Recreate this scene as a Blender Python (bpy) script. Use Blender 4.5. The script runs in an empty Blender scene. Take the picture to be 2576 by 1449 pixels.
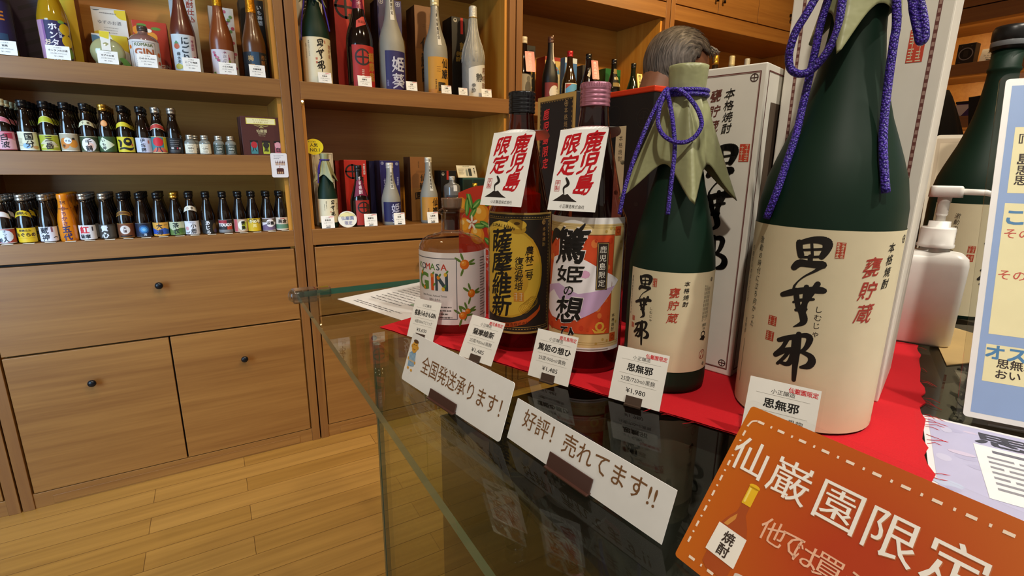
import bpy, bmesh, math, random
from mathutils import Vector, Matrix
from math import sin, cos, pi, radians, atan2, hypot, sqrt

SC = bpy.context.scene
COL = SC.collection
random.seed(7)

# ------------------------------------------------------------------ camera
CAM_POS = Vector((0.0, 0.0, 1.155))
cam_data = bpy.data.cameras.new('camera')
cam_data.sensor_width = 36.0
cam_data.lens = 1262.0 / 2576.0 * 36.0          # 91 degree phone ultra-wide
cam_data.clip_start = 0.01
cam_data.clip_end = 50
cam = bpy.data.objects.new('camera', cam_data)
COL.objects.link(cam)
_R = Matrix(((0.8603, -0.1113, 0.4976), (-0.5098, -0.2071, 0.8350), (0.0101, -0.9720, -0.2349)))
_M = Matrix(((_R[0][0], -_R[0][1], -_R[0][2]), (_R[1][0], -_R[1][1], -_R[1][2]), (_R[2][0], -_R[2][1], -_R[2][2])))
_q = _M.to_quaternion(); _q.normalize()
cam.rotation_mode = 'QUATERNION'
cam.rotation_quaternion = _q
cam.location = CAM_POS
SC.camera = cam

# ------------------------------------------------------------------ world, lamps, exposure
SC.view_settings.view_transform = 'Standard'
SC.view_settings.look = 'None'
SC.view_settings.gamma = 1.0
SC.view_settings.use_curve_mapping = False
SC.view_settings.exposure = 0.22
SC.cycles.max_bounces = 10
SC.cycles.transparent_max_bounces = 16
SC.cycles.transmission_bounces = 8
SC.cycles.caustics_reflective = False
SC.cycles.caustics_refractive = False
SC.cycles.sample_clamp_indirect = 4.0

world = bpy.data.worlds.new('shop_surroundings')
SC.world = world
world.use_nodes = True
world.node_tree.nodes['Background'].inputs['Color'].default_value = (1.0, 0.86, 0.70, 1)
world.node_tree.nodes['Background'].inputs['Strength'].default_value = 0.34


def lamp(name, kind, loc, energy, color, target=None, **kw):
    d = bpy.data.lights.new(name, kind)
    d.energy = energy
    d.color = color
    for k, v in kw.items():
        setattr(d, k, v)
    o = bpy.data.objects.new(name, d)
    COL.objects.link(o)
    o.location = loc
    if target is not None:
        o.rotation_euler = (Vector(target) - Vector(loc)).to_track_quat('-Z', 'Y').to_euler()
    return o


WARM = (1.0, 0.92, 0.79)
# ceiling downlights of the shop, then wall washers added to brighten the units
lamp('overhead_spot', 'SPOT', (-0.35, -0.45, 2.70), 68, WARM, (0.35, 0.35, 0.95), spot_size=radians(70), spot_blend=0.5, shadow_soft_size=0.035)
lamp('overhead_spot', 'SPOT', (0.75, -0.75, 2.70), 64, WARM, (0.45, 0.35, 0.95), spot_size=radians(70), spot_blend=0.5, shadow_soft_size=0.035)
lamp('overhead_spot', 'SPOT', (1.30, -0.45, 2.72), 58, WARM, (0.72, 0.28, 0.95), spot_size=radians(70), spot_blend=0.5, shadow_soft_size=0.03)
for wx, e, c in ((-0.55, 26, (1.0, 0.80, 0.55)), (0.45, 34, (1.0, 0.78, 0.50)), (1.45, 90, (1.0, 0.72, 0.36)), (2.45, 110, (1.0, 0.72, 0.34))):
    lamp('overhead_spot', 'SPOT', (wx, 0.75, 2.74), e, c, (wx + 0.1, 2.10, 1.50), spot_size=radians(88), spot_blend=0.8, shadow_soft_size=0.06)  # unseen wall washers, added to lift the cabinets and shelves
lamp('overhead_spot', 'SPOT', (-0.2, 1.1, 2.74), 30, (1.0, 0.84, 0.62), (-0.1, 1.45, 0.0), spot_size=radians(70), spot_blend=0.8, shadow_soft_size=0.06)
# daylight from the shop window behind and to the left
lamp('window_daylight', 'AREA', (-1.55, 0.65, 1.30), 19, (0.42, 0.70, 1.0), (-0.62, 2.1, 0.85), shape='RECTANGLE', size=0.8, size_y=1.8, spread=radians(100))


# ------------------------------------------------------------------ materials
def lin(h):
    h = h.lstrip('#')
    out = []
    for i in (0, 2, 4):
        c = int(h[i:i + 2], 16) / 255.0
        out.append(c / 12.92 if c <= 0.04045 else ((c + 0.055) / 1.055) ** 2.4)
    return tuple(out)


_MC = {}


def mat(hexc, rough=0.55, metal=0.0, coat=0.0, trans=0.0, bump=0.0, bscale=60.0, spec=0.5, ior=1.45, vary=0.05):
    """painted / printed / moulded surface: a base colour with a faint procedural unevenness"""
    key = (hexc, rough, metal, coat, trans, bump, bscale, spec, ior, vary)
    if key in _MC:
        return _MC[key]
    m = bpy.data.materials.new('surface_' + hexc.lstrip('#'))
    m.use_nodes = True
    nt = m.node_tree
    b = nt.nodes['Principled BSDF']
    c = lin(hexc)
    b.inputs['Roughness'].default_value = rough
    b.inputs['Metallic'].default_value = metal
    b.inputs['Coat Weight'].default_value = coat
    b.inputs['Coat Roughness'].default_value = 0.05
    b.inputs['Transmission Weight'].default_value = trans
    b.inputs['Specular IOR Level'].default_value = spec
    b.inputs['IOR'].default_value = ior
    n = nt.nodes.new('ShaderNodeTexNoise')
    n.inputs['Scale'].default_value = bscale
    n.inputs['Detail'].default_value = 2
    mp = nt.nodes.new('ShaderNodeTexCoord')
    nt.links.new(mp.outputs['Object'], n.inputs['Vector'])
    mx = nt.nodes.new('ShaderNodeMix')
    mx.data_type = 'RGBA'
    mx.inputs[6].default_value = tuple(x * (1 - vary) for x in c) + (1,)
    mx.inputs[7].default_value = tuple(min(1, x * (1 + vary)) for x in c) + (1,)
    nt.links.new(n.outputs['Fac'], mx.inputs[0])
    nt.links.new(mx.outputs[2], b.inputs['Base Color'])
    if bump:
        bp = nt.nodes.new('ShaderNodeBump')
        bp.inputs['Strength'].default_value = bump
        bp.inputs['Distance'].default_value = 0.002
        nt.links.new(n.outputs['Fac'], bp.inputs['Height'])
        nt.links.new(bp.outputs['Normal'], b.inputs['Normal'])
    _MC[key] = m
    return m


def wood(name, c1, c2, axis, rough=0.42):
    m = bpy.data.materials.new(name)
    m.use_nodes = True
    nt = m.node_tree
    b = nt.nodes['Principled BSDF']
    g = nt.nodes.new('ShaderNodeNewGeometry')
    mp = nt.nodes.new('ShaderNodeMapping')
    sc = [34.0, 34.0, 34.0]
    sc[axis] = 1.3
    mp.inputs['Scale'].default_value = sc
    n = nt.nodes.new('ShaderNodeTexNoise')
    n.inputs['Scale'].default_value = 1.0
    n.inputs['Detail'].default_value = 6
    n.inputs['Roughness'].default_value = 0.62
    n2 = nt.nodes.new('ShaderNodeTexNoise')
    n2.inputs['Scale'].default_value = 4.5
    n2.inputs['Detail'].default_value = 8
    r = nt.nodes.new('ShaderNodeValToRGB')
    r.color_ramp.elements[0].position = 0.30
    r.color_ramp.elements[0].color = lin(c1) + (1,)
    r.color_ramp.elements[1].position = 0.72
    r.color_ramp.elements[1].color = lin(c2) + (1,)
    ad = nt.nodes.new('ShaderNodeMath')
    ad.operation = 'MULTIPLY_ADD'
    ad.inputs[1].default_value = 0.35
    nt.links.new(g.outputs['Position'], mp.inputs['Vector'])
    nt.links.new(mp.outputs['Vector'], n.inputs['Vector'])
    nt.links.new(mp.outputs['Vector'], n2.inputs['Vector'])
    nt.links.new(n2.outputs['Fac'], ad.inputs[0])
    sub = nt.nodes.new('ShaderNodeMath')
    sub.operation = 'SUBTRACT'
    sub.inputs[1].default_value = 0.175
    nt.links.new(n.outputs['Fac'], sub.inputs[0])
    nt.links.new(sub.outputs[0], ad.inputs[2])
    nt.links.new(ad.outputs[0], r.inputs['Fac'])
    nt.links.new(r.outputs['Color'], b.inputs['Base Color'])
    bp = nt.nodes.new('ShaderNodeBump')
    bp.inputs['Strength'].default_value = 0.12
    bp.inputs['Distance'].default_value = 0.001
    nt.links.new(n2.outputs['Fac'], bp.inputs['Height'])
    nt.links.new(bp.outputs['Normal'], b.inputs['Normal'])
    b.inputs['Roughness'].default_value = rough
    b.inputs['Coat Weight'].default_value = 0.35
    b.inputs['Coat Roughness'].default_value = 0.33
    return m


W_H = wood('cedar_grain_along', '#7d5022', '#956630', 0)
W_V = wood('cedar_grain_upright', '#754820', '#8a5c2a', 2)
W_Y = wood('cedar_grain_across', '#7d5022', '#956630', 1)
W_BACK = wood('cedar_back_board', '#bf7d28', '#d2953c', 0)
W_SIDE = wood('cedar_side_board', '#bf7d28', '#d2953c', 2)
GAP_SHADE = mat('#1a100a', 0.7)  # shade inside the door and drawer gaps, put into a dark colour


def floor_material():
    m = bpy.data.materials.new('bamboo_strip_floor')
    m.use_nodes = True
    nt = m.node_tree
    b = nt.nodes['Principled BSDF']
    g = nt.nodes.new('ShaderNodeNewGeometry')
    br = nt.nodes.new('ShaderNodeTexBrick')
    br.offset = 0.37
    br.inputs['Color1'].default_value = lin('#b88a44') + (1,)
    br.inputs['Color2'].default_value = lin('#a67934') + (1,)
    br.inputs['Mortar'].default_value = lin('#6a4518') + (1,)
    br.inputs['Scale'].default_value = 1.0
    br.inputs['Mortar Size'].default_value = 0.0011
    br.inputs['Mortar Smooth'].default_value = 0.3
    br.inputs['Bias'].default_value = 0.1
    br.inputs['Brick Width'].default_value = 0.78
    br.inputs['Row Height'].default_value = 0.0885
    nt.links.new(g.outputs['Position'], br.inputs['Vector'])
    mp = nt.nodes.new('ShaderNodeMapping')
    mp.inputs['Scale'].default_value = (2.0, 42, 1)
    nt.links.new(g.outputs['Position'], mp.inputs['Vector'])
    n = nt.nodes.new('ShaderNodeTexNoise')
    n.inputs['Scale'].default_value = 1.0
    n.inputs['Detail'].default_value = 5
    nt.links.new(mp.outputs['Vector'], n.inputs['Vector'])
    mx = nt.nodes.new('ShaderNodeMix')
    mx.data_type = 'RGBA'
    mx.blend_type = 'MULTIPLY'
    mx.inputs[0].default_value = 0.55
    rr = nt.nodes.new('ShaderNodeValToRGB')
    rr.color_ramp.elements[0].position = 0.3
    rr.color_ramp.elements[0].color = (0.55, 0.5, 0.42, 1)
    rr.color_ramp.elements[1].position = 0.65
    rr.color_ramp.elements[1].color = (1, 1, 1, 1)
    nt.links.new(n.outputs['Fac'], rr.inputs['Fac'])
    nt.links.new(br.outputs['Color'], mx.inputs[6])
    nt.links.new(rr.outputs['Color'], mx.inputs[7])
    nt.links.new(mx.outputs[2], b.inputs['Base Color'])
    b.inputs['Roughness'].default_value = 0.42
    return m


def sheet_glass(name, tint, gloss=1.0, rough=0.0):
    """thin clear pane or plastic film: see-through with Fresnel reflection"""
    m = bpy.data.materials.new(name)
    m.use_nodes = True
    nt = m.node_tree
    nt.nodes.clear()
    out = nt.nodes.new('ShaderNodeOutputMaterial')
    t = nt.nodes.new('ShaderNodeBsdfTransparent')
    t.inputs['Color'].default_value = tuple(tint) + (1,)
    g = nt.nodes.new('ShaderNodeBsdfGlossy')
    g.inputs['Roughness'].default_value = rough
    # Schlick reflectance, the same from both sides of the sheet
    ge = nt.nodes.new('ShaderNodeNewGeometry')
    dt = nt.nodes.new('ShaderNodeVectorMath')
    dt.operation = 'DOT_PRODUCT'
    nt.links.new(ge.outputs['Normal'], dt.inputs[0])
    nt.links.new(ge.outputs['Incoming'], dt.inputs[1])
    prev = dt.outputs['Value']
    for op, v0, v1 in (('ABSOLUTE', None, None), ('SUBTRACT', 1.0, None), ('POWER', None, 5.0), ('MULTIPLY', None, 0.957), ('ADD', None, 0.043), ('MULTIPLY', None, gloss)):
        k = nt.nodes.new('ShaderNodeMath')
        k.operation = op
        k.use_clamp = op != 'POWER'
        i = 0
        if v0 is not None:
            k.inputs[0].default_value = v0
            i = 1
        nt.links.new(prev, k.inputs[i])
        if v1 is not None:
            k.inputs[1].default_value = v1
        prev = k.outputs[0]
    n = nt.nodes.new('ShaderNodeTexNoise')
    n.inputs['Scale'].default_value = 9.0
    mr = nt.nodes.new('ShaderNodeMapRange')
    mr.inputs['To Min'].default_value = 0.9
    mr.inputs['To Max'].default_value = 1.1
    nt.links.new(n.outputs['Fac'], mr.inputs['Value'])
    mu2 = nt.nodes.new('ShaderNodeMath')
    mu2.operation = 'MULTIPLY'
    nt.links.new(prev, mu2.inputs[0])
    nt.links.new(mr.outputs['Result'], mu2.inputs[1])
    mx = nt.nodes.new('ShaderNodeMixShader')
    nt.links.new(mu2.outputs[0], mx.inputs[0])
    nt.links.new(t.outputs[0], mx.inputs[1])
    nt.links.new(g.outputs[0], mx.inputs[2])
    nt.links.new(mx.outputs[0], out.inputs['Surface'])
    return m


GLASS = sheet_glass('counter_glass', (0.86, 0.90, 0.86), 0.8)
PANE = sheet_glass('front_pane_glass', (0.90, 0.93, 0.88))
FILM = sheet_glass('clear_film', (0.99, 0.99, 0.99), 0.12, 0.22)
ACRYL = sheet_glass('clear_acrylic', (0.96, 0.965, 0.96), 1.0, 0.02)
CLEAR = sheet_glass('clear_bottle_glass', (0.80, 0.74, 0.70), 1.6, 0.0)
PINKG = sheet_glass('pink_bottle_glass', (0.62, 0.36, 0.38), 1.4, 0.0)
AMBER = sheet_glass('amber_bottle_glass', (0.42, 0.17, 0.045), 1.4, 0.0)
EDGE = mat('#3f7a6a', 0.15, coat=0.6)
PAPER = '#f1efe9'
INK = '#17120f'


# ------------------------------------------------------------------ mesh builder
KIDS = {}            # children of every thing and part, for copying


class MB:
    def __init__(s):
        s.v = []; s.f = []; s.fm = []; s.fs = []; s.mats = []; s.vn = {}

    def mi(s, m):
        if m not in s.mats:
            s.mats.append(m)
        return s.mats.index(m)

    def add(s, verts, faces, m, smooth=False):
        o = len(s.v)
        s.v.extend([tuple(p) for p in verts])
        i = s.mi(m)
        for f in faces:
            s.f.append([k + o for k in f]); s.fm.append(i); s.fs.append(smooth)
        return s

    def box(s, x0, x1, y0, y1, z0, z1, m):
        v = [(x0, y0, z0), (x1, y0, z0), (x1, y1, z0), (x0, y1, z0), (x0, y0, z1), (x1, y0, z1), (x1, y1, z1), (x0, y1, z1)]
        return s.add(v, [(0, 3, 2, 1), (4, 5, 6, 7), (0, 1, 5, 4), (1, 2, 6, 5), (2, 3, 7, 6), (3, 0, 4, 7)], m)

    def lathe(s, prof, m, n=32, c=(0, 0, 0), close=True):
        vs = []
        for r, z in prof:
            for k in range(n):
                a = 2 * pi * k / n
                vs.append((c[0] + r * cos(a), c[1] + r * sin(a), c[2] + z))
        fs = []
        for i in range(len(prof) - 1):
            for k in range(n):
                k2 = (k + 1) % n
                fs.append((i * n + k, i * n + k2, (i + 1) * n + k2, (i + 1) * n + k))
        s.add(vs, fs, m, True)
        if close:
            o = len(s.v) - len(vs)
            i = s.mi(m)
            s.f.append([o + k for k in range(n)][::-1]); s.fm.append(i); s.fs.append(False)
            o2 = o + (len(prof) - 1) * n
            s.f.append([o2 + k for k in range(n)]); s.fm.append(i); s.fs.append(False)
        return s

    def tube(s, pts, r, m, n=10, closed=False):
        pts = [Vector(p) for p in pts]
        N = len(pts)
        up = None
        rings = []
        for i, p in enumerate(pts):
            if closed:
                t = pts[(i + 1) % N] - pts[i - 1]
            else:
                t = pts[min(i + 1, N - 1)] - pts[max(i - 1, 0)]
            t.normalize()
            if up is None:
                up = t.orthogonal().normalized()
            else:
                up = (up - t * up.dot(t))
                if up.length < 1e-6:
                    up = t.orthogonal()
                up.normalize()
            b = t.cross(up)
            rr = r[i] if isinstance(r, (list, tuple)) else r
            rings.append([p + up * (rr * cos(2 * pi * k / n)) + b * (rr * sin(2 * pi * k / n)) for k in range(n)])
        vs = [q for ring in rings for q in ring]
        fs = []
        for i in range(N if closed else N - 1):
            j = (i + 1) % N
            for k in range(n):
                k2 = (k + 1) % n
                fs.append((i * n + k, i * n + k2, j * n + k2, j * n + k))
        if not closed:
            fs.append(tuple(range(n))[::-1])
            fs.append(tuple((N - 1) * n + k for k in range(n)))
        return s.add(vs, fs, m, True)

    def ellipsoid(s, c, rx, ry, rz, m, n=16, rot=None):
        vs = []; fs = []
        h = n // 2
        for i in range(h + 1):
            th = pi * i / h
            for k in range(n):
                a = 2 * pi * k / n
                p = Vector((rx * sin(th) * cos(a), ry * sin(th) * sin(a), rz * cos(th)))
                if rot is not None:
                    p = rot @ p
                vs.append((p.x + c[0], p.y + c[1], p.z + c[2]))
        for i in range(h):
            for k in range(n):
                k2 = (k + 1) % n
                fs.append((i * n + k, (i + 1) * n + k, (i + 1) * n + k2, i * n + k2))
        return s.add(vs, fs, m, True)

    def mesh(s, name):
        me = bpy.data.meshes.new(name)
        me.from_pydata(s.v, [], s.f)
        for m in s.mats:
            me.materials.append(m)
        me.polygons.foreach_set('material_index', s.fm)
        me.polygons.foreach_set('use_smooth', s.fs)
        me.update()
        if s.vn:
            me.normals_split_custom_set_from_vertices([s.vn.get(i, (0.0, 0.0, 0.0)) for i in range(len(s.v))])
        return me

    def build(s, name, parent=None, loc=(0, 0, 0), rz=0.0, bevel=0.0, weld=False):
        o = bpy.data.objects.new(name, s.mesh(name))
        COL.objects.link(o)
        o.location = loc
        o.rotation_euler = (0, 0, rz)
        if parent:
            o.parent = parent
            KIDS.setdefault(parent, []).append(o)
        if bevel:
            b = o.modifiers.new('soft_edges', 'BEVEL')
            b.width = bevel
            b.segments = 2
            b.limit_method = 'ANGLE'
        return o


def tag(o, label=None, cat=None, group=None, kind=None):
    if label: o['label'] = label
    if cat: o['category'] = cat
    if group: o['group'] = group
    if kind: o['kind'] = kind
    return o


def thing(name, label, cat, loc=(0, 0, 0), rz=0.0, group=None):
    o = bpy.data.objects.new(name, None)
    o.empty_display_size = 0.02
    COL.objects.link(o)
    o.location = loc or (0, 0, 0)
    o.rotation_euler = (0, 0, rz)
    return tag(o, label, cat, group)


def copy_tree(o, parent=None):
    c = o.copy()
    COL.objects.link(c)
    if parent:
        c.parent = parent
    for ch in [k for k in KIDS.get(o, [])]:
        copy_tree(ch, c)
    return c


# ------------------------------------------------------------------ flat artwork (labels, cards, lettering)
_TC = {}


def glyphs(text, bold):
    key = (text, bold)
    if key in _TC:
        return _TC[key]
    c = bpy.data.curves.new('lettering', 'FONT')
    c.body = text
    c.size = 1.0
    c.resolution_u = 2
    c.offset = bold
    c.dimensions = '2D'
    c.fill_mode = 'FRONT'
    o = bpy.data.objects.new('lettering', c)
    me = o.to_mesh()
    v = [(p.co.x, p.co.y) for p in me.vertices]
    f = [tuple(p.vertices) for p in me.polygons]
    o.to_mesh_clear()
    bpy.data.objects.remove(o)
    bpy.data.curves.remove(c)
    _TC[key] = (v, f)
    return v, f


class Art:
    """a stack of flat printed shapes in (u, v) metres; layer k lies k film thicknesses above the base"""
    def __init__(s, k=0.001):
        s.it = []
        s.k = k

    def poly(s, pts, col, L=1):
        k = s.k
        s.it.append(([[(a * k, b * k) for a, b in pts]], col, L))
        return s

    def tris(s, polys, col, L):
        s.it.append((polys, col, L))

    def rect(s, u0, u1, v0, v1, col, L=0):
        return s.poly([(u0, v0), (u1, v0), (u1, v1), (u0, v1)], col, L)

    def frame(s, u0, u1, v0, v1, w, col, L=1):
        s.rect(u0, u1, v0, v0 + w, col, L); s.rect(u0, u1, v1 - w, v1, col, L)
        s.rect(u0, u0 + w, v0 + w, v1 - w, col, L); s.rect(u1 - w, u1, v0 + w, v1 - w, col, L)
        return s

    def ell(s, cu, cv, ru, rv=None, col='#000000', L=1, n=20, rot=0.0):
        rv = ru if rv is None else rv
        cr, sr = cos(rot), sin(rot)
        P = []
        for k in range(n):
            x = ru * cos(2 * pi * k / n); y = rv * sin(2 * pi * k / n)
            P.append((cu + x * cr - y * sr, cv + x * sr + y * cr))
        return s.poly(P, col, L)

    def ring(s, cu, cv, r0, r1, col, L=2, n=24):
        k = s.k
        P = []
        for i in range(n):
            a, b = 2 * pi * i / n, 2 * pi * (i + 1) / n
            P.append([((cu + r0 * cos(a)) * k, (cv + r0 * sin(a)) * k), ((cu + r1 * cos(a)) * k, (cv + r1 * sin(a)) * k),
                      ((cu + r1 * cos(b)) * k, (cv + r1 * sin(b)) * k), ((cu + r0 * cos(b)) * k, (cv + r0 * sin(b)) * k)])
        s.tris(P, col, L)
        return s

    def crest(s, cu, cv, r, col, L=2, w=None):
        """cross in a ring"""
        w = w or r * 0.22
        s.ring(cu, cv, r - w, r, col, L)
        s.rect(cu - r, cu + r, cv - w / 2, cv + w / 2, col, L)
        s.rect(cu - w / 2, cu + w / 2, cv - r, cv - w / 2, col, L)
        s.rect(cu - w / 2, cu + w / 2, cv + w / 2, cv + r, col, L)
        return s

    def stroke(s, pts, col, L=2, sc=1.0, du=0.0, dv=0.0, su=1.0):
        """brush stroke through (u, v, width) points with round joints"""
        P = [((a * su * sc + du), (b * sc + dv), w * sc) for a, b, w in pts]
        # resample smoothly
        Q = []
        n = len(P)
        for i in range(n - 1):
            p0 = P[max(i - 1, 0)]; p1 = P[i]; p2 = P[i + 1]; p3 = P[min(i + 2, n - 1)]
            for t in (0, 0.25, 0.5, 0.75):
                q = []
                for j in range(3):
                    a, b, c, d = p0[j], p1[j], p2[j], p3[j]
                    q.append(0.5 * (2 * b + (c - a) * t + (2 * a - 5 * b + 4 * c - d) * t * t + (3 * b - a - 3 * c + d) * t ** 3))
                Q.append(q)
        Q.append(P[-1])
        k = s.k
        polys = []
        for i in range(len(Q) - 1):
            (x0, y0, w0), (x1, y1, w1) = Q[i], Q[i + 1]
            dx, dy = x1 - x0, y1 - y0
            d = hypot(dx, dy) or 1e-9
            nx, ny = -dy / d, dx / d
            polys.append([((x0 - nx * w0 / 2) * k, (y0 - ny * w0 / 2) * k), ((x1 - nx * w1 / 2) * k, (y1 - ny * w1 / 2) * k),
                          ((x1 + nx * w1 / 2) * k, (y1 + ny * w1 / 2) * k), ((x0 + nx * w0 / 2) * k, (y0 + ny * w0 / 2) * k)])
        s.tris(polys, col, L)
        polys = []
        for x, y, w in Q:
            polys.append([((x + w / 2 * cos(a * pi / 4)) * k, (y + w / 2 * sin(a * pi / 4)) * k) for a in range(8)])
        s.tris(polys, col, L + 0.15)
        return s

    def text(s, t, cu, cv, size, col=INK, L=3, w=None, bold=0.0, rot=0.0, shear=0.0, align='c', sx=1.0, nib=0.0):
        v, f = glyphs(t, 0.0)
        if not v:
            return s
        x0 = min(p[0] for p in v); x1 = max(p[0] for p in v)
        y0 = min(p[1] for p in v); y1 = max(p[1] for p in v)
        k = s.k
        kx = size * sx
        if w is not None:
            kx = w / max(x1 - x0, 1e-6)
        ax = {'c': (x0 + x1) / 2, 'l': x0, 'r': x1}[align]
        ym = 0.38 if (y1 - y0) > 0.3 else (y0 + y1) / 2
        cr, sr = cos(rot), sin(rot)
        V = []
        for a, b in v:
            x = (a - ax) * kx + (b - ym) * size * shear
            y = (b - ym) * size
            if nib:      # hand-brushed unevenness
                x += size * 0.020 * sin(7.0 * b + 3.1 * a + cu) + size * 0.05 * (b - ym) * (a - ax)
                y += size * 0.028 * sin(5.3 * a + 2.0 * b + cv) + size * 0.10 * (a - ax)
            V.append(((cu + x * cr - y * sr) * k, (cv + x * sr + y * cr) * k))
        d = bold * size * 0.8
        if nib:
            e = nib * size
            for n_, t_ in enumerate((-1.0, -0.5, 0.0, 0.5, 1.0)):
                s.tris([[(V[i][0] + e * t_ * 0.62 * k, V[i][1] + e * t_ * 0.78 * k) for i in ff] for ff in f], col, L + 0.12 * n_)
            return s
        for n_, (ox, oy) in enumerate(((-d, -d), (d, d), (-d, d), (d, -d)) if bold >= 0.02 else ((-d, 0), (d, 0)) if bold > 0 else ((0, 0),)):
            s.tris([[(V[i][0] + ox * k, V[i][1] + oy * k) for i in ff] for ff in f], col, L + 0.12 * n_)
        return s

    def vtext(s, t, cu, vtop, size, col=INK, L=3, pitch=None, bold=0.0, shear=0.0, sx=1.0, nib=0.0):
        pitch = pitch or size * 1.05
        for i, ch in enumerate(t):
            if ch != ' ':
                s.text(ch, cu, vtop - size / 2 - i * pitch, size, col, L, bold=bold, shear=shear, sx=sx, nib=nib)
        return s

    def lines(s, u0, u1, vtop, n, pitch, h, col, L=2, seed=1):
        """rows of very small print"""
        rn = random.Random(seed)
        for i in range(n):
            u = u0
            end = u1 - (u1 - u0) * rn.random() * 0.25
            while u < end:
                wd = (u1 - u0) * (0.04 + rn.random() * 0.10)
                s.rect(u, min(u + wd, end), vtop - i * pitch - h, vtop - i * pitch, col, L)
                u += wd + (u1 - u0) * 0.018
        return s

    # --- placing
    def plane(s, mb, fn, film=0.00007, rough=0.6, edge=None):
        for polys, col, L in s.it:
            m = mat(col, rough) if isinstance(col, str) else col
            for p in polys:
                if edge:
                    p = clip(p, edge[0], edge[1])
                    p = [(y, x) for x, y in clip([(y, x) for x, y in p], edge[2], edge[3])] if p else p
                    if len(p) < 3:
                        continue
                mb.add([fn(a, b, (L + 0.0) * film) for a, b in p], [tuple(range(len(p)))], m)
        return mb

    def wrap(s, mb, R, z0, off=0.00025, film=0.00006, step=7.0, rough=0.55):
        """roll the artwork onto a bottle whose radius at height v is R(v); its middle faces local -Y"""
        Rf = R if callable(R) else (lambda v: R)
        R0 = max(Rf(p[1]) for it in s.it for poly in it[0] for p in poly)
        du = R0 * radians(step)
        for polys, col, L in s.it:
            m = mat(col, rough) if isinstance(col, str) else col
            for p in polys:
                if sum(p[i - 1][0] * p[i][1] - p[i][0] * p[i - 1][1] for i in range(len(p))) < 0:
                    p = p[::-1]
                lo = min(a[0] for a in p); hi = max(a[0] for a in p)
                vlo = min(a[1] for a in p); vhi = max(a[1] for a in p)
                nv = max(1, math.ceil((vhi - vlo) / 0.007)) if callable(R) else 1
                for j in range(nv):
                    q = p
                    if nv > 1:
                        q = [(y, x) for x, y in clip([(y, x) for x, y in p], vlo + (vhi - vlo) * j / nv, vlo + (vhi - vlo) * (j + 1) / nv)]
                        if len(q) < 3:
                            continue
                    for i in range(math.floor(lo / du), max(math.ceil(hi / du), math.floor(lo / du) + 1)):
                        c = clip(q, i * du, (i + 1) * du)
                        if len(c) >= 3:
                            vs = []
                            for a, b in c:
                                rr = Rf(b) + off + L * film
                                th = a / R0
                                mb.vn[len(mb.v) + len(vs)] = (sin(th), -cos(th), 0.0)
                                vs.append((rr * sin(th), -rr * cos(th), z0 + b))
                            mb.add(vs, [tuple(range(len(vs)))], m, True)
        return mb


def clip(p, lo, hi):
    for val, sg in ((lo, 1), (hi, -1)):
        out = []
        n = len(p)
        for i in range(n):
            a, b = p[i], p[(i + 1) % n]
            da, db = sg * (a[0] - val), sg * (b[0] - val)
            if da >= 0:
                out.append(a)
            if (da > 0 and db < 0) or (da < 0 and db > 0):
                t = da / (da - db)
                out.append((a[0] + (b[0] - a[0]) * t, a[1] + (b[1] - a[1]) * t))
        p = out
        if len(p) < 3:
            return []
    return p


# brush lettering of the green bottles, in millimetres on the large label
SHI = [[(-15.8, 152.7, 3.8), (-15, 147.8, 3.8), (-13.3, 142.7, 3.8)], [(-15, 152.6, 3), (-7.4, 155.4, 4), (-0.5, 155.6, 5), (2.6, 153.4, 5.5), (2.2, 148.4, 4.5), (0.1, 143.3, 3.3)], [(-7.6, 153.6, 1.6), (-5.8, 143.3, 1.6)], [(-13.2, 147.2, 1.6), (-0.2, 149.2, 1.6)], [(-12.8, 141.7, 1.6), (-0.5, 143.5, 1.6)], [(-17.1, 133.1, 3.8), (-13.7, 137, 4.8), (-7.2, 137.2, 4.3), (1.3, 137.4, 5)], [(-7.1, 143, 2.8), (-6.6, 137.5, 2.8)], [(1.4, 137.2, 3.8), (-2.3, 132.8, 1.8), (-8.7, 127.7, 1.1), (-12.6, 123.2, .9), (-14.8, 119.2, 1.3)]]
MU = [[(-22.6, 110.5, 3.3), (-15.5, 113.9, 4.3), (-6.7, 117, 4), (1.2, 118.2, 4.5), (4.6, 118.1, 3.8)], [(-14.8, 119.2, 1.5), (-15.6, 114.1, 1.5)], [(-13.4, 115.8, 3.3), (-11.7, 108.3, 3.3), (-9.6, 100.8, 2.8)], [(-6.6, 119.6, 3), (-6.2, 109.3, 3.3), (-6.1, 100.1, 3)], [(.3, 122.9, 3.3), (-2.3, 116.4, 3.3), (-7.3, 103.9, 2.8), (-8.8, 99.6, 2)], [(-13.9, 106.2, 1.5), (-9, 108.8, 2), (-1, 110.7, 1.8)], [(-11.4, 100.4, 2), (-4.8, 102.2, 2)], [(-8, 101.1, 3.8), (-5.4, 95, 4.5), (-5.8, 90.9, 3.3), (-11.4, 86.7, .6)]]
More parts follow.
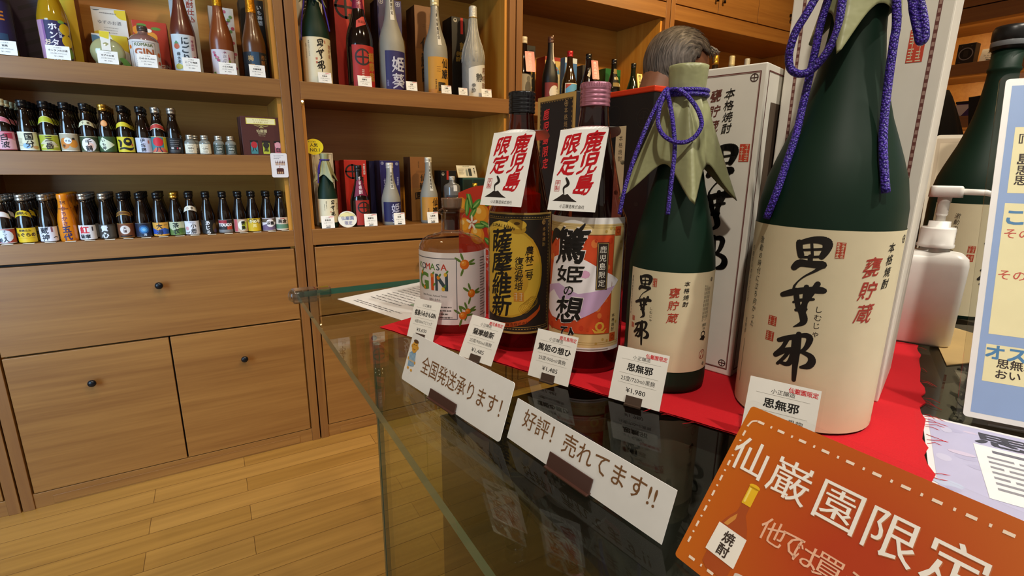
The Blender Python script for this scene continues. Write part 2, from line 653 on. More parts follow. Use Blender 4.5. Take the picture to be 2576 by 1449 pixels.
JA = [[(-20.4, 73.3, 3), (-14.3, 76.7, 3.5), (-7, 80.1, 3)], [(-14, 76.8, 2.8), (-16.9, 68.3, 2.5), (-21.4, 60.9, 3.3)], [(-21.6, 60.5, 3.3), (-15.3, 65.9, 3.3), (-8.8, 69.6, 2)], [(-9.5, 76.8, 2.8), (-9.1, 68.4, 3), (-9.4, 59.7, 3.8), (-12.2, 55.3, 3), (-17.1, 55.5, 2.3)], [(-11.4, 67.8, 2.5), (-14.6, 60.5, 2.3), (-19.1, 53.7, 2)], [(-6.9, 81.8, 3.3), (-6.2, 69.2, 3.3), (-6.3, 55.3, 3.3), (-5.7, 43.5, 2.5)], [(-6.3, 80.6, 2.5), (-1.5, 81.6, 3.5), (.8, 79.1, 3.8), (-.9, 71.7, 2.8), (-4.6, 67.1, 1.8)], [(-3.8, 68.1, 2.3), (2.6, 65.7, 3.5), (4.4, 61.7, 4.5), (2.7, 57.5, 4.3), (-2.2, 55.3, 2)]]


def brush(a, sets, cu, vc, sc, col=INK, L=3, su=1.0):
    """draw stroke sets centred on (-9, 99.5) at (cu, vc)"""
    for st in sets:
        for pl in st:
            a.stroke([(u_, v_, w_ * 1.22) for u_, v_, w_ in pl], col, L, sc, cu + 9.0 * sc * su, vc - 99.5 * sc, su)

# ================================================================== THE SETTING
def structure(name, mb):
    o = mb.build(name)
    o['kind'] = 'structure'
    return o


structure('floor', MB().box(-4.0, 4.3, -2.6, 2.55, -0.05, 0.0, floor_material()))
PLASTER = mat('#cfc3ae', 0.8, bump=0.1)
structure('wall_back', MB().box(-4.0, 4.3, 2.53, 2.60, 0.0, 2.8, PLASTER))
structure('wall_right', MB().box(4.06, 4.13, -2.6, 2.53, 0.0, 2.8, PLASTER))
structure('ceiling', MB().box(-4.0, 4.3, -2.6, 2.55, 2.80, 2.86, mat('#d8cfbe', 0.85)))

FRONT = 2.104        # face of the wall units
TOP_SHELF, MID_SHELF, LOW_SHELF = 1.455, 1.186, 0.906


def knob(parent, x, z):
    b = MB()
    b.lathe([(0.005, 0.0), (0.005, 0.010), (0.0105, 0.013), (0.0125, 0.018), (0.0110, 0.023), (0.006, 0.0255), (0.0, 0.026)], mat('#14161a', 0.3, metal=0.3), 20, close=False)
    b.v = [(x + p[0], -p[2], z + p[1]) for p in b.v]
    return b.build('knob', parent)


def pull(parent, x, z):
    b = MB()
    m = mat('#20140c', 0.35, metal=0.6)
    b.box(x - 0.006, x + 0.006, -0.008, 0.0, z + 0.008, z + 0.022, m)
    b.tube([(x, -0.010, z + 0.012), (x, -0.014, z), (x, -0.012, z - 0.018)], [0.003, 0.0045, 0.008], m, 10)
    return b.build('drop_pull', parent)


def wall_unit(label, loc, rz, w, shelves, header=True, base=True, doors=((0.0, 0.5), (0.5, 1.0)), pulls=(), strips=(1, 1), drawer_knob=True):
    """wall shelving unit; local x along its face, local y into it, face at y = 0"""
    root = thing('wall_shelving_unit', label, 'shelving unit', loc, rz, 'built-in cedar wall shelving')
    g = 0.0025
    st = 0.0335
    sw = 0.0475           # the side boards stand behind the stiles
    D = 0.36
    rot = abs(rz) > 0.1
    wh, wy = (W_Y, W_H) if rot else (W_H, W_Y)
    for x0 in (g, w - st):
        MB().box(x0, x0 + st - g, 0.0, 0.022, 0.0, 2.64, W_V).build('stile', root, bevel=0.0012)
    MB().box(0.010, sw, 0.022, D + 0.012, 0.0, 2.64, W_SIDE).build('side_board', root)
    MB().box(w - sw, w - 0.010, 0.022, D + 0.012, 0.0, 2.64, W_SIDE).build('side_board', root)
    MB().box(sw, w - sw, D, D + 0.012, 0.84, 2.0, W_BACK).build('back_board', root)
    for z in shelves:
        t = 0.062 if z != MID_SHELF else 0.070
        b = MB().box(sw, w - sw, 0.022, D, z - t + 0.002, z - 0.001, wh)
        b.build('shelf_board', root)
        MB().box(st, w - st, 0.001, 0.022, z - t, z, wh).build('shelf_rail', root, bevel=0.001)
    if header:
        MB().box(st, w - st, 0.001, 0.022, 1.932, 2.006, wh).build('header_rail', root, bevel=0.001)
        MB().box(sw, w - sw, 0.022, D, 1.934, 2.0, wh).build('opening_ceiling', root)
        n = len(doors)
        for k, (a, c) in enumerate(doors):
            x0 = st + (w - 2 * st) * a
            x1 = st + (w - 2 * st) * c
            d = MB().box(x0 + 0.002, x1 - 0.002, 0.002, 0.020, 2.012, 2.62, wh).build('upper_door', root, bevel=0.001)
            for (i, side) in pulls:
                if i == k:
                    pull(d, x1 - 0.03 if side == 'r' else x0 + 0.03, 2.085)
        MB().box(st, w - st, 0.024, 0.04, 2.0, 2.64, GAP_SHADE).build('door_gap_shade', root)  # dark sheet painting the shade in the gaps of the upper doors
    if base:
        MB().box(sw, w - sw, 0.026, 0.05, 0.0, 0.84, GAP_SHADE).build('carcass_gap_shade', root)  # carcass front coloured dark as the shade in the drawer and door gaps
        d = MB().box(st + 0.005, w - st - 0.005, 0.003, 0.022, 0.5495, 0.835, wh).build('drawer', root, bevel=0.0015)
        if drawer_knob:
            knob(d, w * 0.5 - 0.004, 0.740)
        h = w / 2
        d = MB().box(st + 0.005, h - 0.0025, 0.003, 0.022, 0.058, 0.5435, wh).build('door', root, bevel=0.0015)
        knob(d, h - 0.233, 0.424)
        d = MB().box(h + 0.0025, w - st - 0.005, 0.003, 0.022, 0.058, 0.5435, wh).build('door', root, bevel=0.0015)
        knob(d, h + 0.229, 0.422)
        b = MB().box(st, w - st, 0.004, 0.022, 0.0, 0.055, wh)
        b.build('plinth', root, bevel=0.001)
        MB().box(st + 0.05, w - st - 0.05, 0.0015, 0.0045, 0.006, 0.036, wh).build('plinth_strip', root, bevel=0.001)
    return root


def strip_lights(x0, x1, z0, z1, power=1.0, face=None):
    """warm light strips hidden behind the two stiles of an opening (world coordinates)"""
    for x, d in ((x0 + 0.036, 1), (x1 - 0.036, -1)):
        h = z1 - z0 - 0.03
        o = lamp('shelf_light_strip', 'AREA', (x, FRONT + 0.032, (z0 + z1) / 2), 9.5 * h * power, (1.0, 0.70, 0.34),
                 (x + d * 0.35, FRONT + 0.26, (z0 + z1) / 2), shape='RECTANGLE', size=0.008, size_y=h)
        # strip stands upright
        f = Vector((d * 0.80, 0.60, 0)).normalized()
        o.rotation_euler = Matrix(((f.y, 0, -f.x), (-f.x, 0, -f.y), (0, 1, 0))).to_euler()


G0, G1, G2, G3 = -0.665, 0.298, 1.261, 2.220
wall_unit('cedar wall shelving unit far left, mostly outside the picture', (G0 - 0.963, FRONT, 0), 0, 0.963, (TOP_SHELF, LOW_SHELF))
wall_unit('cedar wall shelving unit holding the rows of miniature bottles on two shelves', (G0, FRONT, 0), 0, G1 - G0, (TOP_SHELF, MID_SHELF, LOW_SHELF))
wall_unit('cedar wall shelving unit of boxed bottles with the yellow round sign', (G1, FRONT, 0), 0, G2 - G1, (TOP_SHELF, LOW_SHELF))
wall_unit('cedar wall shelving unit directly left of the grey-haired person', (G2, FRONT, 0), 0, G3 - G2, (TOP_SHELF, LOW_SHELF))
wall_unit('wide cedar wall shelving unit behind the grey-haired person, with upper cupboard doors', (G3, FRONT, 0), 0, 1.385, (TOP_SHELF, LOW_SHELF),
          doors=((0.0, 0.262), (0.262, 0.535), (0.535, 0.80), (0.80, 1.0)), pulls=((0, 'r'), (1, 'l'), (2, 'r'), (3, 'l')))
wall_unit('cedar shelving unit on the right-hand wall holding a black camera box', (3.61, 2.06, 0), -pi / 2, 1.90, (1.727, 1.452, LOW_SHELF),
          doors=((0.0, 0.25), (0.25, 0.5), (0.5, 0.75), (0.75, 1.0)))
strip_lights(G0, G1, TOP_SHELF, 1.93)
strip_lights(G0, G1, MID_SHELF, 1.393, 0.8)
strip_lights(G0, G1, LOW_SHELF, 1.116, 0.8)
strip_lights(G1, G2, TOP_SHELF, 1.93)
strip_lights(G1, G2, LOW_SHELF, 1.393)
strip_lights(G2, G3, TOP_SHELF, 1.93, 1.6)
strip_lights(G3, G3 + 1.385, TOP_SHELF, 1.93, 1.2)
for y in (0.35, 1.15, 1.95):
    for z in (1.925, 1.660, 1.39):
        lamp('shelf_light_strip', 'AREA', (3.66, y, z - 0.004), 0.9, (1.0, 0.70, 0.34), (3.86, y, z - 0.30), shape='RECTANGLE', size=0.6, size_y=0.01)

# ================================================================== GLASS DISPLAY COUNTER
ZC = 0.948
ctr = thing('glass_display_counter', 'glass-topped display counter with green pane edges, dark base inside', 'counter', (0.106, 0.881, 0))
# local frame: x right along the far end, -y towards the viewer
b = MB()
T = 0.010
x0, x1, y0, y1 = 0.0, 1.45, -1.5, 0.0
b.add([(x0, y0, ZC), (x1, y0, ZC), (x1, y1, ZC), (x0, y1, ZC)], [(0, 1, 2, 3)], GLASS)
b.add([(x0, y0, ZC - T), (x1, y0, ZC - T), (x1, y1, ZC - T), (x0, y1, ZC - T)], [(3, 2, 1, 0)], GLASS)
b.add([(x0, y0, ZC), (x1, y0, ZC), (x1, y1, ZC), (x0, y1, ZC), (x0, y0, ZC - T), (x1, y0, ZC - T), (x1, y1, ZC - T), (x0, y1, ZC - T)],
      [(0, 4, 5, 1), (1, 5, 6, 2), (2, 6, 7, 3), (3, 7, 4, 0)], EDGE)
b.build('glass_top', ctr)
MB().box(0.051, 0.057, -1.5, -0.283, 0.0, ZC - T - 0.001, PANE).build('front_pane', ctr)
MB().box(0.051, 1.40, -0.279, -0.273, 0.0, ZC - T - 0.001, PANE).build('end_pane', ctr)
MB().box(0.0505, 0.0575, -0.2795, -0.2725, 0.0, ZC - T - 0.002, mat('#5d6a58', 0.25)).build('corner_seam', ctr)
b = MB().box(0.094, 1.40, -1.5, -0.386, 0.0, 0.872, mat('#1d1812', 0.5))
b.box(0.0935, 1.4005, -1.5, -0.3855, 0.872, 0.876, mat('#17130f', 0.45))
b.build('base_cabinet', ctr, bevel=0.002)
GUARD = sheet_glass('clear_tape', (0.85, 0.85, 0.84), 3.0, 0.12)
b = MB()
b.box(-0.008, 0.030, -0.020, 0.008, ZC - 0.016, ZC + 0.006, GUARD)
b.box(-0.008, 0.055, -0.008, 0.0085, ZC - 0.013, ZC + 0.0045, GUARD)
b.lathe([(0.004, 0), (0.012, 0.001), (0.0135, 0.012), (0.010, 0.019), (0.0, 0.020)], GUARD, 14, (-0.001, -0.006, ZC - 0.014), close=False)
b.build('corner_guard', ctr, bevel=0.003)

# ---- red cloth under the display
cd = Vector((0.381, -0.9245)); cn = Vector((0.9245, 0.381))
C0 = Vector((0.172, 0.626)); CL, CW = 0.562, 0.362
RED = mat('#c4081a', 0.85, bump=0.25, bscale=900)
def cloth_pt(a, w):
    p = C0 + cd * a + cn * w
    return p
b = MB()
nA, nW = 40, 26
rn = random.Random(3)
grid = []
for i in range(nA + 1):
    for j in range(nW + 1):
        a = CL * i / nA; w = CW * j / nW
        if i == nA: a += rn.uniform(-0.003, 0.003)
        if j == nW: w += rn.uniform(-0.003, 0.003)
        if j == 0: w += rn.uniform(-0.0012, 0.0012)
        p = cloth_pt(a, w)
        grid.append((p.x, p.y))
for z, fl in ((ZC + 0.0016, False), (ZC + 0.0003, True)):
    fs = []
    for i in range(nA):
        for j in range(nW):
            q = (i * (nW + 1) + j, (i + 1) * (nW + 1) + j, (i + 1) * (nW + 1) + j + 1, i * (nW + 1) + j + 1)
            fs.append(q[::-1] if fl else q)
    b.add([(x, y, z) for x, y in grid], fs, RED)
cloth = b.build('display_cloth')
tag(cloth, 'red felt cloth with frayed edges lying under the tall bottles', 'cloth')
b = MB()
for k in range(26):
    if k < 18:
        p = cloth_pt(CL, rn.uniform(0.02, CW)); d = cd * rn.uniform(0.006, 0.016) + cn * rn.uniform(-0.012, 0.012)
    else:
        p = cloth_pt(rn.uniform(0.30, CL), 0); d = -cn * rn.uniform(0.003, 0.009) + cd * rn.uniform(-0.01, 0.01)
    m_ = p + d * 0.5 + cn * rn.uniform(-0.003, 0.003)
    e_ = p + d
    b.tube([(p.x, p.y, ZC + 0.001), (m_.x, m_.y, ZC + 0.002), (e_.x, e_.y, ZC + 0.0008)], 0.00022, RED, 5)
fz = b.build('frayed_threads', cloth)
fz['kind'] = 'stuff'

ZB = ZC + 0.0018      # things stand on the cloth


# ================================================================== SMALL BUILDERS
def face_rz(fx, fy):
    return atan2(fx, -fy)


def cam_rz(x, y):
    return atan2(-x, y)


def bottle_profile(prof):
    def R(z):
        for (r0, z0), (r1, z1) in zip(prof, prof[1:]):
            if z0 <= z <= z1 and z1 > z0:
                return r0 + (r1 - r0) * (z - z0) / (z1 - z0)
        return prof[-1][0]
    return R


def screw_cap(prof_r, z0, h, m, ridges=4, knurl=True, n=40):
    b = MB()
    r = prof_r
    P = [(r * 0.98, z0)]
    hb = h * 0.78
    for k in range(ridges * 6 + 1):
        t = k / (ridges * 6)
        P.append((r * (0.965 + 0.035 * abs(cos(pi * t * ridges))), z0 + 0.0008 + (hb - 0.001) * t))
    P += [(r, z0 + hb + h * 0.02), (r, z0 + h * 0.95), (r * 0.95, z0 + h), (0.0, z0 + h)]
    b.lathe(P, m, n, close=False)
    if knurl:
        for k in range(n):
            a = 2 * pi * (k + 0.5) / n
            c, s_ = cos(a), sin(a)
            w = r * pi / n * 0.55
            p = [(r * c - w * s_, r * s_ + w * c), (r * c + w * s_, r * s_ - w * c), ((r + 0.0003) * c, (r + 0.0003) * s_)]
            z_0, z_1 = z0 + h * 0.82, z0 + h * 0.94
            b.add([(x, y, z) for z in (z_0, z_1) for x, y in p], [(0, 2, 5, 3), (2, 1, 4, 5)], m)
    return b


def card_frame(lean):
    ca, sa = cos(lean), sin(lean)
    def fn(u, v, off):
        # u right, v up the card, off towards the viewer (-Y)
        return (u, v * sa - off * ca, v * ca + off * sa)
    return fn


def slab(mb, fn, u0, u1, v0, v1, t, m, rad=0.0):
    """thin card with its printed side at off = 0"""
    if rad:
        P = []
        for cx, cy, a0 in ((u1 - rad, v0 + rad, -90), (u1 - rad, v1 - rad, 0), (u0 + rad, v1 - rad, 90), (u0 + rad, v0 + rad, 180)):
            for k in range(5):
                a = radians(a0 + 90 * k / 4)
                P.append((cx + rad * cos(a), cy + rad * sin(a)))
    else:
        P = [(u0, v0), (u1, v0), (u1, v1), (u0, v1)]
    n = len(P)
    vs = [fn(a, c, 0) for a, c in P] + [fn(a, c, -t) for a, c in P]
    fs = [tuple(range(n)), tuple(range(2 * n - 1, n - 1, -1))]
    for k in range(n):
        k2 = (k + 1) % n
        fs.append((k, n + k, n + k2, k2))
    mb.add(vs, fs, m)
    return mb


CLIPC = '#4a3a30'


def price_card(label, loc, rz, maker, name, spec, price, flag=None, w=0.047, h=0.050, lean=radians(21), sleeve=True, clip=True, group='price cards', lite=False):
    root = thing('price_card', label, 'price card', loc, rz, group)
    fn = card_frame(lean)
    b = MB()
    slab(b, fn, -w / 2, w / 2, 0.0015, h, 0.0004, mat(PAPER, 0.5))
    a = Art()
    W = w * 1000; H = h * 1000
    a.text(maker, 0, H * 0.86 if not flag else H * 0.845, H * 0.075, '#2b2723', 1, w=W * 0.34)
    a.rect(-W * .38, W * .38, H * .785, H * .789, '#9a958c', 1)
    a.text(name, 0, H * 0.66, H * 0.15, INK, 1, w=min(W * 0.80, len(name) * H * 0.155), bold=0.03)
    a.rect(-W * .38, W * .38, H * .535, H * .539, '#9a958c', 1)
    a.text(spec, 0, H * 0.45, H * 0.095, '#2b2723', 1, w=W * 0.66)
    a.rect(-W * .38, W * .38, H * .365, H * .369, '#9a958c', 1)
    a.text(price, 0, H * 0.255, H * 0.12, INK, 1, w=W * 0.38, bold=0.01)
    if flag:
        a.text(flag, W * 0.27, H * 0.915, H * 0.085, '#d2202c', 1, w=W * 0.40, bold=0.02)
    a.plane(b, fn)
    b.build('card', root)
    if sleeve:
        b = MB()
        slab(b, fn, -w / 2 - 0.0025, w / 2 + 0.0025, 0.0, h + 0.003, 0.0012, FILM)
        b.v = [(x, y - 0.0006, z) for x, y, z in b.v]
        b.build('clear_sleeve', root)
    if clip and not sleeve:
        b = MB()
        slab(b, fn, -0.0085, 0.0085, 0.0042, 0.0078, 0.0010, mat('#15110e', 0.4))
        b.v = [(x, y - 0.0012, z) for x, y, z in b.v]
        b.build('clip', root)
    elif clip:
        b = MB()
        cw = 0.0075 if sleeve else 0.006
        ch = 0.0085 if sleeve else 0.004
        slab(b, fn, -cw, cw, -0.0002, ch, 0.0015, mat(CLIPC, 0.4))
        b.v = [(x, y - 0.0012, z + 0.0001) for x, y, z in b.v]
        b.box(-cw, cw, -0.003, 0.016, 0.0, 0.0015, mat(CLIPC, 0.4))
        b.build('clip_stand', root)
    return root


def carton(name, label, loc, rz, w, d, h, face, sides=None, top=None, front=None, side_art=None, group=None, cat='box', bevel=0.0012, lid=None):
    """upright carton: front lower-left corner at local (0,0), front faces -Y"""
    root = thing(name, label, cat, loc, rz, group)
    b = MB()
    m = mat(face, 0.45) if isinstance(face, str) else face
    b.box(0, w, 0, d, 0, h, m)
    if sides:
        ms = mat(sides, 0.45)
        i = b.mi(ms)
        b.fm[3] = i; b.fm[5] = i
    if top:
        b.fm[1] = b.mi(mat(top, 0.45))
    b.build('carton_body', root, bevel=bevel)
    if front:
        p = MB()
        front.plane(p, lambda u, v, o: (u, -o - 0.0002, v), film=0.00006, rough=0.5, edge=(0.0006, w - 0.0006, 0.0006, h - 0.0006))
        p.build('front_print', root)
    if side_art:
        p = MB()
        side_art.plane(p, lambda u, v, o: (-o - 0.0002, d - u, v), film=0.00006, rough=0.5)
        p.build('side_print', root)
    if lid:
        MB().box(-0.0012, w + 0.0012, -0.0012, d + 0.0012, h - lid[0], h + 0.0012, mat(lid[1], 0.35)).build('lid', root, bevel=0.0015)
    return root


# ================================================================== TALL BOTTLES ON THE CLOTH
GREEN = mat('#0e281c', 0.50, coat=0.0, bump=0.0, spec=0.28)
LABEL_C = '#dcd1b0'
CORD = None


def cord_material():
    m = bpy.data.materials.new('braided_purple_cord')
    m.use_nodes = True
    nt = m.node_tree
    b = nt.nodes['Principled BSDF']
    tc = nt.nodes.new('ShaderNodeTexCoord')
    v = nt.nodes.new('ShaderNodeTexVoronoi')
    v.inputs['Scale'].default_value = 620
    nt.links.new(tc.outputs['Object'], v.inputs['Vector'])
    r = nt.nodes.new('ShaderNodeValToRGB')
    r.color_ramp.elements[0].position = 0.15
    r.color_ramp.elements[0].color = lin('#5632c4') + (1,)
    r.color_ramp.elements[1].position = 0.62
    r.color_ramp.elements[1].color = lin('#1c0c70') + (1,)
    nt.links.new(v.outputs['Distance'], r.inputs['Fac'])
    nt.links.new(r.outputs['Color'], b.inputs['Base Color'])
    bp = nt.nodes.new('ShaderNodeBump')
    bp.inputs['Strength'].default_value = 0.9
    bp.inputs['Distance'].default_value = 0.0012
    bp.invert = True
    nt.links.new(v.outputs['Distance'], bp.inputs['Height'])
    nt.links.new(bp.outputs['Normal'], b.inputs['Normal'])
    b.inputs['Roughness'].default_value = 0.45
    b.inputs['Sheen Weight'].default_value = 0.05
    return m


CORD = cord_material()
WASHI = mat('#8d9270', 0.55, bump=0.35, bscale=160, vary=0.10)
WASHI2 = mat('#969870', 0.42, bump=0.55, bscale=70, vary=0.12)


def smooth_path(pts, sub=6, k=0.001):
    n = len(pts)
    out = []
    for i in range(n - 1):
        p = [pts[max(i - 1, 0)], pts[i], pts[i + 1], pts[min(i + 2, n - 1)]]
        for s_ in range(sub):
            t = s_ / sub
            out.append(tuple(k * 0.5 * (2 * p[1][j] + (p[2][j] - p[0][j]) * t + (2 * p[0][j] - 5 * p[1][j] + 4 * p[2][j] - p[3][j]) * t * t + (3 * p[1][j] - p[0][j] - 3 * p[2][j] + p[3][j]) * t ** 3) for j in range(3)))
    out.append(tuple(k * c for c in pts[-1]))
    return out


def paper_cap(root, zt, rc, tie, a, rot, Rb, m, flare0=11.0, flare1=15.0, side=(1.5, 1.5)):
    """square of washi folded over the bottle mouth, tied, its four corners hanging down"""
    b = MB()
    NT, NS = 96, 40
    L1 = zt - tie
    vs = []
    for i in range(NT):
        th = 2 * pi * i / NT
        q = th - rot
        sm = a / max(abs(cos(q - pi / 4)), abs(sin(q - pi / 4)))
        dq = (q + pi) % (2 * pi) - pi
        if abs(dq - pi / 2) < pi / 4: sm = min(sm, a * side[1])     # corners folded under at the sides
        if abs(dq + pi / 2) < pi / 4: sm = min(sm, a * side[0])
        cw = (sm / a - 1) / 0.4142
        for j in range(NS + 1):
            s_ = sm * j / NS
            if s_ < rc:
                r = s_; z = zt - 0.0012 * (s_ / rc) ** 3
            elif s_ < rc + L1:
                e = (s_ - rc) / L1
                r = rc * (1.0 - 0.09 * e) * (1 + 0.016 * (1 - abs(sin(3.5 * th + 1))) + 0.012 * abs(sin(6 * th))); z = zt - (s_ - rc) - 0.0012
            else:
                e = s_ - rc - L1
                ph = radians(flare0 + flare1 * cw)
                r = rc * 0.91 + e * sin(ph)
                z = tie - 0.0012 - e * cos(ph)
                r = max(r, Rb(z) + 0.0012)
                pl = min(e / 0.012, 1.0) * max(0.0, 1 - e / 0.075)
                r += pl * 0.0042 * (1 - abs(sin(4.5 * q + 0.6))) ** 2 + pl * 0.0010 * sin(11 * th)
            vs.append((r * sin(th), -r * cos(th), z))
    fs = []
    for i in range(NT):
        i2 = (i + 1) % NT
        for j in range(NS):
            fs.append((i * (NS + 1) + j, i2 * (NS + 1) + j, i2 * (NS + 1) + j + 1, i * (NS + 1) + j + 1))
    b.add(vs, fs, m, True)
    o = b.build('paper_wrapper', root)
    so = o.modifiers.new('paper_thickness', 'SOLIDIFY')
    so.thickness = 0.0004
    so.offset = 1.0
    return o


def seal(a, u0, u1, v0, v1, col='#b4442c', L=2, n=2):
    """red square seal with carved strokes"""
    a.rect(u0, u1, v0, v1, col, L)
    w = u1 - u0
    h = v1 - v0
    rn = random.Random(int(u0 * 10 + v0))
    for c in range(n):
        x0 = u0 + w * (c + 0.12) / n
        x1 = u0 + w * (c + 0.88) / n
        k = max(3, int(h / w * 5))
        for i in range(k):
            y = v0 + h * (i + 0.5) / k
            if rn.random() < 0.8:
                a.rect(x0, x1 - (x1 - x0) * rn.random() * 0.4, y - h * 0.018, y + h * 0.018, LABEL_C, L + 1)
        a.rect((x0 + x1) / 2 - w * 0.02, (x0 + x1) / 2 + w * 0.02, v0 + h * 0.1, v1 - h * 0.1, LABEL_C, L + 1)


def green_label(R, vb, vt, sc, title_u, full=True):
    """cream label of the green bottles; sc relative to the large bottle"""
    a = Art()
    half = R * 1000 * radians(105)
    a.rect(-half, half, vb, vt, LABEL_C, 0)
    dv = vb - 3 * sc
    S_ = lambda u: u * sc
    V = lambda v: dv + v * sc
    brush(a, (SHI, MU, JA), title_u, V(99.5), sc)
    tu = title_u + 9 * sc
    seal(a, tu + S_(8.3), tu + S_(14.2), V(143.2), V(155))
    a.vtext('しむじゃ', tu + S_(3.8), V(106), S_(5.6), INK, 3, pitch=S_(6.4))
    seal(a, tu - S_(31.5), tu - S_(24.5), V(83.5), V(91.5))
    seal(a, tu - S_(32), tu - S_(25), V(70.5), V(78.5))
    for u, vt_, n_, s0, t_ in ((-49.5, 153.5, 0, 6.2, '激動の時代に立ち向かった'), (-64, 144, 0, 4.8, '名君の心のよりどころ'), (-60.5, 81, 0, 4.6, '思無邪')):
        a.vtext(t_, tu + S_(u), V(vt_), S_(s0), '#2a241c', 3, bold=0.0, shear=0.12, sx=0.8)
    a.rect(tu - S_(59.4), tu - S_(58.8), V(22), V(62), '#4a4234', 2)
    return a, S_, V, tu


BIG = (0.4327, 0.2229)
big_prof = [(0.049, 0.0), (0.0522, 0.004), (0.0525, 0.010), (0.0525, 0.157), (0.0518, 0.178), (0.0480, 0.199), (0.0430, 0.214), (0.0375, 0.229),
            (0.0322, 0.243), (0.0278, 0.258), (0.0240, 0.272), (0.0212, 0.286), (0.0186, 0.305), (0.0168, 0.330), (0.0160, 0.360), (0.0160, 0.388), (0.014, 0.393), (0.0, 0.394)]
root = thing('shochu_bottle', 'tallest green bottle with purple cord and cream label, foremost on the red cloth', 'bottle', (BIG[0], BIG[1], ZB), cam_rz(*BIG), 'bottles displayed on the red cloth')
MB().lathe(big_prof, GREEN, 64, close=False).build('bottle_body', root)
a, S_, V, tu = green_label(0.0525, 2.0, 162.5, 1.0, -9.0)
a.vtext('甕貯蔵', 35, 144, 15.5, '#a83a2c', 3, pitch=17.5, nib=0.022, shear=0.18, sx=0.9)
a.vtext('本格焼酎', 49.5, 154.5, 8.0, INK, 3, pitch=9.0, shear=0.15, sx=0.85, nib=0.02)
a.crest(66, 156, 3.2, INK)
a.crest(76.5, 8.5, 2.4, INK)
a.text('E 7532', 70, 4.5, 1.8, '#3a342c', 2)
b = MB(); a.wrap(b, 0.0525, 0.0); b.build('front_label', root)
Rb = bottle_profile(big_prof)
paper_cap(root, 0.397, 0.0182, 0.366, 0.095, radians(-14), Rb, WASHI2, 9, 8, (1.20, 1.06))
b = MB()
for pl in ([(-20.9, -17.2, 329.1), (-23.7, -18.6, 310.8), (-24.6, -20.3, 293.5), (-26.2, -21, 272.7), (-27.9, -22.1, 252.4), (-29.4, -27.6, 231.4), (-32.9, -34.5, 209), (-36.7, -39.6, 186.4), (-41.4, -37.8, 167.4)],
           [(19.9, -19.4, 322.4), (22.7, -20, 304.5), (22.8, -21.5, 293.6), (23.3, -23.4, 273.9), (24, -26.5, 252.7), (25.3, -31.6, 232.1), (27.5, -37.5, 215), (32.3, -43.2, 190.1)],
           [(-20, -30, 345), (-28.3, -34, 325.4), (-33, -36, 314.2), (-38, -36, 303.9), (-40.4, -35, 293), (-40.6, -33, 286.3), (-38.7, -32, 279.3), (-34.4, -31, 275.7), (-29, -31, 275.1), (-24.1, -30, 278), (-17.1, -31, 287.3), (-12.1, -31, 301.9), (-11.6, -29, 322.9), (-10, -24, 345), (-8, -20, 363)],
           [(20, -20, 345), (28.8, -18, 321.5), (31, -18, 313), (35.3, -18, 300), (37.9, -18, 292.4), (39.9, -18, 294.8), (37.5, -18, 305.9), (32.5, -18, 320.9), (20, -19, 352)],
           [(-20.9, -17.2, 329.1), (-18, -18, 345), (-12, -17, 360)], [(19.9, -19.4, 322.4), (17, -19, 345), (8, -19, 362)], [(-20, -30, 345), (-10, -22, 364)]):
    b.tube(smooth_path(pl), 0.0028, CORD, 12)
for z in (0.361, 0.3665):
    b.tube([(0.0196 * cos(2 * pi * k / 28), 0.0196 * sin(2 * pi * k / 28), z) for k in range(28)], 0.0028, CORD, 12, closed=True)
b.build('purple_cord', root)

SML = (0.371, 0.326)
sml_prof = [(0.035, 0.0), (0.0386, 0.004), (0.039, 0.010), (0.039, 0.116), (0.0378, 0.127), (0.0355, 0.140), (0.0325, 0.154), (0.0280, 0.172), (0.0230, 0.191),
            (0.0185, 0.212), (0.0160, 0.232), (0.0148, 0.250), (0.0145, 0.286), (0.012, 0.291), (0.0, 0.292)]
root = thing('shochu_bottle', 'shorter green bottle with paper hood and purple bow, beside the tallest green bottle', 'bottle', (SML[0], SML[1], ZB), cam_rz(*SML), 'bottles displayed on the red cloth')
MB().lathe(sml_prof, GREEN, 64, close=False).build('bottle_body', root)
a = Art()
a.rect(-42, 55, 22.5, 116, LABEL_C, 0)
brush(a, (SHI, MU, JA), -24, 77.5, 0.585)
seal(a, -15.0, -11.2, 101.5, 109.5)
a.vtext('しむじゃ', -14.6, 82.5, 3.0, INK, 3, pitch=3.6)
seal(a, -36.2, -32.4, 65.4, 70); seal(a, -36.5, -32.6, 58.5, 63.2)
a.vtext('激動の時代に立ち向かった', -39.2, 108, 3.0, '#3a3226', 3, shear=0.1, sx=0.8)
a.vtext('甕貯蔵', 4.6, 102.6, 9.6, '#b4402c', 3, pitch=11.6, nib=0.022, shear=0.15)
a.vtext('本格焼酎', 14.8, 109, 5.2, INK, 3, pitch=6.2, shear=0.15, nib=0.02)
for k in range(6):
    u = 34.6 + k * 1.5
    a.rect(u - 0.28, u + 0.28, 70 + (k % 3) * 1.5, 104 - k * 0.4, '#5a5040', 2)
    for j in range(9):
        a.rect(u - 0.3, u + 0.3, 72 + j * 3.7, 72.9 + j * 3.7, LABEL_C, 3)
a.crest(43.4, 108.6, 1.9, INK)
a.text('焼酎', 38.4, 66.5, 3.2, INK, 3); a.text('720', 38.4, 63, 2.6, INK, 3)
a.ring(38, 57.5, 2.2, 3.2, INK, 2); a.poly([(33.5, 53), (38, 57), (42, 54), (40, 51)], INK, 3)
a.ring(39.6, 37.6, 4.0, 4.6, '#9a4a3a', 2); a.text('E', 39.6, 39.6, 3.0, '#b0352a', 3, bold=0.03); a.text('E', 37.8, 36.0, 3.0, '#b0352a', 3, bold=0.03); a.text('E', 41.4, 36.0, 3.0, '#b0352a', 3, bold=0.03)
a.crest(43.2, 27.6, 1.7, INK)
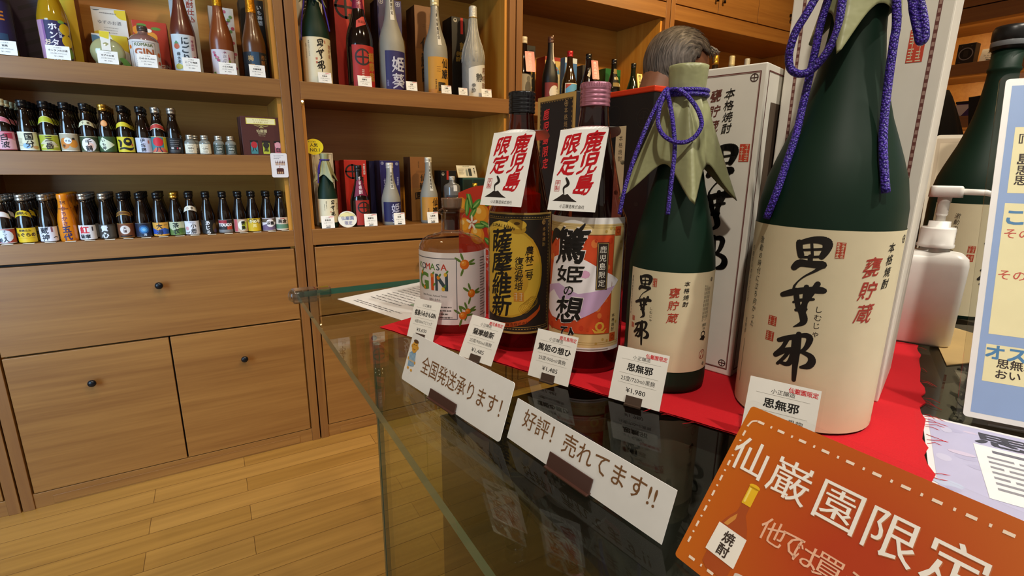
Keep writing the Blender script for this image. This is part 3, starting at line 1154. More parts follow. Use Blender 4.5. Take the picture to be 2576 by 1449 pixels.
b = MB(); a.wrap(b, 0.039, 0.0); b.build('front_label', root)
paper_cap(root, 0.293, 0.0166, 0.269, 0.1005, radians(14), bottle_profile(sml_prof), WASHI2, 11, 13)
b = MB()
for pl in ([(-16, -13, 270), (-17.4, -18.7, 268.6), (-20.9, -24, 254.9), (-21, -29, 243.3), (-17.6, -34, 234.8), (-12, -37, 229.5), (-4.6, -38.5, 226.4), (3.5, -38, 226.8), (10.1, -36, 231.5), (13.9, -33, 239.7), (12.2, -30, 247.9), (7, -26, 257.4), (-1.9, -22, 267), (-9.3, -20, 270.6), (-15, -17, 270)],
           [(-15, -16, 271), (-18.5, -18.7, 268.4), (-28.1, -25.3, 246.6), (-34.7, -31.3, 226.5), (-40.3, -35.4, 206.3), (-44.8, -39.8, 185), (-47.2, -43.2, 165.5)],
           [(-16, -16, 272), (-15.3, -19.6, 267.5), (-10.8, -24.6, 251.5), (-7.2, -30.4, 233.7), (-5.5, -35.5, 219.1), (-5.8, -41.4, 199.4), (-6.4, -45.7, 181.8), (-6.6, -48.1, 167.3)]):
    b.tube(smooth_path(pl), 0.00185, CORD, 10)
for z in (0.2670, 0.2706):
    b.tube([(0.0177 * cos(2 * pi * k / 28), 0.0177 * sin(2 * pi * k / 28), z) for k in range(28)], 0.0019, CORD, 10, closed=True)
b.ellipsoid((-0.0155, -0.0158, 0.2690), 0.0032, 0.0030, 0.0036, CORD, 12)
b.build('purple_cord', root)

# ---- pink-capped bottle
PNK = (0.3316, 0.4028)
p900 = lambda R: [(R * 0.93, 0.0), (R, 0.004), (R, 0.150), (R * 0.975, 0.157), (R * 0.885, 0.164), (R * 0.80, 0.174), (R * 0.73, 0.187), (R * 0.64, 0.202), (R * 0.56, 0.217), (R * 0.47, 0.232), (R * 0.395, 0.247), (R * 0.36, 0.258), (R * 0.355, 0.264), (R * 0.30, 0.270), (0.0, 0.2705)]
root = thing('shochu_bottle', 'pink-tinted glass bottle with pink screw cap and a hanging white tag', 'bottle', (PNK[0], PNK[1], ZB), cam_rz(*PNK), 'bottles displayed on the red cloth')
MB().lathe(p900(0.0385), PINKG, 64, close=False).build('bottle_body', root)
screw_cap(0.0146, 0.2625, 0.0215, mat('#c888a0', 0.3, metal=0.75)).build('screw_cap', root)
a = Art()
a.rect(-52, 42, 24.5, 159, '#ecebea', 0)
a.rect(-51, 41, 28.5, 153, '#dcc48a', 1)
for v in (151.2, 149.3, 31.5, 33.6):
    a.rect(-51, 41, v, v + 0.5, '#b89a58', 2)
a.rect(-51, 26.2, 43, 142.5, '#cf4a20', 2)
rn = random.Random(5)
for k in range(60):
    u = rn.uniform(-50, 24); v = rn.uniform(45, 141); r = rn.uniform(1.5, 4.5)
    a.ell(u, v, r * 0.8, r, rn.choice(['#d8602c', '#c23a18', '#dd7a3a', '#c8441c']), 3 + k * 0.014, 9)
a.frame(-51.5, 26.6, 42.6, 143, 0.6, '#8a5a2a', 4)
# white fan
fan = [(-52, 60)] + [(-40 + 4 * k, 122 - 0.0125 * (k * 4 - 20) ** 2) for k in range(0, 12)] + [(20, 106), (26, 103), (31, 100), (35, 97), (12, 68), (-6, 58), (-20, 54), (-40, 55)]
a.poly(fan, '#f0ecf0', 5)
a.poly([(-52, 86), (-30, 92), (-8, 84), (12, 88), (30, 92), (12, 68), (-6, 58), (-20, 54), (-40, 55), (-52, 60)], '#c8a8d0', 6)
a.poly([(-52, 76), (-38, 84), (-22, 70), (-10, 64), (-6, 58), (-20, 54), (-40, 55), (-52, 60)], '#f0e6ee', 7)
a.ell(-2, 104, 5, 4, '#d9a6c8', 6, 9)
for i, (ch, cv, sz, sx) in enumerate((('篤', 131, 37, 1.0), ('姫', 103, 18, 1.75), ('の', 86.5, 12, 1.05), ('想', 66.5, 29, 1.1), ('ひ', 43, 15, 1.2))):
    a.text(ch, -18, cv, sz, '#f4ece8', 8, nib=0.075, shear=0.10, sx=sx)
    a.text(ch, -18, cv, sz, '#120d0c', 9, nib=0.042, shear=0.10, sx=sx)
a.stroke([(-46, 131, 3.0), (-38, 142, 9), (-30, 141, 7), (-22, 146, 3)], '#120d0c', 9)
a.stroke([(-4, 153, 1.5), (-9, 146, 4), (-14, 140, 2.5)], '#120d0c', 9)
a.rect(8.6, 20.6, 88.5, 135.6, '#2c2420', 6); a.frame(9.4, 19.8, 89.3, 134.8, 0.4, '#c8a860', 7)
a.vtext('鹿児島限定', 14.6, 132.4, 7.4, '#f2eee2', 8, pitch=8.3)
a.vtext('本格焼酎', 30.6, 63.5, 4.2, '#2a2018', 5, pitch=4.9)
for (u, v, c) in ((31, 146, '#c2521e'), (31, 38.5, '#c2521e')):
    a.rect(u - 4, u + 4, v - 4.5, v + 4.5, c, 3); a.ring(u, v, 1.6, 2.3, '#9a3a12', 4)
for (u, v) in ((22, 149), (26, 148.5), (17, 146), (19, 37), (24, 35.5), (12, 33), (36, 135), (37, 128), (35, 54)):
    a.ell(u, v, 1.4, 1.6, '#c0a050', 3, 7)
a.ell(15, 51, 5, 5, '#e0b040', 5, 10); a.ell(15, 51, 2.6, 3, '#cf4a20', 6, 10)
a.poly([(7, 49), (12, 46), (15, 47), (18, 46), (23, 49), (20, 44), (10, 44)], '#e0b040', 5)
a.rect(-26, 26, 26, 27, '#8a8378', 2)
b = MB(); a.wrap(b, 0.0385, 0.0); b.build('front_label', root)
bl = MB(); Art().rect(-40, 40, 30, 150, '#4a1a1c', 0).wrap(bl, 0.0384, 0.0)
bl.v = [(-x, -y, z) for x, y, z in bl.v]
bl.build('back_label', root)

# ---- amber bottle with the yellow and black label
YEL = (0.3013, 0.4887)
root = thing('shochu_bottle', 'brown glass bottle with black cap and yellow-and-black label', 'bottle', (YEL[0], YEL[1], ZB), cam_rz(*YEL), 'bottles displayed on the red cloth')
MB().lathe(p900(0.0363), AMBER, 64, close=False).build('bottle_body', root)
screw_cap(0.0144, 0.2615, 0.0215, mat('#14161b', 0.25, metal=0.3, coat=0.4)).build('screw_cap', root)
a = Art()
a.rect(-43.5, 43.5, 22, 157.5, '#b89a52', 0)
a.rect(-43.5, 41.5, 24.5, 155.5, '#2b2620', 1)
for k in range(26):
    u = -43 + k * 3.25
    for v in (27, 152):
        a.rect(u, u + 2.0, v, v + 0.9, '#a88c48', 2)
a.rect(-43.5, 39, 29.5, 30.1, '#a88c48', 2); a.rect(-43.5, 39, 150.3, 150.9, '#a88c48', 2)
a.rect(38.6, 39.2, 29.5, 150.9, '#a88c48', 2)
for k in range(32):
    a.rect(36.6, 37.8, 32 + k * 3.7, 34 + k * 3.7, '#a88c48', 2)
jar = [(-44, 138), (-36, 142), (-24, 144.5), (-12, 144), (-4, 140), (6, 136), (14, 129), (20.5, 119), (24.5, 109), (26.5, 99), (26.6, 88), (24.8, 76), (20, 63), (12, 51), (2, 44), (-8, 41), (-22, 40.5), (-34, 41), (-44, 43)]
a.poly(jar, '#c9a02c', 3)
a.poly([(p[0] * 0.94 - 1, 90 + (p[1] - 90) * 0.95) for p in jar], '#d8b23a', 4)
a.ell(-4, 141, 10.5, 6.0, '#b88f24', 5, 20, rot=-0.12); a.ell(-3.5, 145.5, 10.5, 5.2, '#d8b23a', 6, 20, rot=-0.12); a.ell(-3.5, 146.2, 3.2, 1.7, '#6a4e14', 7, 14)
a.poly([(-44, 139), (-34, 145.5), (-24, 148.5), (-14, 147), (-14, 141), (-24, 143), (-34, 139.5), (-44, 133)], '#e2bf4e', 5)
for i, ch in enumerate('SATSUMAISHIN'):
    a.text(ch, -44 + i * 3.35, 140.5 + 3.4 * sin(pi * (i + 1) / 12.5), 4.4, '#2a2010', 8, bold=0.02, rot=0.28 - i * 0.06)
a.ell(-6, 82, 16, 17, '#c59a2a', 5, 24)
for k in range(8):
    a.ring(16 - k * 1.5, 60 - k * 1.2, 5.6, 5.9, '#a8821f', 6, 16)
for ch, cv in (('薩', 127.5), ('摩', 102.5), ('維', 78.5), ('新', 53.8)):
    a.text(ch, -21.8, cv, 27.0, '#15100c', 9, nib=0.035, sx=1.04, shear=0.06)
a.vtext('農林二号', 10.6, 122, 9.8, '#1c150e', 8, pitch=9.3, nib=0.02, shear=0.12)
a.vtext('復活栽培', -0.8, 110.2, 9.6, '#1c150e', 8, pitch=9.3, nib=0.02, shear=0.12)
seal(a, -6, 5, 60, 70.5, '#c8862a', 6)
a.poly([(-34, 33), (-10, 35), (8, 40), (22, 50), (25, 55), (25, 49), (20, 43), (8, 34), (-10, 29.5), (-34, 27)], '#c2541e', 8)
a.text('小正醸造株式会社', -6, 33, 4.4, '#5a2a10', 10, w=36, rot=0.14)
a.vtext('本格焼酎', 28.8, 142, 4.8, '#b89a52', 4, pitch=5.6)
a.crest(28, 147.2, 2.6, '#c8ac64', 4)
b = MB(); a.wrap(b, 0.0363, 0.0); b.build('front_label', root)

# ---- hanging white tags on the two screw-capped bottles
def neck_tag(label, c, R, lean_out, loc_u, zt, zb, W_, rz):
    root = thing('neck_tag', label, 'tag', (c[0], c[1], ZB), rz, 'hanging bottle tags')
    b = MB()
    W2 = W_ / 2
    h = zt - zb
    rise = sqrt(h * h + lean_out * lean_out)
    sa, ca = lean_out / rise, h / rise
    y_top = -0.020
    fn = lambda u, v, o: (loc_u + u, y_top - (rise - v) * sa - o * ca, zb + v * ca - o * sa + 0.0)
    m = mat('#eef0ee', 0.22, coat=0.5)
    rad = 0.004
    slab(b, fn, -W2, W2, 0, rise, 0.0005, m)
    # folded flap with the hole that rings the neck
    N = 24
    ring_o = []; ring_i = []
    for k in range(N + 1):
        th = pi + pi * k / N
        ring_o.append((loc_u * 0.4 + (W2 * 1.0) * cos(th) * -1, 0.004 - 0.032 * sin(th), zt + 0.0035 - 0.009 * (-sin(th))))
        ring_i.append((0.0150 * cos(th) * -1, 0.000 - 0.0150 * sin(th), zt + 0.0035 - 0.003 * (-sin(th))))
    top_l = fn(-W2, rise, 0); top_r = fn(W2, rise, 0)
    vs = ring_o + ring_i
    fs = [(k, k + 1, N + 2 + k, N + 1 + k) for k in range(N)]
    # front half of the flap, from the fold line to the ring
    o0 = len(vs)
    Mf = 12
    for k in range(Mf + 1):
        t = k / Mf
        vs.append((top_l[0] + (top_r[0] - top_l[0]) * t, top_l[1], top_l[2]))
    for k in range(Mf + 1):
        th = pi + pi * k / Mf
        vs.append((0.0150 * cos(th), 0.0 + 0.0150 * sin(th), zt + 0.0035))
    for k in range(Mf):
        fs.append((o0 + k, o0 + k + 1, o0 + Mf + 2 + k, o0 + Mf + 1 + k))
    fs.append((o0, o0 + Mf + 1, 0)) ; fs.append((o0 + Mf, N, o0 + 2 * Mf + 1))
    fs.append((0, o0 + Mf + 1, N + 1)); fs.append((N, 2 * N + 1, o0 + 2 * Mf + 1))
    b.add(vs, fs, m)
    a = Art()
    H = rise * 1000; Wm = W_ * 1000
    red = '#b81420'
    for i, ch in enumerate('鹿児島'):
        a.text(ch, Wm * 0.23 - i * Wm * .02, H * (0.845 - 0.255 * i), H * 0.275, red, 2, nib=0.045, shear=0.16, sx=0.92)
    for i, ch in enumerate('限定'):
        a.text(ch, -Wm * 0.21, H * (0.825 - 0.26 * i), H * 0.27, red, 2, nib=0.045, shear=0.16, sx=0.92)
    # small ink volcano and a red seal
    a.poly([(-Wm * .42, H * .115), (-Wm * .30, H * .165), (-Wm * .22, H * .205), (-Wm * .17, H * .195), (-Wm * .12, H * .208), (-Wm * .02, H * .155), (Wm * .10, H * .115)], '#26211f', 2)
    a.stroke([(-Wm * .20, H * .21, 1.2), (-Wm * .22, H * .28, 2.0), (-Wm * .14, H * .33, 3.2), (-Wm * .20, H * .40, 2.0)], '#2c2725', 3)
    a.frame(-Wm * .42, -Wm * .31, H * .235, H * .37, 0.4, red, 2)
    a.vtext('手製', -Wm * .365, H * .365, H * .058, red, 3)
    a.text('小正醸造株式会社', 0.5, H * 0.055, H * 0.05, '#4a4642', 2, w=Wm * 0.52)
    a.plane(b, fn, film=0.0001, rough=0.35)
    b.build('tag_card', root)
    return root


neck_tag('white hanging tag with red characters on the black-capped brown bottle', YEL, 0.0363, 0.026, 0.0035, 0.2405, 0.1650, 0.0525, radians(-64))
neck_tag('white hanging tag with red characters on the pink-capped bottle', PNK, 0.0385, 0.024, -0.0015, 0.2405, 0.1650, 0.0495, radians(-62))

# ---- squat gin bottle
GIN = (0.2583, 0.5827)
root = thing('gin_bottle', 'squat clear glass bottle with a glass stopper and white orange-fruit label', 'bottle', (GIN[0], GIN[1], ZB), cam_rz(*GIN), 'bottles displayed on the red cloth')
gp = [(0.0385, 0.0), (0.0420, 0.003), (0.0423, 0.006), (0.0423, 0.1000), (0.0420, 0.1060), (0.0405, 0.1110), (0.0375, 0.1155), (0.0325, 0.1190), (0.0250, 0.1215), (0.0180, 0.1230), (0.0145, 0.1245), (0.0132, 0.1275), (0.0130, 0.140), (0.0133, 0.1455), (0.0165, 0.1480), (0.0178, 0.1500), (0.0165, 0.1520), (0.0125, 0.1540), (0.0, 0.1541)]
MB().lathe(gp, CLEAR, 64, close=False).build('bottle_body', root)
MB().lathe([(0.0100, 0.128), (0.0102, 0.1535), (0.0122, 0.1545), (0.0122, 0.1560), (0.0133, 0.1655), (0.0128, 0.1668), (0.0, 0.1669)], mat('#8a705c', 0.08, trans=0.5, coat=0.4), 40).build('stopper', root)
a = Art()
a.rect(-60, 60, 14.5, 104.5, '#e9e3e2', 0)
a.rect(-60, 4.9, 96.8, 97.9, '#6a6a72', 1); a.rect(3.9, 4.9, 22, 96.8, '#6a6a72', 1); a.rect(-60, 4.9, 21.4, 22.4, '#6a6a72', 1)
pal = ['#d9541e', '#5d8a3a', '#e39a24', '#3a4a52', '#7ba04a', '#c8402a']
for i, ch in enumerate('KOMASA'):
    a.text(ch, -48 + i * 7.4, 87.3, 11.2, pal[(i * 2 + 1) % 6], 2, bold=0.018)
for i, ch in enumerate('GIN'):
    u = (-42, -26.5, -14.2)[i]
    a.text(ch, u, 69.3, 29, pal[(1, 0, 3)[i]], 2, bold=0.03, sx=(1.0, 1.0, 0.82)[i])
rn = random.Random(2)
for u, v in ((-45, 78), (-40, 60), (-27, 76), (-26, 62), (-18, 74), (-12, 60), (-9, 78)):
    a.ell(u, v, 2.2, 2.6, rn.choice(['#e08a1e', '#d9541e', '#e8b83a']), 4, 10); a.ell(u + 2, v + 3, 1.2, 2.6, '#5d8a3a', 4, 8, rot=-0.6)
a.text('Japan Proven, Refined Tones', -26, 51, 3.0, '#2c2c30', 2, w=36)
a.text('桜島小みかん', -24, 46, 3.6, '#2c2c30', 2, w=16)
a.lines(-40, 0, 38, 4, 4.4, 1.6, '#6a6664', 2, 4)
a.text('500ml', -5, 24.5, 3.0, '#2c2c30', 2)
for u, v, r in ((14.4, 90, 6.0), (23.5, 53, 5.2), (11.5, 26, 5.0), (18, 31, 3.6)):
    for an in (2.5, 1.9, 0.35, 0.0, -1.9):
        a.ell(u + (r + 4) * cos(an), v + (r + 4) * sin(an), 5.2, 1.5, '#5f7f34', 1, 10, rot=an)
    a.ell(u, v, r, r, '#d9701c', 2, 18); a.ell(u - r * .2, v + r * .25, r * .6, r * .55, '#e8932e', 3, 14); a.ell(u - r * .35, v + r * .4, r * .2, r * .2, '#f3c27a', 4, 8)
for k in range(22):
    a.rect(38, 52 - (k * 7 % 9), 22 + k * 3.5, 23.3 + k * 3.5, '#8a8684', 1)
b = MB(); a.wrap(b, 0.0423, 0.0); b.build('front_label', root)

# ---- cartons behind them
# small white carton
a = Art()
W_, H_ = 84.0, 297.0
BR_ = '#6a3a34'
def white_front(a, W_, H_, sc, cu, cv_mid, hon_u, kame_u, hon_top, hs):
    a.frame(4.5, W_ - 4.5, 6.5, H_ - 6.5, 1.5, BR_, 1)
    a.frame(5.4, W_ - 5.4, 7.4, H_ - 7.4, 0.4, '#b89a90', 2)
    a.crest(W_ - 10.3, H_ - 12, 3.6, '#4a3430')
    a.crest(W_ - 10, 12.6, 3.6, '#4a3430')
    a.vtext('本格焼酎', hon_u, hon_top, hs, INK, 3, pitch=hs * 1.07, nib=0.018, shear=0.15)
    a.vtext('甕貯蔵', kame_u, hon_top, hs * 1.18, '#6a342c', 3, pitch=hs * 1.43, nib=0.018, shear=0.15)
white_front(a, W_, H_, 1, 0, 0, W_ - 30.5, W_ - 43.5, 278, 9.6)
brush(a, (SHI, MU, JA), W_ - 34, 160, 1.16, INK, 3)
seal(a, W_ - 16.2, W_ - 7.2, 212, 227.8, '#c9452e')
sa = Art()
sa.frame(5, 65, 6, 291, 1.2, BR_, 1)
sa.rect(18, 52, 30, 265, '#5a4a3c', 1)
root = carton('gift_carton', 'tall white carton with black brush characters behind the purple-bowed green bottle', None, 0, W_ / 1000, 0.070, H_ / 1000, '#ebe6da', front=a, group='cartons behind the bottles')
rzb = radians(-75)
root.location = (0.434 - 0.084 * cos(rzb), 0.2935 - 0.084 * sin(rzb), ZB)
root.rotation_euler = (0, 0, rzb)
p = MB(); sa.plane(p, lambda u, v, o: (0.084 + o + 0.0002, u, v), film=0.00006); p.build('side_print', root)
# large white carton
a = Art()
W_, H_ = 114.0, 402.0
a.frame(8.2, W_ - 8.2, 9, H_ - 9, 2.6, BR_, 1)
for k in range(64):
    for u in (8.6, W_ - 10.4):
        a.rect(u, u + 1.8, 12 + k * 6.0, 15.2 + k * 6.0, '#a58478', 2)
seal(a, W_ - 25.0, W_ - 14.5, 289.5, 314, '#c9452e')
brush(a, (SHI, MU, JA), W_ / 2 - 6, 205, 1.55, INK, 3)
a.crest(W_ - 15, H_ - 15, 4.6, '#4a3430')
root = carton('gift_carton', 'largest white carton standing right behind the tallest green bottle', None, 0, 0.114, 0.108, 0.402, '#e9e4d8', front=a, group='cartons behind the bottles')
rzb = radians(-72)
root.location = (0.502 - 0.114 * cos(rzb), 0.190 - 0.114 * sin(rzb), ZB)
root.rotation_euler = (0, 0, rzb)
# black carton with a gold border
a = Art()
W_, H_ = 92.0, 303.0
a.frame(0.3, W_ - 0.3, 0.3, H_ - 0.3, 6.4, '#c9a862', 1)
a.frame(7.0, W_ - 7.0, 7.0, H_ - 7.0, 1.0, '#7a623a', 2)
for k in range(46):
    a.rect(W_ - 9.2, W_ - 8.4, 10 + k * 6.2, 12.4 + k * 6.2, '#b89a5a', 2); a.rect(8.4, 9.2, 10 + k * 6.2, 12.4 + k * 6.2, '#b89a5a', 2)
for k in range(12):
    a.rect(11 + k * 6.2, 13.4 + k * 6.2, H_ - 9.2, H_ - 8.4, '#b89a5a', 2)
a.crest(W_ - 21.8, H_ - 13.8, 4.2, '#b39a6a', 2)
a.vtext('本格焼酎', W_ - 22, 284.5, 8.2, '#b39a6a', 2, pitch=9.0)
a.vtext('鹿児島限定', W_ - 69, 286, 15.5, '#f04048', 2, pitch=17, nib=0.03, shear=0.15)
root = carton('gift_carton', 'black carton with gold border and red characters behind the brown bottle', None, 0, 0.092, 0.080, 0.303, '#1f1c20', front=a, group='cartons behind the bottles')
rzb = radians(-90)
root.location = (0.4275, 0.557 + 0.092, ZB); root.rotation_euler = (0, 0, rzb)
# near-black carton with a red lid
a = Art()
W_ = 90.0
a.rect(W_ - 61, W_ - 43, 120, 257.5, '#d9c8a0', 1)
a.vtext('本格焼酎', W_ - 51.5, 246, 7.2, '#2a2018', 2, pitch=8.6)
a.ring(W_ - 14.7, 265, 11.2, 11.7, '#3a332c', 1, 30); a.crest(W_ - 14.7, 265, 8, '#332c27', 1, 0.5)
a.ring(W_ - 66, 272, 11, 11.5, '#332c27', 1, 30)
for k in range(16):
    a.ell(W_ - 8 - (k * 37 % 60), 30 + k * 13, 4, 3, '#241d1c', 1, 9)
root = carton('gift_carton', 'dark carton with a bright red lid, between the black carton and white carton', None, 0, 0.090, 0.080, 0.300, '#171416', front=a, group='cartons behind the bottles', lid=(0.006, '#d03818'))
rzb = radians(-88)
root.location = (0.4690 - 0.090 * cos(rzb), 0.4600 - 0.090 * sin(rzb), ZB); root.rotation_euler = (0, 0, rzb)

# red orange-fruit carton with an arched top
root = thing('gift_carton', 'red carton printed with orange fruit behind the squat gin bottle', 'box', (0.303, 0.660, ZB), radians(-68), 'cartons behind the bottles')
b = MB()
m = mat('#c8341c', 0.4)
n = 14
top = [(0.096 * k / n, 0.1685 + 0.0115 * sin(pi * min(1.0, (k / n) * 1.0))) for k in range(n + 1)]
fr = [(0, 0)] + [(0.096, 0)] + top[::-1]
N = len(fr)
b.add([(x, 0, z) for x, z in fr] + [(x, 0.066, z) for x, z in fr], [tuple(range(N)), tuple(range(2 * N - 1, N - 1, -1))] + [((k + 1) % N, k, N + k, N + (k + 1) % N) for k in range(N)], m)
b.build('carton_body', root)
a = Art()
for u, v, r in ((42.6, 140.5, 15.5), (12, 122.5, 12), (35.5, 112, 13), (6, 152, 11), (70, 150, 13), (66, 120, 12)):
    a.ell(u, v, r, r, '#e08a1a', 2, 22); a.ell(u - 1.5, v + 2, r * .75, r * .7, '#eda52c', 3, 18); a.ell(u - 4, v + 5, r * .32, r * .28, '#f6cf78', 4, 12)
for u, v, l, w_, an in ((22, 160, 15, 4.5, 1.9), (17, 150, 13, 4.5, 1.5), (34, 154, 11, 4.5, .7), (40, 125, 11, 4, .1), (60, 160, 12, 4, .6), (56, 104, 9, 4, -.6), (28, 142, 10, 4, .9), (50, 128, 10, 3.5, -.3)):
    a.ell(u, v, l, w_, '#4f8a34', 5, 14, rot=an); a.ell(u, v, l * .8, w_ * .3, '#8fbf62', 6, 10, rot=an)
for an in (0.4, 1.6, 2.8, 4.1, 5.3):
    a.ell(26 + 6 * cos(an), 128 + 6 * sin(an), 5.2, 1.9, '#f0ead8', 7, 10, rot=an)
for v, t_, sz in ((95, 'Inspired', 6), (84.5, 'Komasa Art', 8.5), (76, 'IN ON', 6.5), (66, 'GIN', 6)):
    a.text(t_, 58, v, sz, '#f3e6dc', 3)
p = MB(); a.plane(p, lambda u, v, o: (u, -o - 0.0002, v), film=0.00006, rough=0.45, edge=(0.0, 0.096, 0.0, 0.168)); p.build('front_print', root)

# ================================================================== CARDS AND SIGNS ON THE GLASS
GP = 'price cards on the glass counter'
def cpos(bl, ang, w):
    return (bl[0] + cos(radians(ang)) * w / 2, bl[1] + sin(radians(ang)) * w / 2, ZC + 0.0003)


price_card('price card reading 3,630 yen in front of the squat gin bottle', cpos((0.190, 0.575), -65, 0.0455), radians(-65), '小正醸造', '桜島小みかんGIN', '40度/500ml/フビリック', '¥3,630', w=0.043, h=0.050, group=GP)
price_card('price card reading 1,485 yen in front of the black-capped brown bottle', cpos((0.218, 0.485), -71, 0.0535), radians(-71), '小正醸造', '薩摩維新', '25度/900ml/黒麹', '¥1,485', flag='鹿児島限定', w=0.049, h=0.0495, lean=radians(28), group=GP)
price_card('price card reading 1,485 yen in front of the pink-capped bottle', cpos((0.256, 0.401), -67.4, 0.0518), radians(-67.4), '小正醸造', '篤姫の想ひ', '25度/900ml/黄麹', '¥1,485', flag='鹿児島限定', w=0.047, h=0.050, group=GP)
price_card('price card reading 1,980 yen in front of the purple-bowed green bottle', cpos((0.293, 0.321), -65, 0.0520), radians(-65), '小正醸造', '思無邪', '25度/720ml/黒麹', '¥1,980', flag='仙巌園限定', w=0.0475, h=0.0505, group=GP)
price_card('price card half hidden by the orange sign, in front of the tallest green bottle', cpos((0.335, 0.2145), -66, 0.0510), radians(-66), '小正醸造', '思無邪', '25度/1.8L/黒麹', '¥3,980', flag='仙巌園限定', w=0.0485, h=0.0515, group=GP)


def long_sign(label, loc, rz, w, h, lean, text, tu, tv, ts, clip, man=False, rad=0.0):
    root = thing('counter_sign', label, 'sign', loc, rz, 'white signs along the counter edge')
    fn = card_frame(lean)
    b = MB()
    slab(b, fn, 0, w, 0, h, 0.0006, mat('#eceeee', 0.35), rad)
    a = Art()
    a.text(text, tu[0], tv, ts, '#a98c6a', 1, w=tu[1] - tu[0], align='l')
    a.text(text, tu[0] + 0.25, tv + 0.2, ts, '#7a5534', 2, w=tu[1] - tu[0], align='l')
    if man:   # little printed man in a blue cotton robe
        s_ = '#d9a03a'
        a.poly([(3.0, 28), (8, 31), (14, 30), (16, 22), (15.5, 17), (5, 15), (3.8, 21)], '#7fa6c8', 2)
        for k in range(5):
            a.rect(4.5 + k * 2.3, 5.4 + k * 2.3, 17, 28.5, '#a9c6dc', 3)
        a.rect(4, 15.8, 20.6, 22, '#c8b89a', 4)
        a.ell(9.8, 35.5, 5.0, 6.2, s_, 4, 20); a.ell(4.6, 35.5, 1.4, 1.8, s_, 4, 10); a.ell(15.0, 35.5, 1.4, 1.8, s_, 4, 10)
        a.ell(9.8, 40.8, 4.4, 1.8, '#5a3d22', 5, 14)
        a.stroke([(7.0, 37.0, .4), (8.0, 37.5, .4), (8.9, 37.0, .4)], '#4a3018', 6); a.stroke([(10.8, 37.0, .4), (11.7, 37.5, .4), (12.6, 37.0, .4)], '#4a3018', 6)
        a.stroke([(7.8, 33.4, .4), (9.8, 32.4, .5), (11.8, 33.4, .4)], '#8a4a20', 6)
        a.ell(6.8, 13.6, 1.9, 1.3, s_, 4, 10); a.ell(13.2, 12.8, 1.9, 1.3, s_, 4, 10); a.ell(3.4, 22.5, 1.2, 1.6, s_, 4, 10); a.ell(16.2, 21, 1.2, 1.6, s_, 4, 10)
    a.plane(b, fn, film=0.0001)
    b.build('sign_card', root)
    b = MB()
    m = mat('#4a2f28', 0.35, coat=0.2)
    slab(b, lambda u, v, o: fn(u, v, o + 0.0022), clip[0], clip[1], -0.0006, clip[2], 0.0012, m)
    b.box(clip[0], clip[1], -0.004, 0.022, 0.0, 0.0014, m)
    slab(b, lambda u, v, o: fn(u, v, o - 0.0012), clip[0], clip[1], -0.0004, clip[2] * 0.9, 0.0010, m)
    b.build('clip_stand', root, bevel=0.0004)
    return root


long_sign('white sign with a small blue-robed man, nearer the far end of the counter', (0.1435, 0.454, ZC + 0.0012), radians(-80.2), 0.1545, 0.0475, radians(19), '全国発送承ります！', (28, 147), 24, 17.5, (0.0535, 0.0955, 0.0086), man=True, rad=0.0025)
long_sign('white sign with brown lettering ending in two exclamation marks, beside the orange sign', (0.1785, 0.305, ZC + 0.0016), radians(-82.9), 0.1435, 0.0320, radians(19), '好評！売れてます!!', (12, 133), 21.5, 15.5, (0.0478, 0.0890, 0.0108))

# orange laminated sign
def orange_print():
    m = bpy.data.materials.new('orange_printed_card')
    m.use_nodes = True
    nt = m.node_tree
    bs = nt.nodes['Principled BSDF']
    tc = nt.nodes.new('ShaderNodeTexCoord')
    mp = nt.nodes.new('ShaderNodeMapping')
    mp.inputs['Location'].default_value = (-0.86, 0.0, -0.46)
    mp.inputs['Scale'].default_value = (11.6, 0.01, 13.5)
    gr = nt.nodes.new('ShaderNodeTexGradient')
    gr.gradient_type = 'SPHERICAL'
    r = nt.nodes.new('ShaderNodeValToRGB')
    r.color_ramp.elements[0].position = 0.0
    r.color_ramp.elements[0].color = lin('#c56a12') + (1,)
    r.color_ramp.elements[1].position = 0.85
    r.color_ramp.elements[1].color = lin('#b33c18') + (1,)
    nt.links.new(tc.outputs['Object'], mp.inputs['Vector'])
    nt.links.new(mp.outputs['Vector'], gr.inputs['Vector'])
    nt.links.new(gr.outputs['Fac'], r.inputs['Fac'])
    nt.links.new(r.outputs['Color'], bs.inputs['Base Color'])
    bs.inputs['Roughness'].default_value = 0.4
    return m


root = thing('shop_sign', 'orange laminated sign with white characters and a bottle drawing in the front corner', 'sign', (0.195, 0.155, ZC + 0.0006), radians(-88))
LO = radians(37.2)
fn = card_frame(LO)
b = MB()
slab(b, fn, 0.0018, 0.1482, 0.0018, 0.0948, 0.0006, orange_print(), 0.002)
a = Art()
for ch, u, v, sz in (('仙', 13.8, 68.4, 22), ('巌', 36.2, 67.2, 22.5), ('園', 59.2, 67, 23), ('限', 81.2, 66, 23), ('定', 103, 66.5, 23)):
    a.text(ch, u + .3, v - .3, sz * .93, '#b8683a', 2, bold=0.010, shear=-0.04); a.text(ch, u, v, sz * .93, '#f1ece4', 3, bold=0.004, shear=-0.04)
for ch, u, v in (('他', 39.5, 40.4), ('で', 49, 40.6), ('は', 56.5, 39.6), ('買', 66, 40), ('え', 77, 39.5), ('な', 87, 39.5), ('い', 97, 39.5)):
    a.text(ch, u, v, 12.5, '#eab596', 3, bold=0.004)
u = 9.0
k = 0
while u < 140:
    w_ = 3.6 if k % 2 == 0 else 0.9
    a.rect(u, u + w_, 87.2, 88.6, '#f0dcc8', 2); a.rect(u, u + w_, 5.6, 7.0, '#f0dcc8', 2)
    u += w_ + (3.6 if k % 2 == 0 else 3.2); k += 1
v = 12.0
k = 0
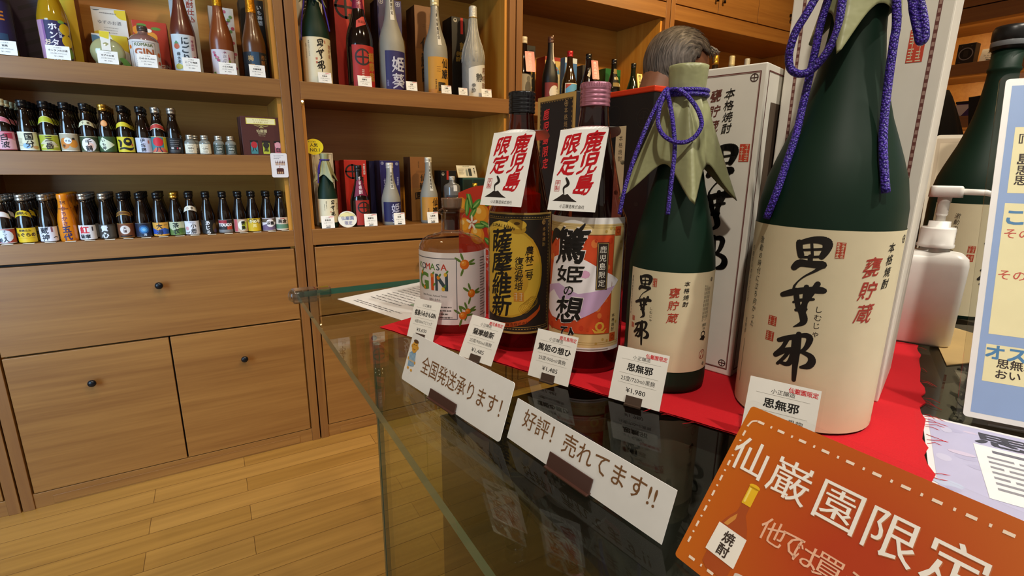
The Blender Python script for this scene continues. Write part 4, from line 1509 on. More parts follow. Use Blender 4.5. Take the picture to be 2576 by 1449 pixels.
while v < 84:
    w_ = 3.2 if k % 2 == 0 else 0.9
    a.rect(4.6, 5.7, v, v + w_, '#f0dcc8', 2); a.rect(144, 145.2, v, v + w_, '#f0dcc8', 2)
    v += w_ + 2.6; k += 1
a.stroke([(5.3, 84, .9), (6.2, 86.6, .9), (8.4, 87.9, .9)], '#f0dcc8', 2)
# drawn bottle
a.poly([(16, 9), (19, 7), (27, 7), (30, 9.5), (30.6, 30), (28.5, 35), (25.3, 40), (25, 46), (21, 46), (20.4, 40), (17.5, 35), (15.4, 30)], '#a84a16', 2)
a.poly([(17.2, 31), (18.8, 35), (21.2, 39), (21.6, 36), (19.4, 31)], '#cf8a3a', 3)
a.rect(20.4, 25.4, 45, 55, '#e8b81c', 3); a.rect(21, 22, 46, 54, '#f6dc6a', 4); a.ell(22.9, 55.2, 2.9, 1.4, '#e8b81c', 3, 12)
a.poly([(14.6, 15), (31.2, 14.4), (30.8, 30), (15, 30.4)], '#f2ede4', 4)
a.vtext('焼酎', 23, 29, 6.4, '#3a2c24', 5, bold=0.025)
a.poly([(33.5, 6), (42, 6), (43, 13), (32.5, 13)], '#e9ddd2', 3); a.ell(37.7, 13, 5.2, 1.6, '#d6c8bc', 4, 14)
a.plane(b, fn, film=0.00008)
b.build('printed_card', root)
b = MB(); slab(b, lambda u, v, o: fn(u, v, o + 0.0009), -0.0012, 0.1512, -0.0006, 0.0978, 0.0020, FILM, 0.004); b.build('laminate', root)
b = MB()
m = mat('#3f352d', 0.4)
b.add([fn(0.05, 0.0, -0.0016), fn(0.10, 0.0, -0.0016), fn(0.10, 0.08, -0.0016), fn(0.05, 0.08, -0.0016), (0.05, 0.085, 0.0), (0.10, 0.085, 0.0), (0.10, 0.083, 0.0), (0.05, 0.083, 0.0)],
      [(0, 1, 2, 3), (3, 2, 5, 4), (3, 4, 7, 0), (2, 1, 6, 5), (0, 7, 6, 1)], m)
b.build('easel_back', root)

# blue and cream information sign
root = thing('information_sign', 'blue-bordered cream information sign standing in clear plastic at the right edge', 'sign', (0.524, 0.140, ZC + 0.0022), radians(-62))
LB = radians(20.3)
fn = card_frame(LB)
b = MB()
slab(b, fn, 0.0035, 0.2135, 0.0045, 0.3035, 0.0005, mat('#eeeef0', 0.35), 0.003)
a = Art()
a.rect(8, 209, 9, 297, '#93aede', 1)
CRM = '#efe8bb'
for v0, v1, u0 in ((199.5, 258.7, 13.5), (76.5, 190.5, 13), (36.5, 67.8, 12.6)):
    a.rect(u0, 204, v0, v1, CRM, 2)
a.text('思無邪のご案内', 110, 277, 22, '#f2f4fa', 2, w=150, bold=0.02)
DKB = '#3a302c'
a.text('『女性杜氏のつくる', 17, 246.5, 12.5, DKB, 3, bold=0.02, align='l')
a.text('島の風土が育てた', 17.5, 230, 11.5, DKB, 3, bold=0.02, align='l')
a.text('思いやりの一本を', 17.5, 220, 9.5, DKB, 3, bold=0.02, align='l')
a.text('思いを込めて造る', 17, 211, 9.5, DKB, 3, bold=0.02, align='l')
a.text('こだわり', 15.5, 178.5, 15.5, '#4f86b8', 3, bold=0.035, align='l')
a.text('その 1　甕で貯蔵', 15, 164, 9.5, '#c8584c', 3, bold=0.012, align='l')
a.text('その 2　黒麹仕込み', 14.5, 128, 9.5, '#c8584c', 3, bold=0.012, align='l')
a.text('オススメ', 13.0, 61.5, 13.5, '#4f86b8', 3, bold=0.035, align='l')
a.text('思無邪をもっと', 20.5, 52.8, 8.4, DKB, 3, bold=0.02, align='l')
a.text('おいしく飲む', 20.5, 44, 8.4, DKB, 3, bold=0.02, align='l')
a.plane(b, fn, film=0.00006)
b.build('printed_sheet', root)
b = MB()
slab(b, lambda u, v, o: fn(u, v, o + 0.0016), -0.0005, 0.2175, 0.0, 0.3080, 0.0012, FILM, 0.006)
slab(b, lambda u, v, o: fn(u, v, o - 0.0012), -0.0005, 0.2175, 0.0, 0.3080, 0.0014, ACRYL, 0.006)
b.build('clear_holder', root)
b = MB()
b.box(0.02, 0.197, 0.0, 0.135, 0.0, 0.0022, ACRYL)
b.add([(0.06, 0.130, 0.002), (0.157, 0.130, 0.002), (0.157, 0.0745, 0.203), (0.06, 0.0745, 0.203)], [(0, 1, 2, 3)], ACRYL)
b.build('holder_foot', root)

# sheets lying on the glass
root = thing('leaflet', 'white printed sheet in clear film lying on the glass at its far end', 'paper', (0.1555, 0.8005, ZC + 0.0004), radians(-71.7))
b = MB()
b.box(0, 0.297, 0, 0.205, 0, 0.0004, mat('#f0efec', 0.4))
a = Art()
rn = random.Random(9)
for k in range(14):
    v = 24 + k * 10.5 if k > 1 else 14 + k * 6
    a.lines(26, 26 + rn.uniform(100, 150), v, 1, 1, 1.9, '#57555a', 1, k)
a.ell(122, 60, 14, 5, '#9fb89a', 1, 14)
a.plane(b, lambda u, v, o: (v * 0 + u, v, 0.00045 + o), film=0.0001)
b.build('paper_sheet', root)
MB().box(-0.004, 0.301, -0.004, 0.209, 0.0007, 0.0010, FILM).build('clear_film', root)

root = thing('leaflet', 'pale purple leaflet in clear film lying flat beside the red cloth', 'paper', (0.512, 0.160, ZC + 0.0004), radians(-67))
b = MB()
b.box(0, 0.21, -0.170, 0, 0, 0.0005, mat('#e9e8ee', 0.35))
a = Art()
a.rect(4, 206, -165, -4, '#b9b9dc', 1)
rn = random.Random(4)
for k in range(60):
    a.ell(rn.uniform(6, 204), rn.uniform(-160, -6), rn.uniform(3, 9), rn.uniform(2, 6), rn.choice(['#c4c4e2', '#b2b2d6', '#c9c0dd', '#bcc6e4']), 1.5 + k * 0.02, 9)
a.rect(30, 200, -120, -36, '#e6e6ec', 3)
a.text('思無邪', 92, -22, 24, '#3c3c48', 4, w=120, bold=0.03)
a.lines(40, 180, -42, 1, 1, 4.5, '#6a6a78', 4, 2)
a.lines(36, 190, -54, 7, 8.0, 3.2, '#8a8a96', 4, 3)
a.plane(b, lambda u, v, o: (u, v, 0.00055 + o), film=0.0001)
b.build('paper_sheet', root)
MB().box(-0.005, 0.215, -0.175, 0.005, 0.0008, 0.0012, FILM).build('clear_film', root)

root = thing('paper_sheet', 'tan kraft paper corner sticking out beneath the blue information sign', 'paper', (0.672, 0.198, ZC + 0.0004), radians(5))
b = MB()
b.add([(0, 0, 0), (0.14, -0.055, 0), (0.19, 0.06, 0), (0.12, 0.045, 0)], [(0, 1, 2, 3)], mat('#c9ab72', 0.7))
b.add([(0, 0, 0.0008), (0.14, -0.055, 0.0008), (0.19, 0.06, 0.0008), (0.12, 0.045, 0.0008)], [(0, 1, 2, 3)], mat('#c9ab72', 0.7))
b.build('kraft_sheet', root)

# ---- sanitiser pump bottle
root = thing('pump_bottle', 'white plastic pump dispenser bottle between the large carton and the blue sign', 'dispenser', (0.7405, 0.254, ZC + 0.0005), radians(-62))
root.scale = (0.79, 0.79, 0.89)
WP = mat('#f7f5f0', 0.32)
b = MB()
def rrect(hx, hy, r, n=6):
    P = []
    for cx, cy, a0 in ((hx - r, -hy + r, -90), (hx - r, hy - r, 0), (-hx + r, hy - r, 90), (-hx + r, -hy + r, 180)):
        for k in range(n + 1):
            t = radians(a0 + 90 * k / n)
            P.append((cx + r * cos(t), cy + r * sin(t)))
    return P
secs = [(0.0, 0.036, 0.022, 0.010), (0.004, 0.040, 0.026, 0.012), (0.10, 0.0415, 0.0275, 0.012), (0.112, 0.0415, 0.0275, 0.012), (0.121, 0.040, 0.026, 0.013), (0.1265, 0.034, 0.021, 0.014), (0.128, 0.024, 0.018, 0.015), (0.1285, 0.018, 0.018, 0.0178), (0.140, 0.017, 0.017, 0.0168)]
n0 = None
vs = []; fs = []
for z, hx, hy, r in secs:
    P = rrect(hx, hy, r); n0 = len(P)
    vs += [(x, y, z) for x, y in P]
for i in range(len(secs) - 1):
    for k in range(n0):
        k2 = (k + 1) % n0
        fs.append((i * n0 + k, i * n0 + k2, (i + 1) * n0 + k2, (i + 1) * n0 + k))
fs.append(tuple(range(n0))[::-1]); fs.append(tuple(len(vs) - n0 + k for k in range(n0)))
b.add(vs, fs, WP, True)
b.build('bottle_body', root)
MB().lathe([(0.0225, 0.1335), (0.0228, 0.1375), (0.0215, 0.138), (0.0212, 0.158), (0.0205, 0.1595), (0.0135, 0.160), (0.0132, 0.1675), (0.0, 0.168)], WP, 40, close=False).build('collar', root)
b = MB().lathe([(0.0058, 0.166), (0.0058, 0.174), (0.0070, 0.176)] + [(0.0070 + 0.0006 * (k % 2), 0.176 + k * 0.0018) for k in range(9)] + [(0.0082, 0.193), (0.0085, 0.199)], mat('#cfcac2', 0.3), 24)
b.build('pump_stem', root)
b = MB()
P = rrect(0.0195, 0.011, 0.006)
vs = [(x, y, 0.199) for x, y in P] + [(x * 0.96, y * 0.96, 0.2115) for x, y in P] + [(x * 0.88, y * 0.88, 0.2135) for x, y in P]
n0 = len(P)
fs = [(i * n0 + k, i * n0 + (k + 1) % n0, (i + 1) * n0 + (k + 1) % n0, (i + 1) * n0 + k) for i in range(2) for k in range(n0)] + [tuple(range(n0))[::-1], tuple(2 * n0 + k for k in range(n0))]
b.add(vs, fs, WP, True)
b.tube([(0.016, 0, 0.2065), (0.045, 0.0, 0.2060), (0.054, 0.0, 0.2035), (0.056, 0.0, 0.198)], [0.0042, 0.0038, 0.0036, 0.0034], WP, 12)
b.build('pump_head', root)

# ---- second large green bottle at the right
B2 = (0.950, 0.2905)
root = thing('shochu_bottle', 'large dark green bottle with black stopper, behind the white pump dispenser', 'bottle', (B2[0], B2[1], ZC + 0.0005), cam_rz(*B2), None)
p2 = big_prof[:14] + [(0.0166, 0.338), (0.0180, 0.340), (0.0180, 0.343), (0.0166, 0.345), (0.0166, 0.368), (0.0, 0.369)]
MB().lathe(p2, GREEN, 56, close=False).build('bottle_body', root)
MB().lathe([(0.0170, 0.366), (0.0195, 0.367), (0.0195, 0.378), (0.0203, 0.379), (0.0203, 0.392), (0.018, 0.396), (0.0, 0.397)], mat('#141414', 0.35), 32, close=False).build('stopper', root)
MB().lathe([(0.0197, 0.3705), (0.0199, 0.371), (0.0199, 0.3765), (0.0197, 0.377)], mat('#6f7377', 0.3), 32, close=False).build('stopper_ring', root)
a = Art()
a.rect(-46, 80, 6, 163, LABEL_C, 0)
a.crest(-40, 157, 3.0, INK)
a.vtext('激動の時代に立ち向かった', -14, 150, 8.0, '#3a3226', 3, shear=0.12, sx=0.85)
seal(a, 4, 12, 96, 106); seal(a, 4, 12, 84, 94)
brush(a, (SHI, MU, JA), 35, 99.5, 1.0)
b = MB(); a.wrap(b, 0.0525, 0.0); b.build('front_label', root)

# small framed card standing behind that bottle
root = thing('counter_sign', 'cream framed card standing behind the dark green bottle at the right', 'sign', (1.055, 0.372, ZC + 0.0016), radians(-60))
b = MB()
fn = card_frame(radians(10))
slab(b, fn, -0.012, 0.10, 0.0, 0.270, 0.003, mat('#d9cdb8', 0.4), 0.008)
a = Art(); a.rect(-8, 95, 6, 264, '#b9a68c', 1); a.rect(-3, 89, 14, 256, '#cbb99c', 2); a.lines(20, 80, 245, 18, 12, 3, '#7a6a58', 3, 5)
a.plane(b, fn)
b.build('framed_card', root)
MB().box(-0.012, 0.10, -0.01, 0.06, 0.0, 0.003, ACRYL).build('foot', root)


# ================================================================== MINIATURE BOTTLES
BROWN = mat('#140a06', 0.07, coat=0.5, spec=0.6)
mini_prof = [(0.0205, 0.0), (0.0225, 0.003), (0.0225, 0.063), (0.0216, 0.071), (0.0192, 0.083), (0.0160, 0.096), (0.0130, 0.108), (0.0112, 0.118), (0.0106, 0.132)]
mini_R = bottle_profile(mini_prof)
CAPS = {'black': ('#101012', 0.3, 0.3), 'silver': ('#b9b6ae', 0.28, 0.9), 'gold': ('#d8a640', 0.25, 0.9), 'cream': ('#e6dcae', 0.35, 0.2), 'orange': ('#e07a10', 0.4, 0.0)}


def build_art(spec, base=None):
    """rows: ('r',u0,u1,v0,v1,col) ('e',cu,cv,ru,rv,col) ('t',text,cu,cv,size,col) ('v',text,cu,vtop,size,col) ('f',u0,u1,v0,v1,w,col) ('p',pts,col) ('s',pts,col) ('c',cu,cv,r,col) ('l',u0,u1,v,n,pitch,h,col)"""
    a = Art()
    L = 0
    for row in spec:
        k = row[0]
        if k == 'r': a.rect(*row[1:5], row[5], L)
        elif k == 'e': a.ell(row[1], row[2], row[3], row[4], row[5], L, 14)
        elif k == 't': a.text(row[1], row[2], row[3], row[4], row[5], L, bold=row[6] if len(row) > 6 else 0.03, sx=row[7] if len(row) > 7 else 1.0)
        elif k == 'v': a.vtext(row[1], row[2], row[3], row[4], row[5], L, sx=row[7] if len(row) > 7 else 1.0, nib=0.012 + 0.9 * (row[6] if len(row) > 6 else 0.03))
        elif k == 'f': a.frame(*row[1:5], row[5], row[6], L)
        elif k == 'p': a.poly(row[1], row[2], L)
        elif k == 's': a.stroke(row[1], row[2], L)
        elif k == 'c': a.crest(row[1], row[2], row[3], row[4], L)
        elif k == 'l': a.lines(row[1], row[2], row[3], row[4], row[5], row[6], row[7], L, 3)
        L += 1
    return a


def neck_band(R, v0, v1, sweep, col, edge=None, arch=5.0, text=None, tcol=INK):
    a = Art()
    N = 14
    def band(c, g, L):
        for k in range(N):
            u0 = -sweep + 2 * sweep * k / N; u1 = -sweep + 2 * sweep * (k + 1) / N
            f = lambda u: -arch * (u / sweep) ** 2
            a.poly([(u0, v0 + g + f(u0)), (u1, v0 + g + f(u1)), (u1, v1 - g + f(u1)), (u0, v1 - g + f(u0))], c, L)
    if edge:
        band(edge, 0.0, 0); band(col, 1.2, 1)
    else:
        band(col, 0.0, 0)
    if text:
        n = len(text)
        for i, ch in enumerate(text):
            u = (i - (n - 1) / 2) * sweep * 1.3 / max(n, 2)
            a.text(ch, u, (v0 + v1) / 2 - arch * (u / sweep) ** 2, (v1 - v0) * 0.62, tcol, 2, bold=0.02)
    return a


def mini_bottle(label, x, y, z, cap, art, neck=None, body=None, group=None, cap_len=0.020, rz=0.0):
    root = thing('miniature_bottle', label, 'bottle', (x, y, z), rz, group)
    MB().lathe(mini_prof + [(0.0, 0.1325)], body or BROWN, 28, close=False).build('bottle_body', root)
    c = CAPS[cap]
    m = mat(c[0], c[1], metal=c[2], coat=0.3)
    b = MB().lathe([(0.0112, 0.150 - cap_len), (0.0130, 0.1505 - cap_len), (0.0130, 0.1365), (0.0122, 0.1375), (0.0122, 0.1395), (0.0130, 0.1405), (0.0130, 0.148), (0.0118, 0.1498), (0.0, 0.150)], m, 24, close=False)
    b.build('cap', root)
    if art is not None:
        b = MB(); art.wrap(b, 0.0225, 0.0, off=0.0003, film=0.00010, step=12); b.build('front_label', root)
    if neck is not None:
        b = MB(); neck.wrap(b, lambda v: mini_R(v), 0.0, off=0.0005, film=0.00015, step=12); b.build('neck_label', root)
    return root


ORD = ['', 'second', 'third', 'fourth', 'fifth', 'sixth']


def mini_row(desc, x, y, z, rows, cap, art, neck=None, body=None, shelf='middle', dx=0.0):
    g = 'miniature bottles on the %s shelf' % shelf
    first = mini_bottle('miniature bottle with %s, front of the %s shelf' % (desc, shelf), x, y, z, cap, art, neck, body, g)
    for k in range(1, rows):
        c = copy_tree(first)
        c.location = (x + dx * k, y + 0.0478 * k, z)
        c['label'] = '%s miniature bottle back, behind the one with %s' % (ORD[k], desc)


def base_label(col, v0=3, v1=57, half=31, edge=None):
    out = [('r', -half, half, v0, v1, edge or col)]
    if edge:
        out.append(('r', -half, half, v0 + 1.6, v1 - 1.6, col))
    return out


zM = MID_SHELF
YF = 2.134
nb = lambda col, edge=None, t=None, tc=INK, v0=85, v1=99, sw=24, arch=9: neck_band(None, v0, v1, sw, col, edge, arch, t, tc)
mini_row('pink label and cream cap', -0.510, YF, zM, 4, 'cream', build_art(base_label('#c9808a', edge='#8a2a3a') + [('r', 4, 22, 36, 52, '#b03048'), ('p', [(-28, 6), (4, 40), (28, 30), (28, 6)], '#dba4ac'), ('v', '白波', 2, 50, 20, '#16100e')]), nb('#cf7480', '#e8b8bc'))
mini_row('cream label and blue drawing', -0.459, YF, zM, 4, 'black', build_art(base_label('#d9d2b4', edge='#efeadc') + [('e', -2, 16, 9, 8, '#8ab0d8'), ('e', 20, 12, 8, 5, '#c99a6a'), ('v', '国分', 6, 54, 21, '#1a1614'), ('l', -26, -8, 38, 6, 4, 1.5, '#9a9070')]))
mini_row('yellow-green label and band', -0.410, YF, zM, 4, 'black', build_art(base_label('#a3a82a', edge='#e0dca0', v1=50) + [('p', [(-24, 10), (26, 14), (10, 26), (-10, 22)], '#d8cf8a'), ('v', '三岳', 2, 48, 20, '#2a1a14'), ('p', [(-24, 22), (-4, 38), (14, 30), (22, 20)], '#c8bfa0'), ('v', '三岳', 2, 48, 19, '#3a2018')]), nb('#b4b82a', '#e6e2b0', None, v0=88, v1=106))
mini_row('grey label and orange discs', -0.362, YF, zM, 4, 'black', build_art(base_label('#b0a48c', v1=56, edge='#ece4d0') + [('e', -10, 26, 13, 17, '#c8782a'), ('e', 12, 26, 12, 13, '#d0862c'), ('e', -1, 34, 9.5, 9.5, '#dfe6f2'), ('t', 'せん', -1, 34, 8, '#1a1614'), ('t', '芋', -12, 18, 9, '#2a1a10'), ('t', '焼', 13, 40, 8, '#2a1a10')]))
mini_row('white oval on dark green and cream band', -0.313, YF, zM, 4, 'black', build_art(base_label('#3e4a30', v1=49, edge='#c8c49c') + [('e', 0, 23, 20, 21, '#e6e0e2'), ('e', 4, 20, 8, 10, '#e8c0b0'), ('v', '千鶴', 0, 41, 18, '#1c1410')]), nb('#d8d0a8', None, '千鶴', '#5a4a2a', v0=84, v1=98))
mini_row('pale diamond on green and gold cap', -0.267, YF, zM, 4, 'gold', build_art(base_label('#39522e', v1=50) + [('p', [(-24, 26), (-10, 48), (22, 25), (-8, 5)], '#d4dcc0'), ('v', 'いも神', -8, 43, 11, '#141210')]), build_art([('e', 0, 91, 10, 10, '#d88a4a'), ('e', 0, 91, 7.5, 7.5, '#e6a468')]))
mini_row('yellow label and bold black brush mark', -0.219, YF, zM, 4, 'black', build_art(base_label('#d2c02a', v1=51) + [('e', 8, 36, 12, 13, '#141008'), ('e', 8, 38, 5, 4, '#d2c02a'), ('s', [(-18, 40, 5), (-12, 34, 8), (-14, 20, 6)], '#141008'), ('s', [(-18, 12, 4), (-4, 16, 6), (12, 12, 8), (24, 18, 3)], '#141008'), ('r', 17, 22, 22, 30, '#c8542a')]), nb('#d6c42c', None, None, v0=84, v1=98, sw=26))
mini_row('pale blue-white label without band', -0.170, YF, zM, 3, 'black', build_art(base_label('#c6cbe2', v1=50) + [('v', '伊佐錦', -2, 48, 14, '#141418'), ('r', 12, 17, 32, 42, '#b06a5a')]))
mini_row('red sun label and red band', -0.128, YF, zM, 3, 'silver', build_art(base_label('#3c7f86', v1=55, edge='#e8dc9a') + [('r', 14, 28, 6, 53, '#c8b42a'), ('p', [(-26, 5), (26, 5), (12, 20), (-10, 20)], '#c8604a'), ('e', -2, 38, 15, 15, '#c8202a'), ('t', '八', -1, 14, 20, '#1a2a4a')]), nb('#b83a30', '#ece0b8', None, v0=82, v1=97, sw=25))
mini_row('plain black label and silver cap', -0.083, YF, zM, 2, 'silver', build_art(base_label('#131012', v1=52) + [('l', -14, 16, 44, 4, 6, 1.3, '#8a8684'), ('r', -12, -4, 16, 22, '#b9b4b2'), ('r', 4, 8, 16, 22, '#a02838'), ('r', 10, 16, 16, 22, '#b9b4b2'), ('l', -16, 16, 11, 2, 4, 1.0, '#7a7674')]))

gin_prof = [(0.0150, 0.0), (0.0175, 0.002), (0.0178, 0.004), (0.0178, 0.037), (0.0165, 0.043), (0.0125, 0.047), (0.0098, 0.049), (0.0090, 0.051), (0.0, 0.0512)]


def mini_gin(label, x, y, dark):
    root = thing('miniature_bottle', label, 'bottle', (x, y, zM), 0, 'miniature gin bottles on the middle shelf')
    MB().lathe(gin_prof, mat('#b9c0ba', 0.08, trans=0.6, coat=0.3), 24, close=False).build('bottle_body', root)
    MB().lathe([(0.0092, 0.049), (0.0118, 0.0495), (0.0118, 0.0555), (0.0112, 0.056), (0.0118, 0.0565), (0.0118, 0.0635), (0.0108, 0.065), (0.0, 0.0651)], mat('#d0cec4', 0.28, metal=0.85), 24, close=False).build('cap', root)
    fg = '#c9cdc4' if dark else '#4a443c'
    a = build_art([('r', -22, 22, 3, 35, '#2e3a34' if dark else '#e9e2cc'), ('f', -11, 11, 4.5, 33.5, 0.5, fg), ('t', 'KOMASA', 0, 28.5, 4.2, fg, 0.02), ('t', 'GIN', 0, 20.5, 9.5, fg, 0.03), ('l', -8, 8, 13, 3, 2.6, 1.0, fg)])
    b = MB(); a.wrap(b, 0.0178, 0.0, off=0.0003, step=12); b.build('front_label', root)


mini_gin('small clear gin bottle with cream label, leftmost of the squat bottles on the middle shelf', -0.0385, 2.132, False)
mini_gin('small clear gin bottle with cream label hidden behind the leftmost squat bottle', -0.026, 2.172, False)
mini_gin('small clear gin bottle with cream label, standing beside the dark-labelled ones', 0.0050, 2.132, False)
mini_gin('small clear gin bottle with dark label, beside the cream-labelled one', 0.0475, 2.132, True)
mini_gin('small clear gin bottle with dark label, nearest the brown gift box', 0.0850, 2.132, True)

# gift box with three windows
root = thing('gift_box', 'maroon gift box with three windows showing small bottles on the middle shelf', 'box', (0.124, 2.140, zM), 0)
b = MB()
M_ = mat('#4a201c', 0.5)
b.box(0, 0.137, 0.0, 0.06, 0.0, 0.138, M_)
b.build('box_body', root, bevel=0.001)
MB().box(-0.006, 0.0, 0.02, 0.075, 0.0, 0.136, mat('#3a1814', 0.5)).build('box_flap', root)
a = build_art([('r', 18, 116, 111, 133, '#d8c94a'), ('r', 20.5, 113.5, 113, 131, '#e6dfae'), ('t', 'セットでお好みに', 67, 126.5, 7, '#b09a4a', 0.01), ('t', 'お入れ致します', 67, 117.5, 7, '#b09a4a', 0.01),
               ('s', [(44, 108, 2), (56, 105, 3), (67, 109, 3), (78, 105, 3), (90, 107, 2)], '#9a8a52'), ('p', [(58, 98), (67, 108), (76, 98)], '#9a8a52'), ('t', '仙巌園', 67, 88, 12, '#c2b48a', 0.02), ('t', '特産品館', 67, 78, 6.5, '#b0a07a', 0.01), ('t', 'Made in Kago', 67, 71, 4.0, '#b0a07a', 0.01)])
for i, (c1, c2) in enumerate((('#b0242c', '#3c7f86'), ('#26221c', '#b0b838'), ('#d89aa6', '#b06070'))):
    u = 24 + i * 40
    a.rect(u, u + 27, 6, 54, '#1a0c0a', 1); a.rect(u + 2, u + 25, 6, 46, c2, 2); a.ell(u + 13.5, 38, 10.5, 12, c1, 3, 16)
    a.text(('八', '黒', '白')[i], u + 13.5, 22, 17, '#1a1412', 4, bold=0.03)
p = MB(); a.plane(p, lambda u, v, o: (u, -o - 0.0002, v), film=0.00015); p.build('front_print', root)

# card hanging from the shelf edge
root = thing('shelf_card', 'white rounded card with bottle pictures hanging at the right end of the middle shelf', 'card', (0.208, 2.1012, 1.1075), 0)
b = MB()
slab(b, lambda u, v, o: (u, -o, v), 0, 0.0565, 0, 0.088, 0.0010, mat('#dfdce0', 0.4), 0.006)
a = build_art([('t', 'Pick your favourite bottles', 28, 80, 4.2, '#4a5a7a', 0.01, 0.75), ('t', 'for a set of three', 24, 74.5, 4.2, '#4a5a7a', 0.01, 0.75), ('t', 'from the shelf', 20, 69, 4.2, '#4a5a7a', 0.01, 0.75)])
for k in range(6):
    u = 15 + k * 5.6
    a.rect(u, u + 4.4, 44, 55, '#5a2418', 1); a.rect(u + 1.2, u + 3.2, 55, 61, '#5a2418', 1); a.rect(u, u + 4.4, 46, 51, '#c9a88a', 2)
a.poly([(26, 40), (31, 40), (28.5, 35)], '#b02a20', 1)
a.rect(17, 42, 12, 32, '#4a201c', 1); a.rect(20, 39, 32, 34, '#3a1814', 1)
for k in range(3):
    a.rect(20 + k * 7, 24.5 + k * 7, 14, 21, '#b9906a', 2)
a.plane(b, lambda u, v, o: (u, -o, v), film=0.00015)
b.build('card', root)

# ---- lower shelf
zL = LOW_SHELF
YL = 2.140
L_ = lambda *a_, **k_: mini_row(*a_, shelf='lower', **k_)
L_('red and white label, leftmost in view', -0.558, YL, zL, 4, 'silver', build_art(base_label('#9a3a34', v1=48, edge='#e8e2e4') + [('e', -2, 25, 24, 20, '#d5dae6'), ('v', 'さつま', 2, 44, 9, '#2a3040'), ('t', '美人', -4, 13, 14, '#2a3040')]), nb('#e0d4cc', '#a8685a', None, v0=84, v1=101))
L_('bright yellow label and yellow band', -0.509, YL, zL, 4, 'silver', build_art(base_label('#d8b018', v1=48) + [('t', '黄麹仕込', 0, 40, 7.5, '#3a2a10'), ('t', 'もぐらの', 0, 27, 13, '#3a1c0c', 0.05), ('r', -22, 22, 16, 17, '#a8841a')]), nb('#d8b41e', None, '黄麹もぐ', '#3a2a10', v0=86, v1=102, sw=25))
L_('white label and two large brush characters', -0.4575, YL, zL, 4, 'silver', build_art(base_label('#d6d4de', v1=49) + [('r', 10, 15, 32, 48, '#8a5a66'), ('v', '蔵神', -6, 48, 21, '#1c1c28'), ('s', [(14, 14, 1.5), (20, 16, 2.5), (26, 14, 1.5)], '#1c1c28')]))
OR_ = mat('#d47a12', 0.3, coat=0.4)
wrapper = build_art([('v', '五代', 0, 50, 23, '#2c2250', 0.05), ('v', 'おちかさ', 0, 112, 15, '#7a3a4a'), ('t', '五代', 0, 123, 12, '#5a2a1a'), ('l', -20, 20, 106, 1, 4, 4, '#8a4a1a')])
def wrapped_row():
    g = 'miniature bottles on the lower shelf'
    first = thing('miniature_bottle', 'miniature bottle wrapped wholly in orange paper, at the front of the lower shelf', 'bottle', (-0.4085, YL, zL), 0, g)
    MB().lathe([(0.0215, 0.0), (0.0232, 0.003), (0.0232, 0.064), (0.0224, 0.072), (0.0200, 0.085), (0.0172, 0.098), (0.0150, 0.110), (0.0140, 0.122), (0.0136, 0.130), (0.0148, 0.134), (0.0148, 0.146), (0.0138, 0.150), (0.0, 0.151)], OR_, 30, close=False).build('paper_wrap', first)
    pr = bottle_profile([(0.0232, 0.0), (0.0232, 0.064), (0.0224, 0.072), (0.0200, 0.085), (0.0172, 0.098), (0.0150, 0.110), (0.0140, 0.122), (0.0136, 0.130)])
    b = MB(); wrapper.wrap(b, pr, 0.0, off=0.0005, step=12); b.build('print', first)
    for k in range(1, 4):
        c = copy_tree(first); c.location = (-0.4085, YL + 0.0478 * k, zL)
        c['label'] = '%s bottle back in the row of orange-wrapped miniature bottles' % ORD[k]
wrapped_row()
L_('large red character on white label', -0.3595, YL, zL, 4, 'silver', build_art(base_label('#dcd8da', v1=49) + [('t', '紅', -6, 34, 25, '#c02430', 0.05), ('r', 14, 18, 30, 44, '#3a3038'), ('t', '薩摩', -6, 13, 14, '#1c1c24')]))
L_('white characters on dark grey label', -0.3075, YL, zL, 4, 'silver', build_art(base_label('#38332e', v1=49) + [('r', 8, 28, 8, 44, '#4a443c'), ('v', '貴心', -6, 47, 21, '#d4d8e4', 0.05)]))
L_('white disc on brown label and amber band', -0.2580, YL, zL, 4, 'black', build_art(base_label('#6a3a20', v1=50, edge='#a8763a') + [('e', -1, 29, 17, 17, '#7a4a30'), ('e', -1, 29, 14.5, 14.5, '#d9cfca'), ('v', '天璋', -1, 40, 10.5, '#4a2a24'), ('r', -17, 17, 5.5, 10, '#1c140e')]), nb('#6a4418', '#c8963a', None, v0=80, v1=92, sw=25))
L_('glowing blue spot on navy label', -0.2090, YL, zL, 4, 'black', build_art(base_label('#141a30', v1=49, edge='#5a5a62') + [('e', 2, 27, 15, 15, '#1f4c80'), ('e', 2, 27, 10, 10, '#3f88c4'), ('e', 2, 27, 5, 5, '#7ab4d8'), ('t', '海', 4, 10, 9, '#a8bcd0')]))
L_('orange and blue label', -0.1600, YL, zL, 4, 'black', build_art(base_label('#d39a3e', v1=49) + [('p', [(-31, 10), (31, 8), (31, 22), (12, 30), (-8, 22), (-31, 32)], '#2c50a8'), ('v', '大海', -3, 46, 20, '#141a2c'), ('t', 'さつま', 16, 40, 4, '#141a2c')]))
L_('green hill label and gold cap', -0.1120, YL, zL, 3, 'gold', build_art(base_label('#b9c0a0', v1=49) + [('p', [(-31, 3), (31, 3), (31, 26), (8, 28), (-10, 18), (-31, 30)], '#5f7a3e'), ('e', 16, 18, 13, 8, '#46682e'), ('v', '茶衣', -3, 47, 20, '#16201a')]))
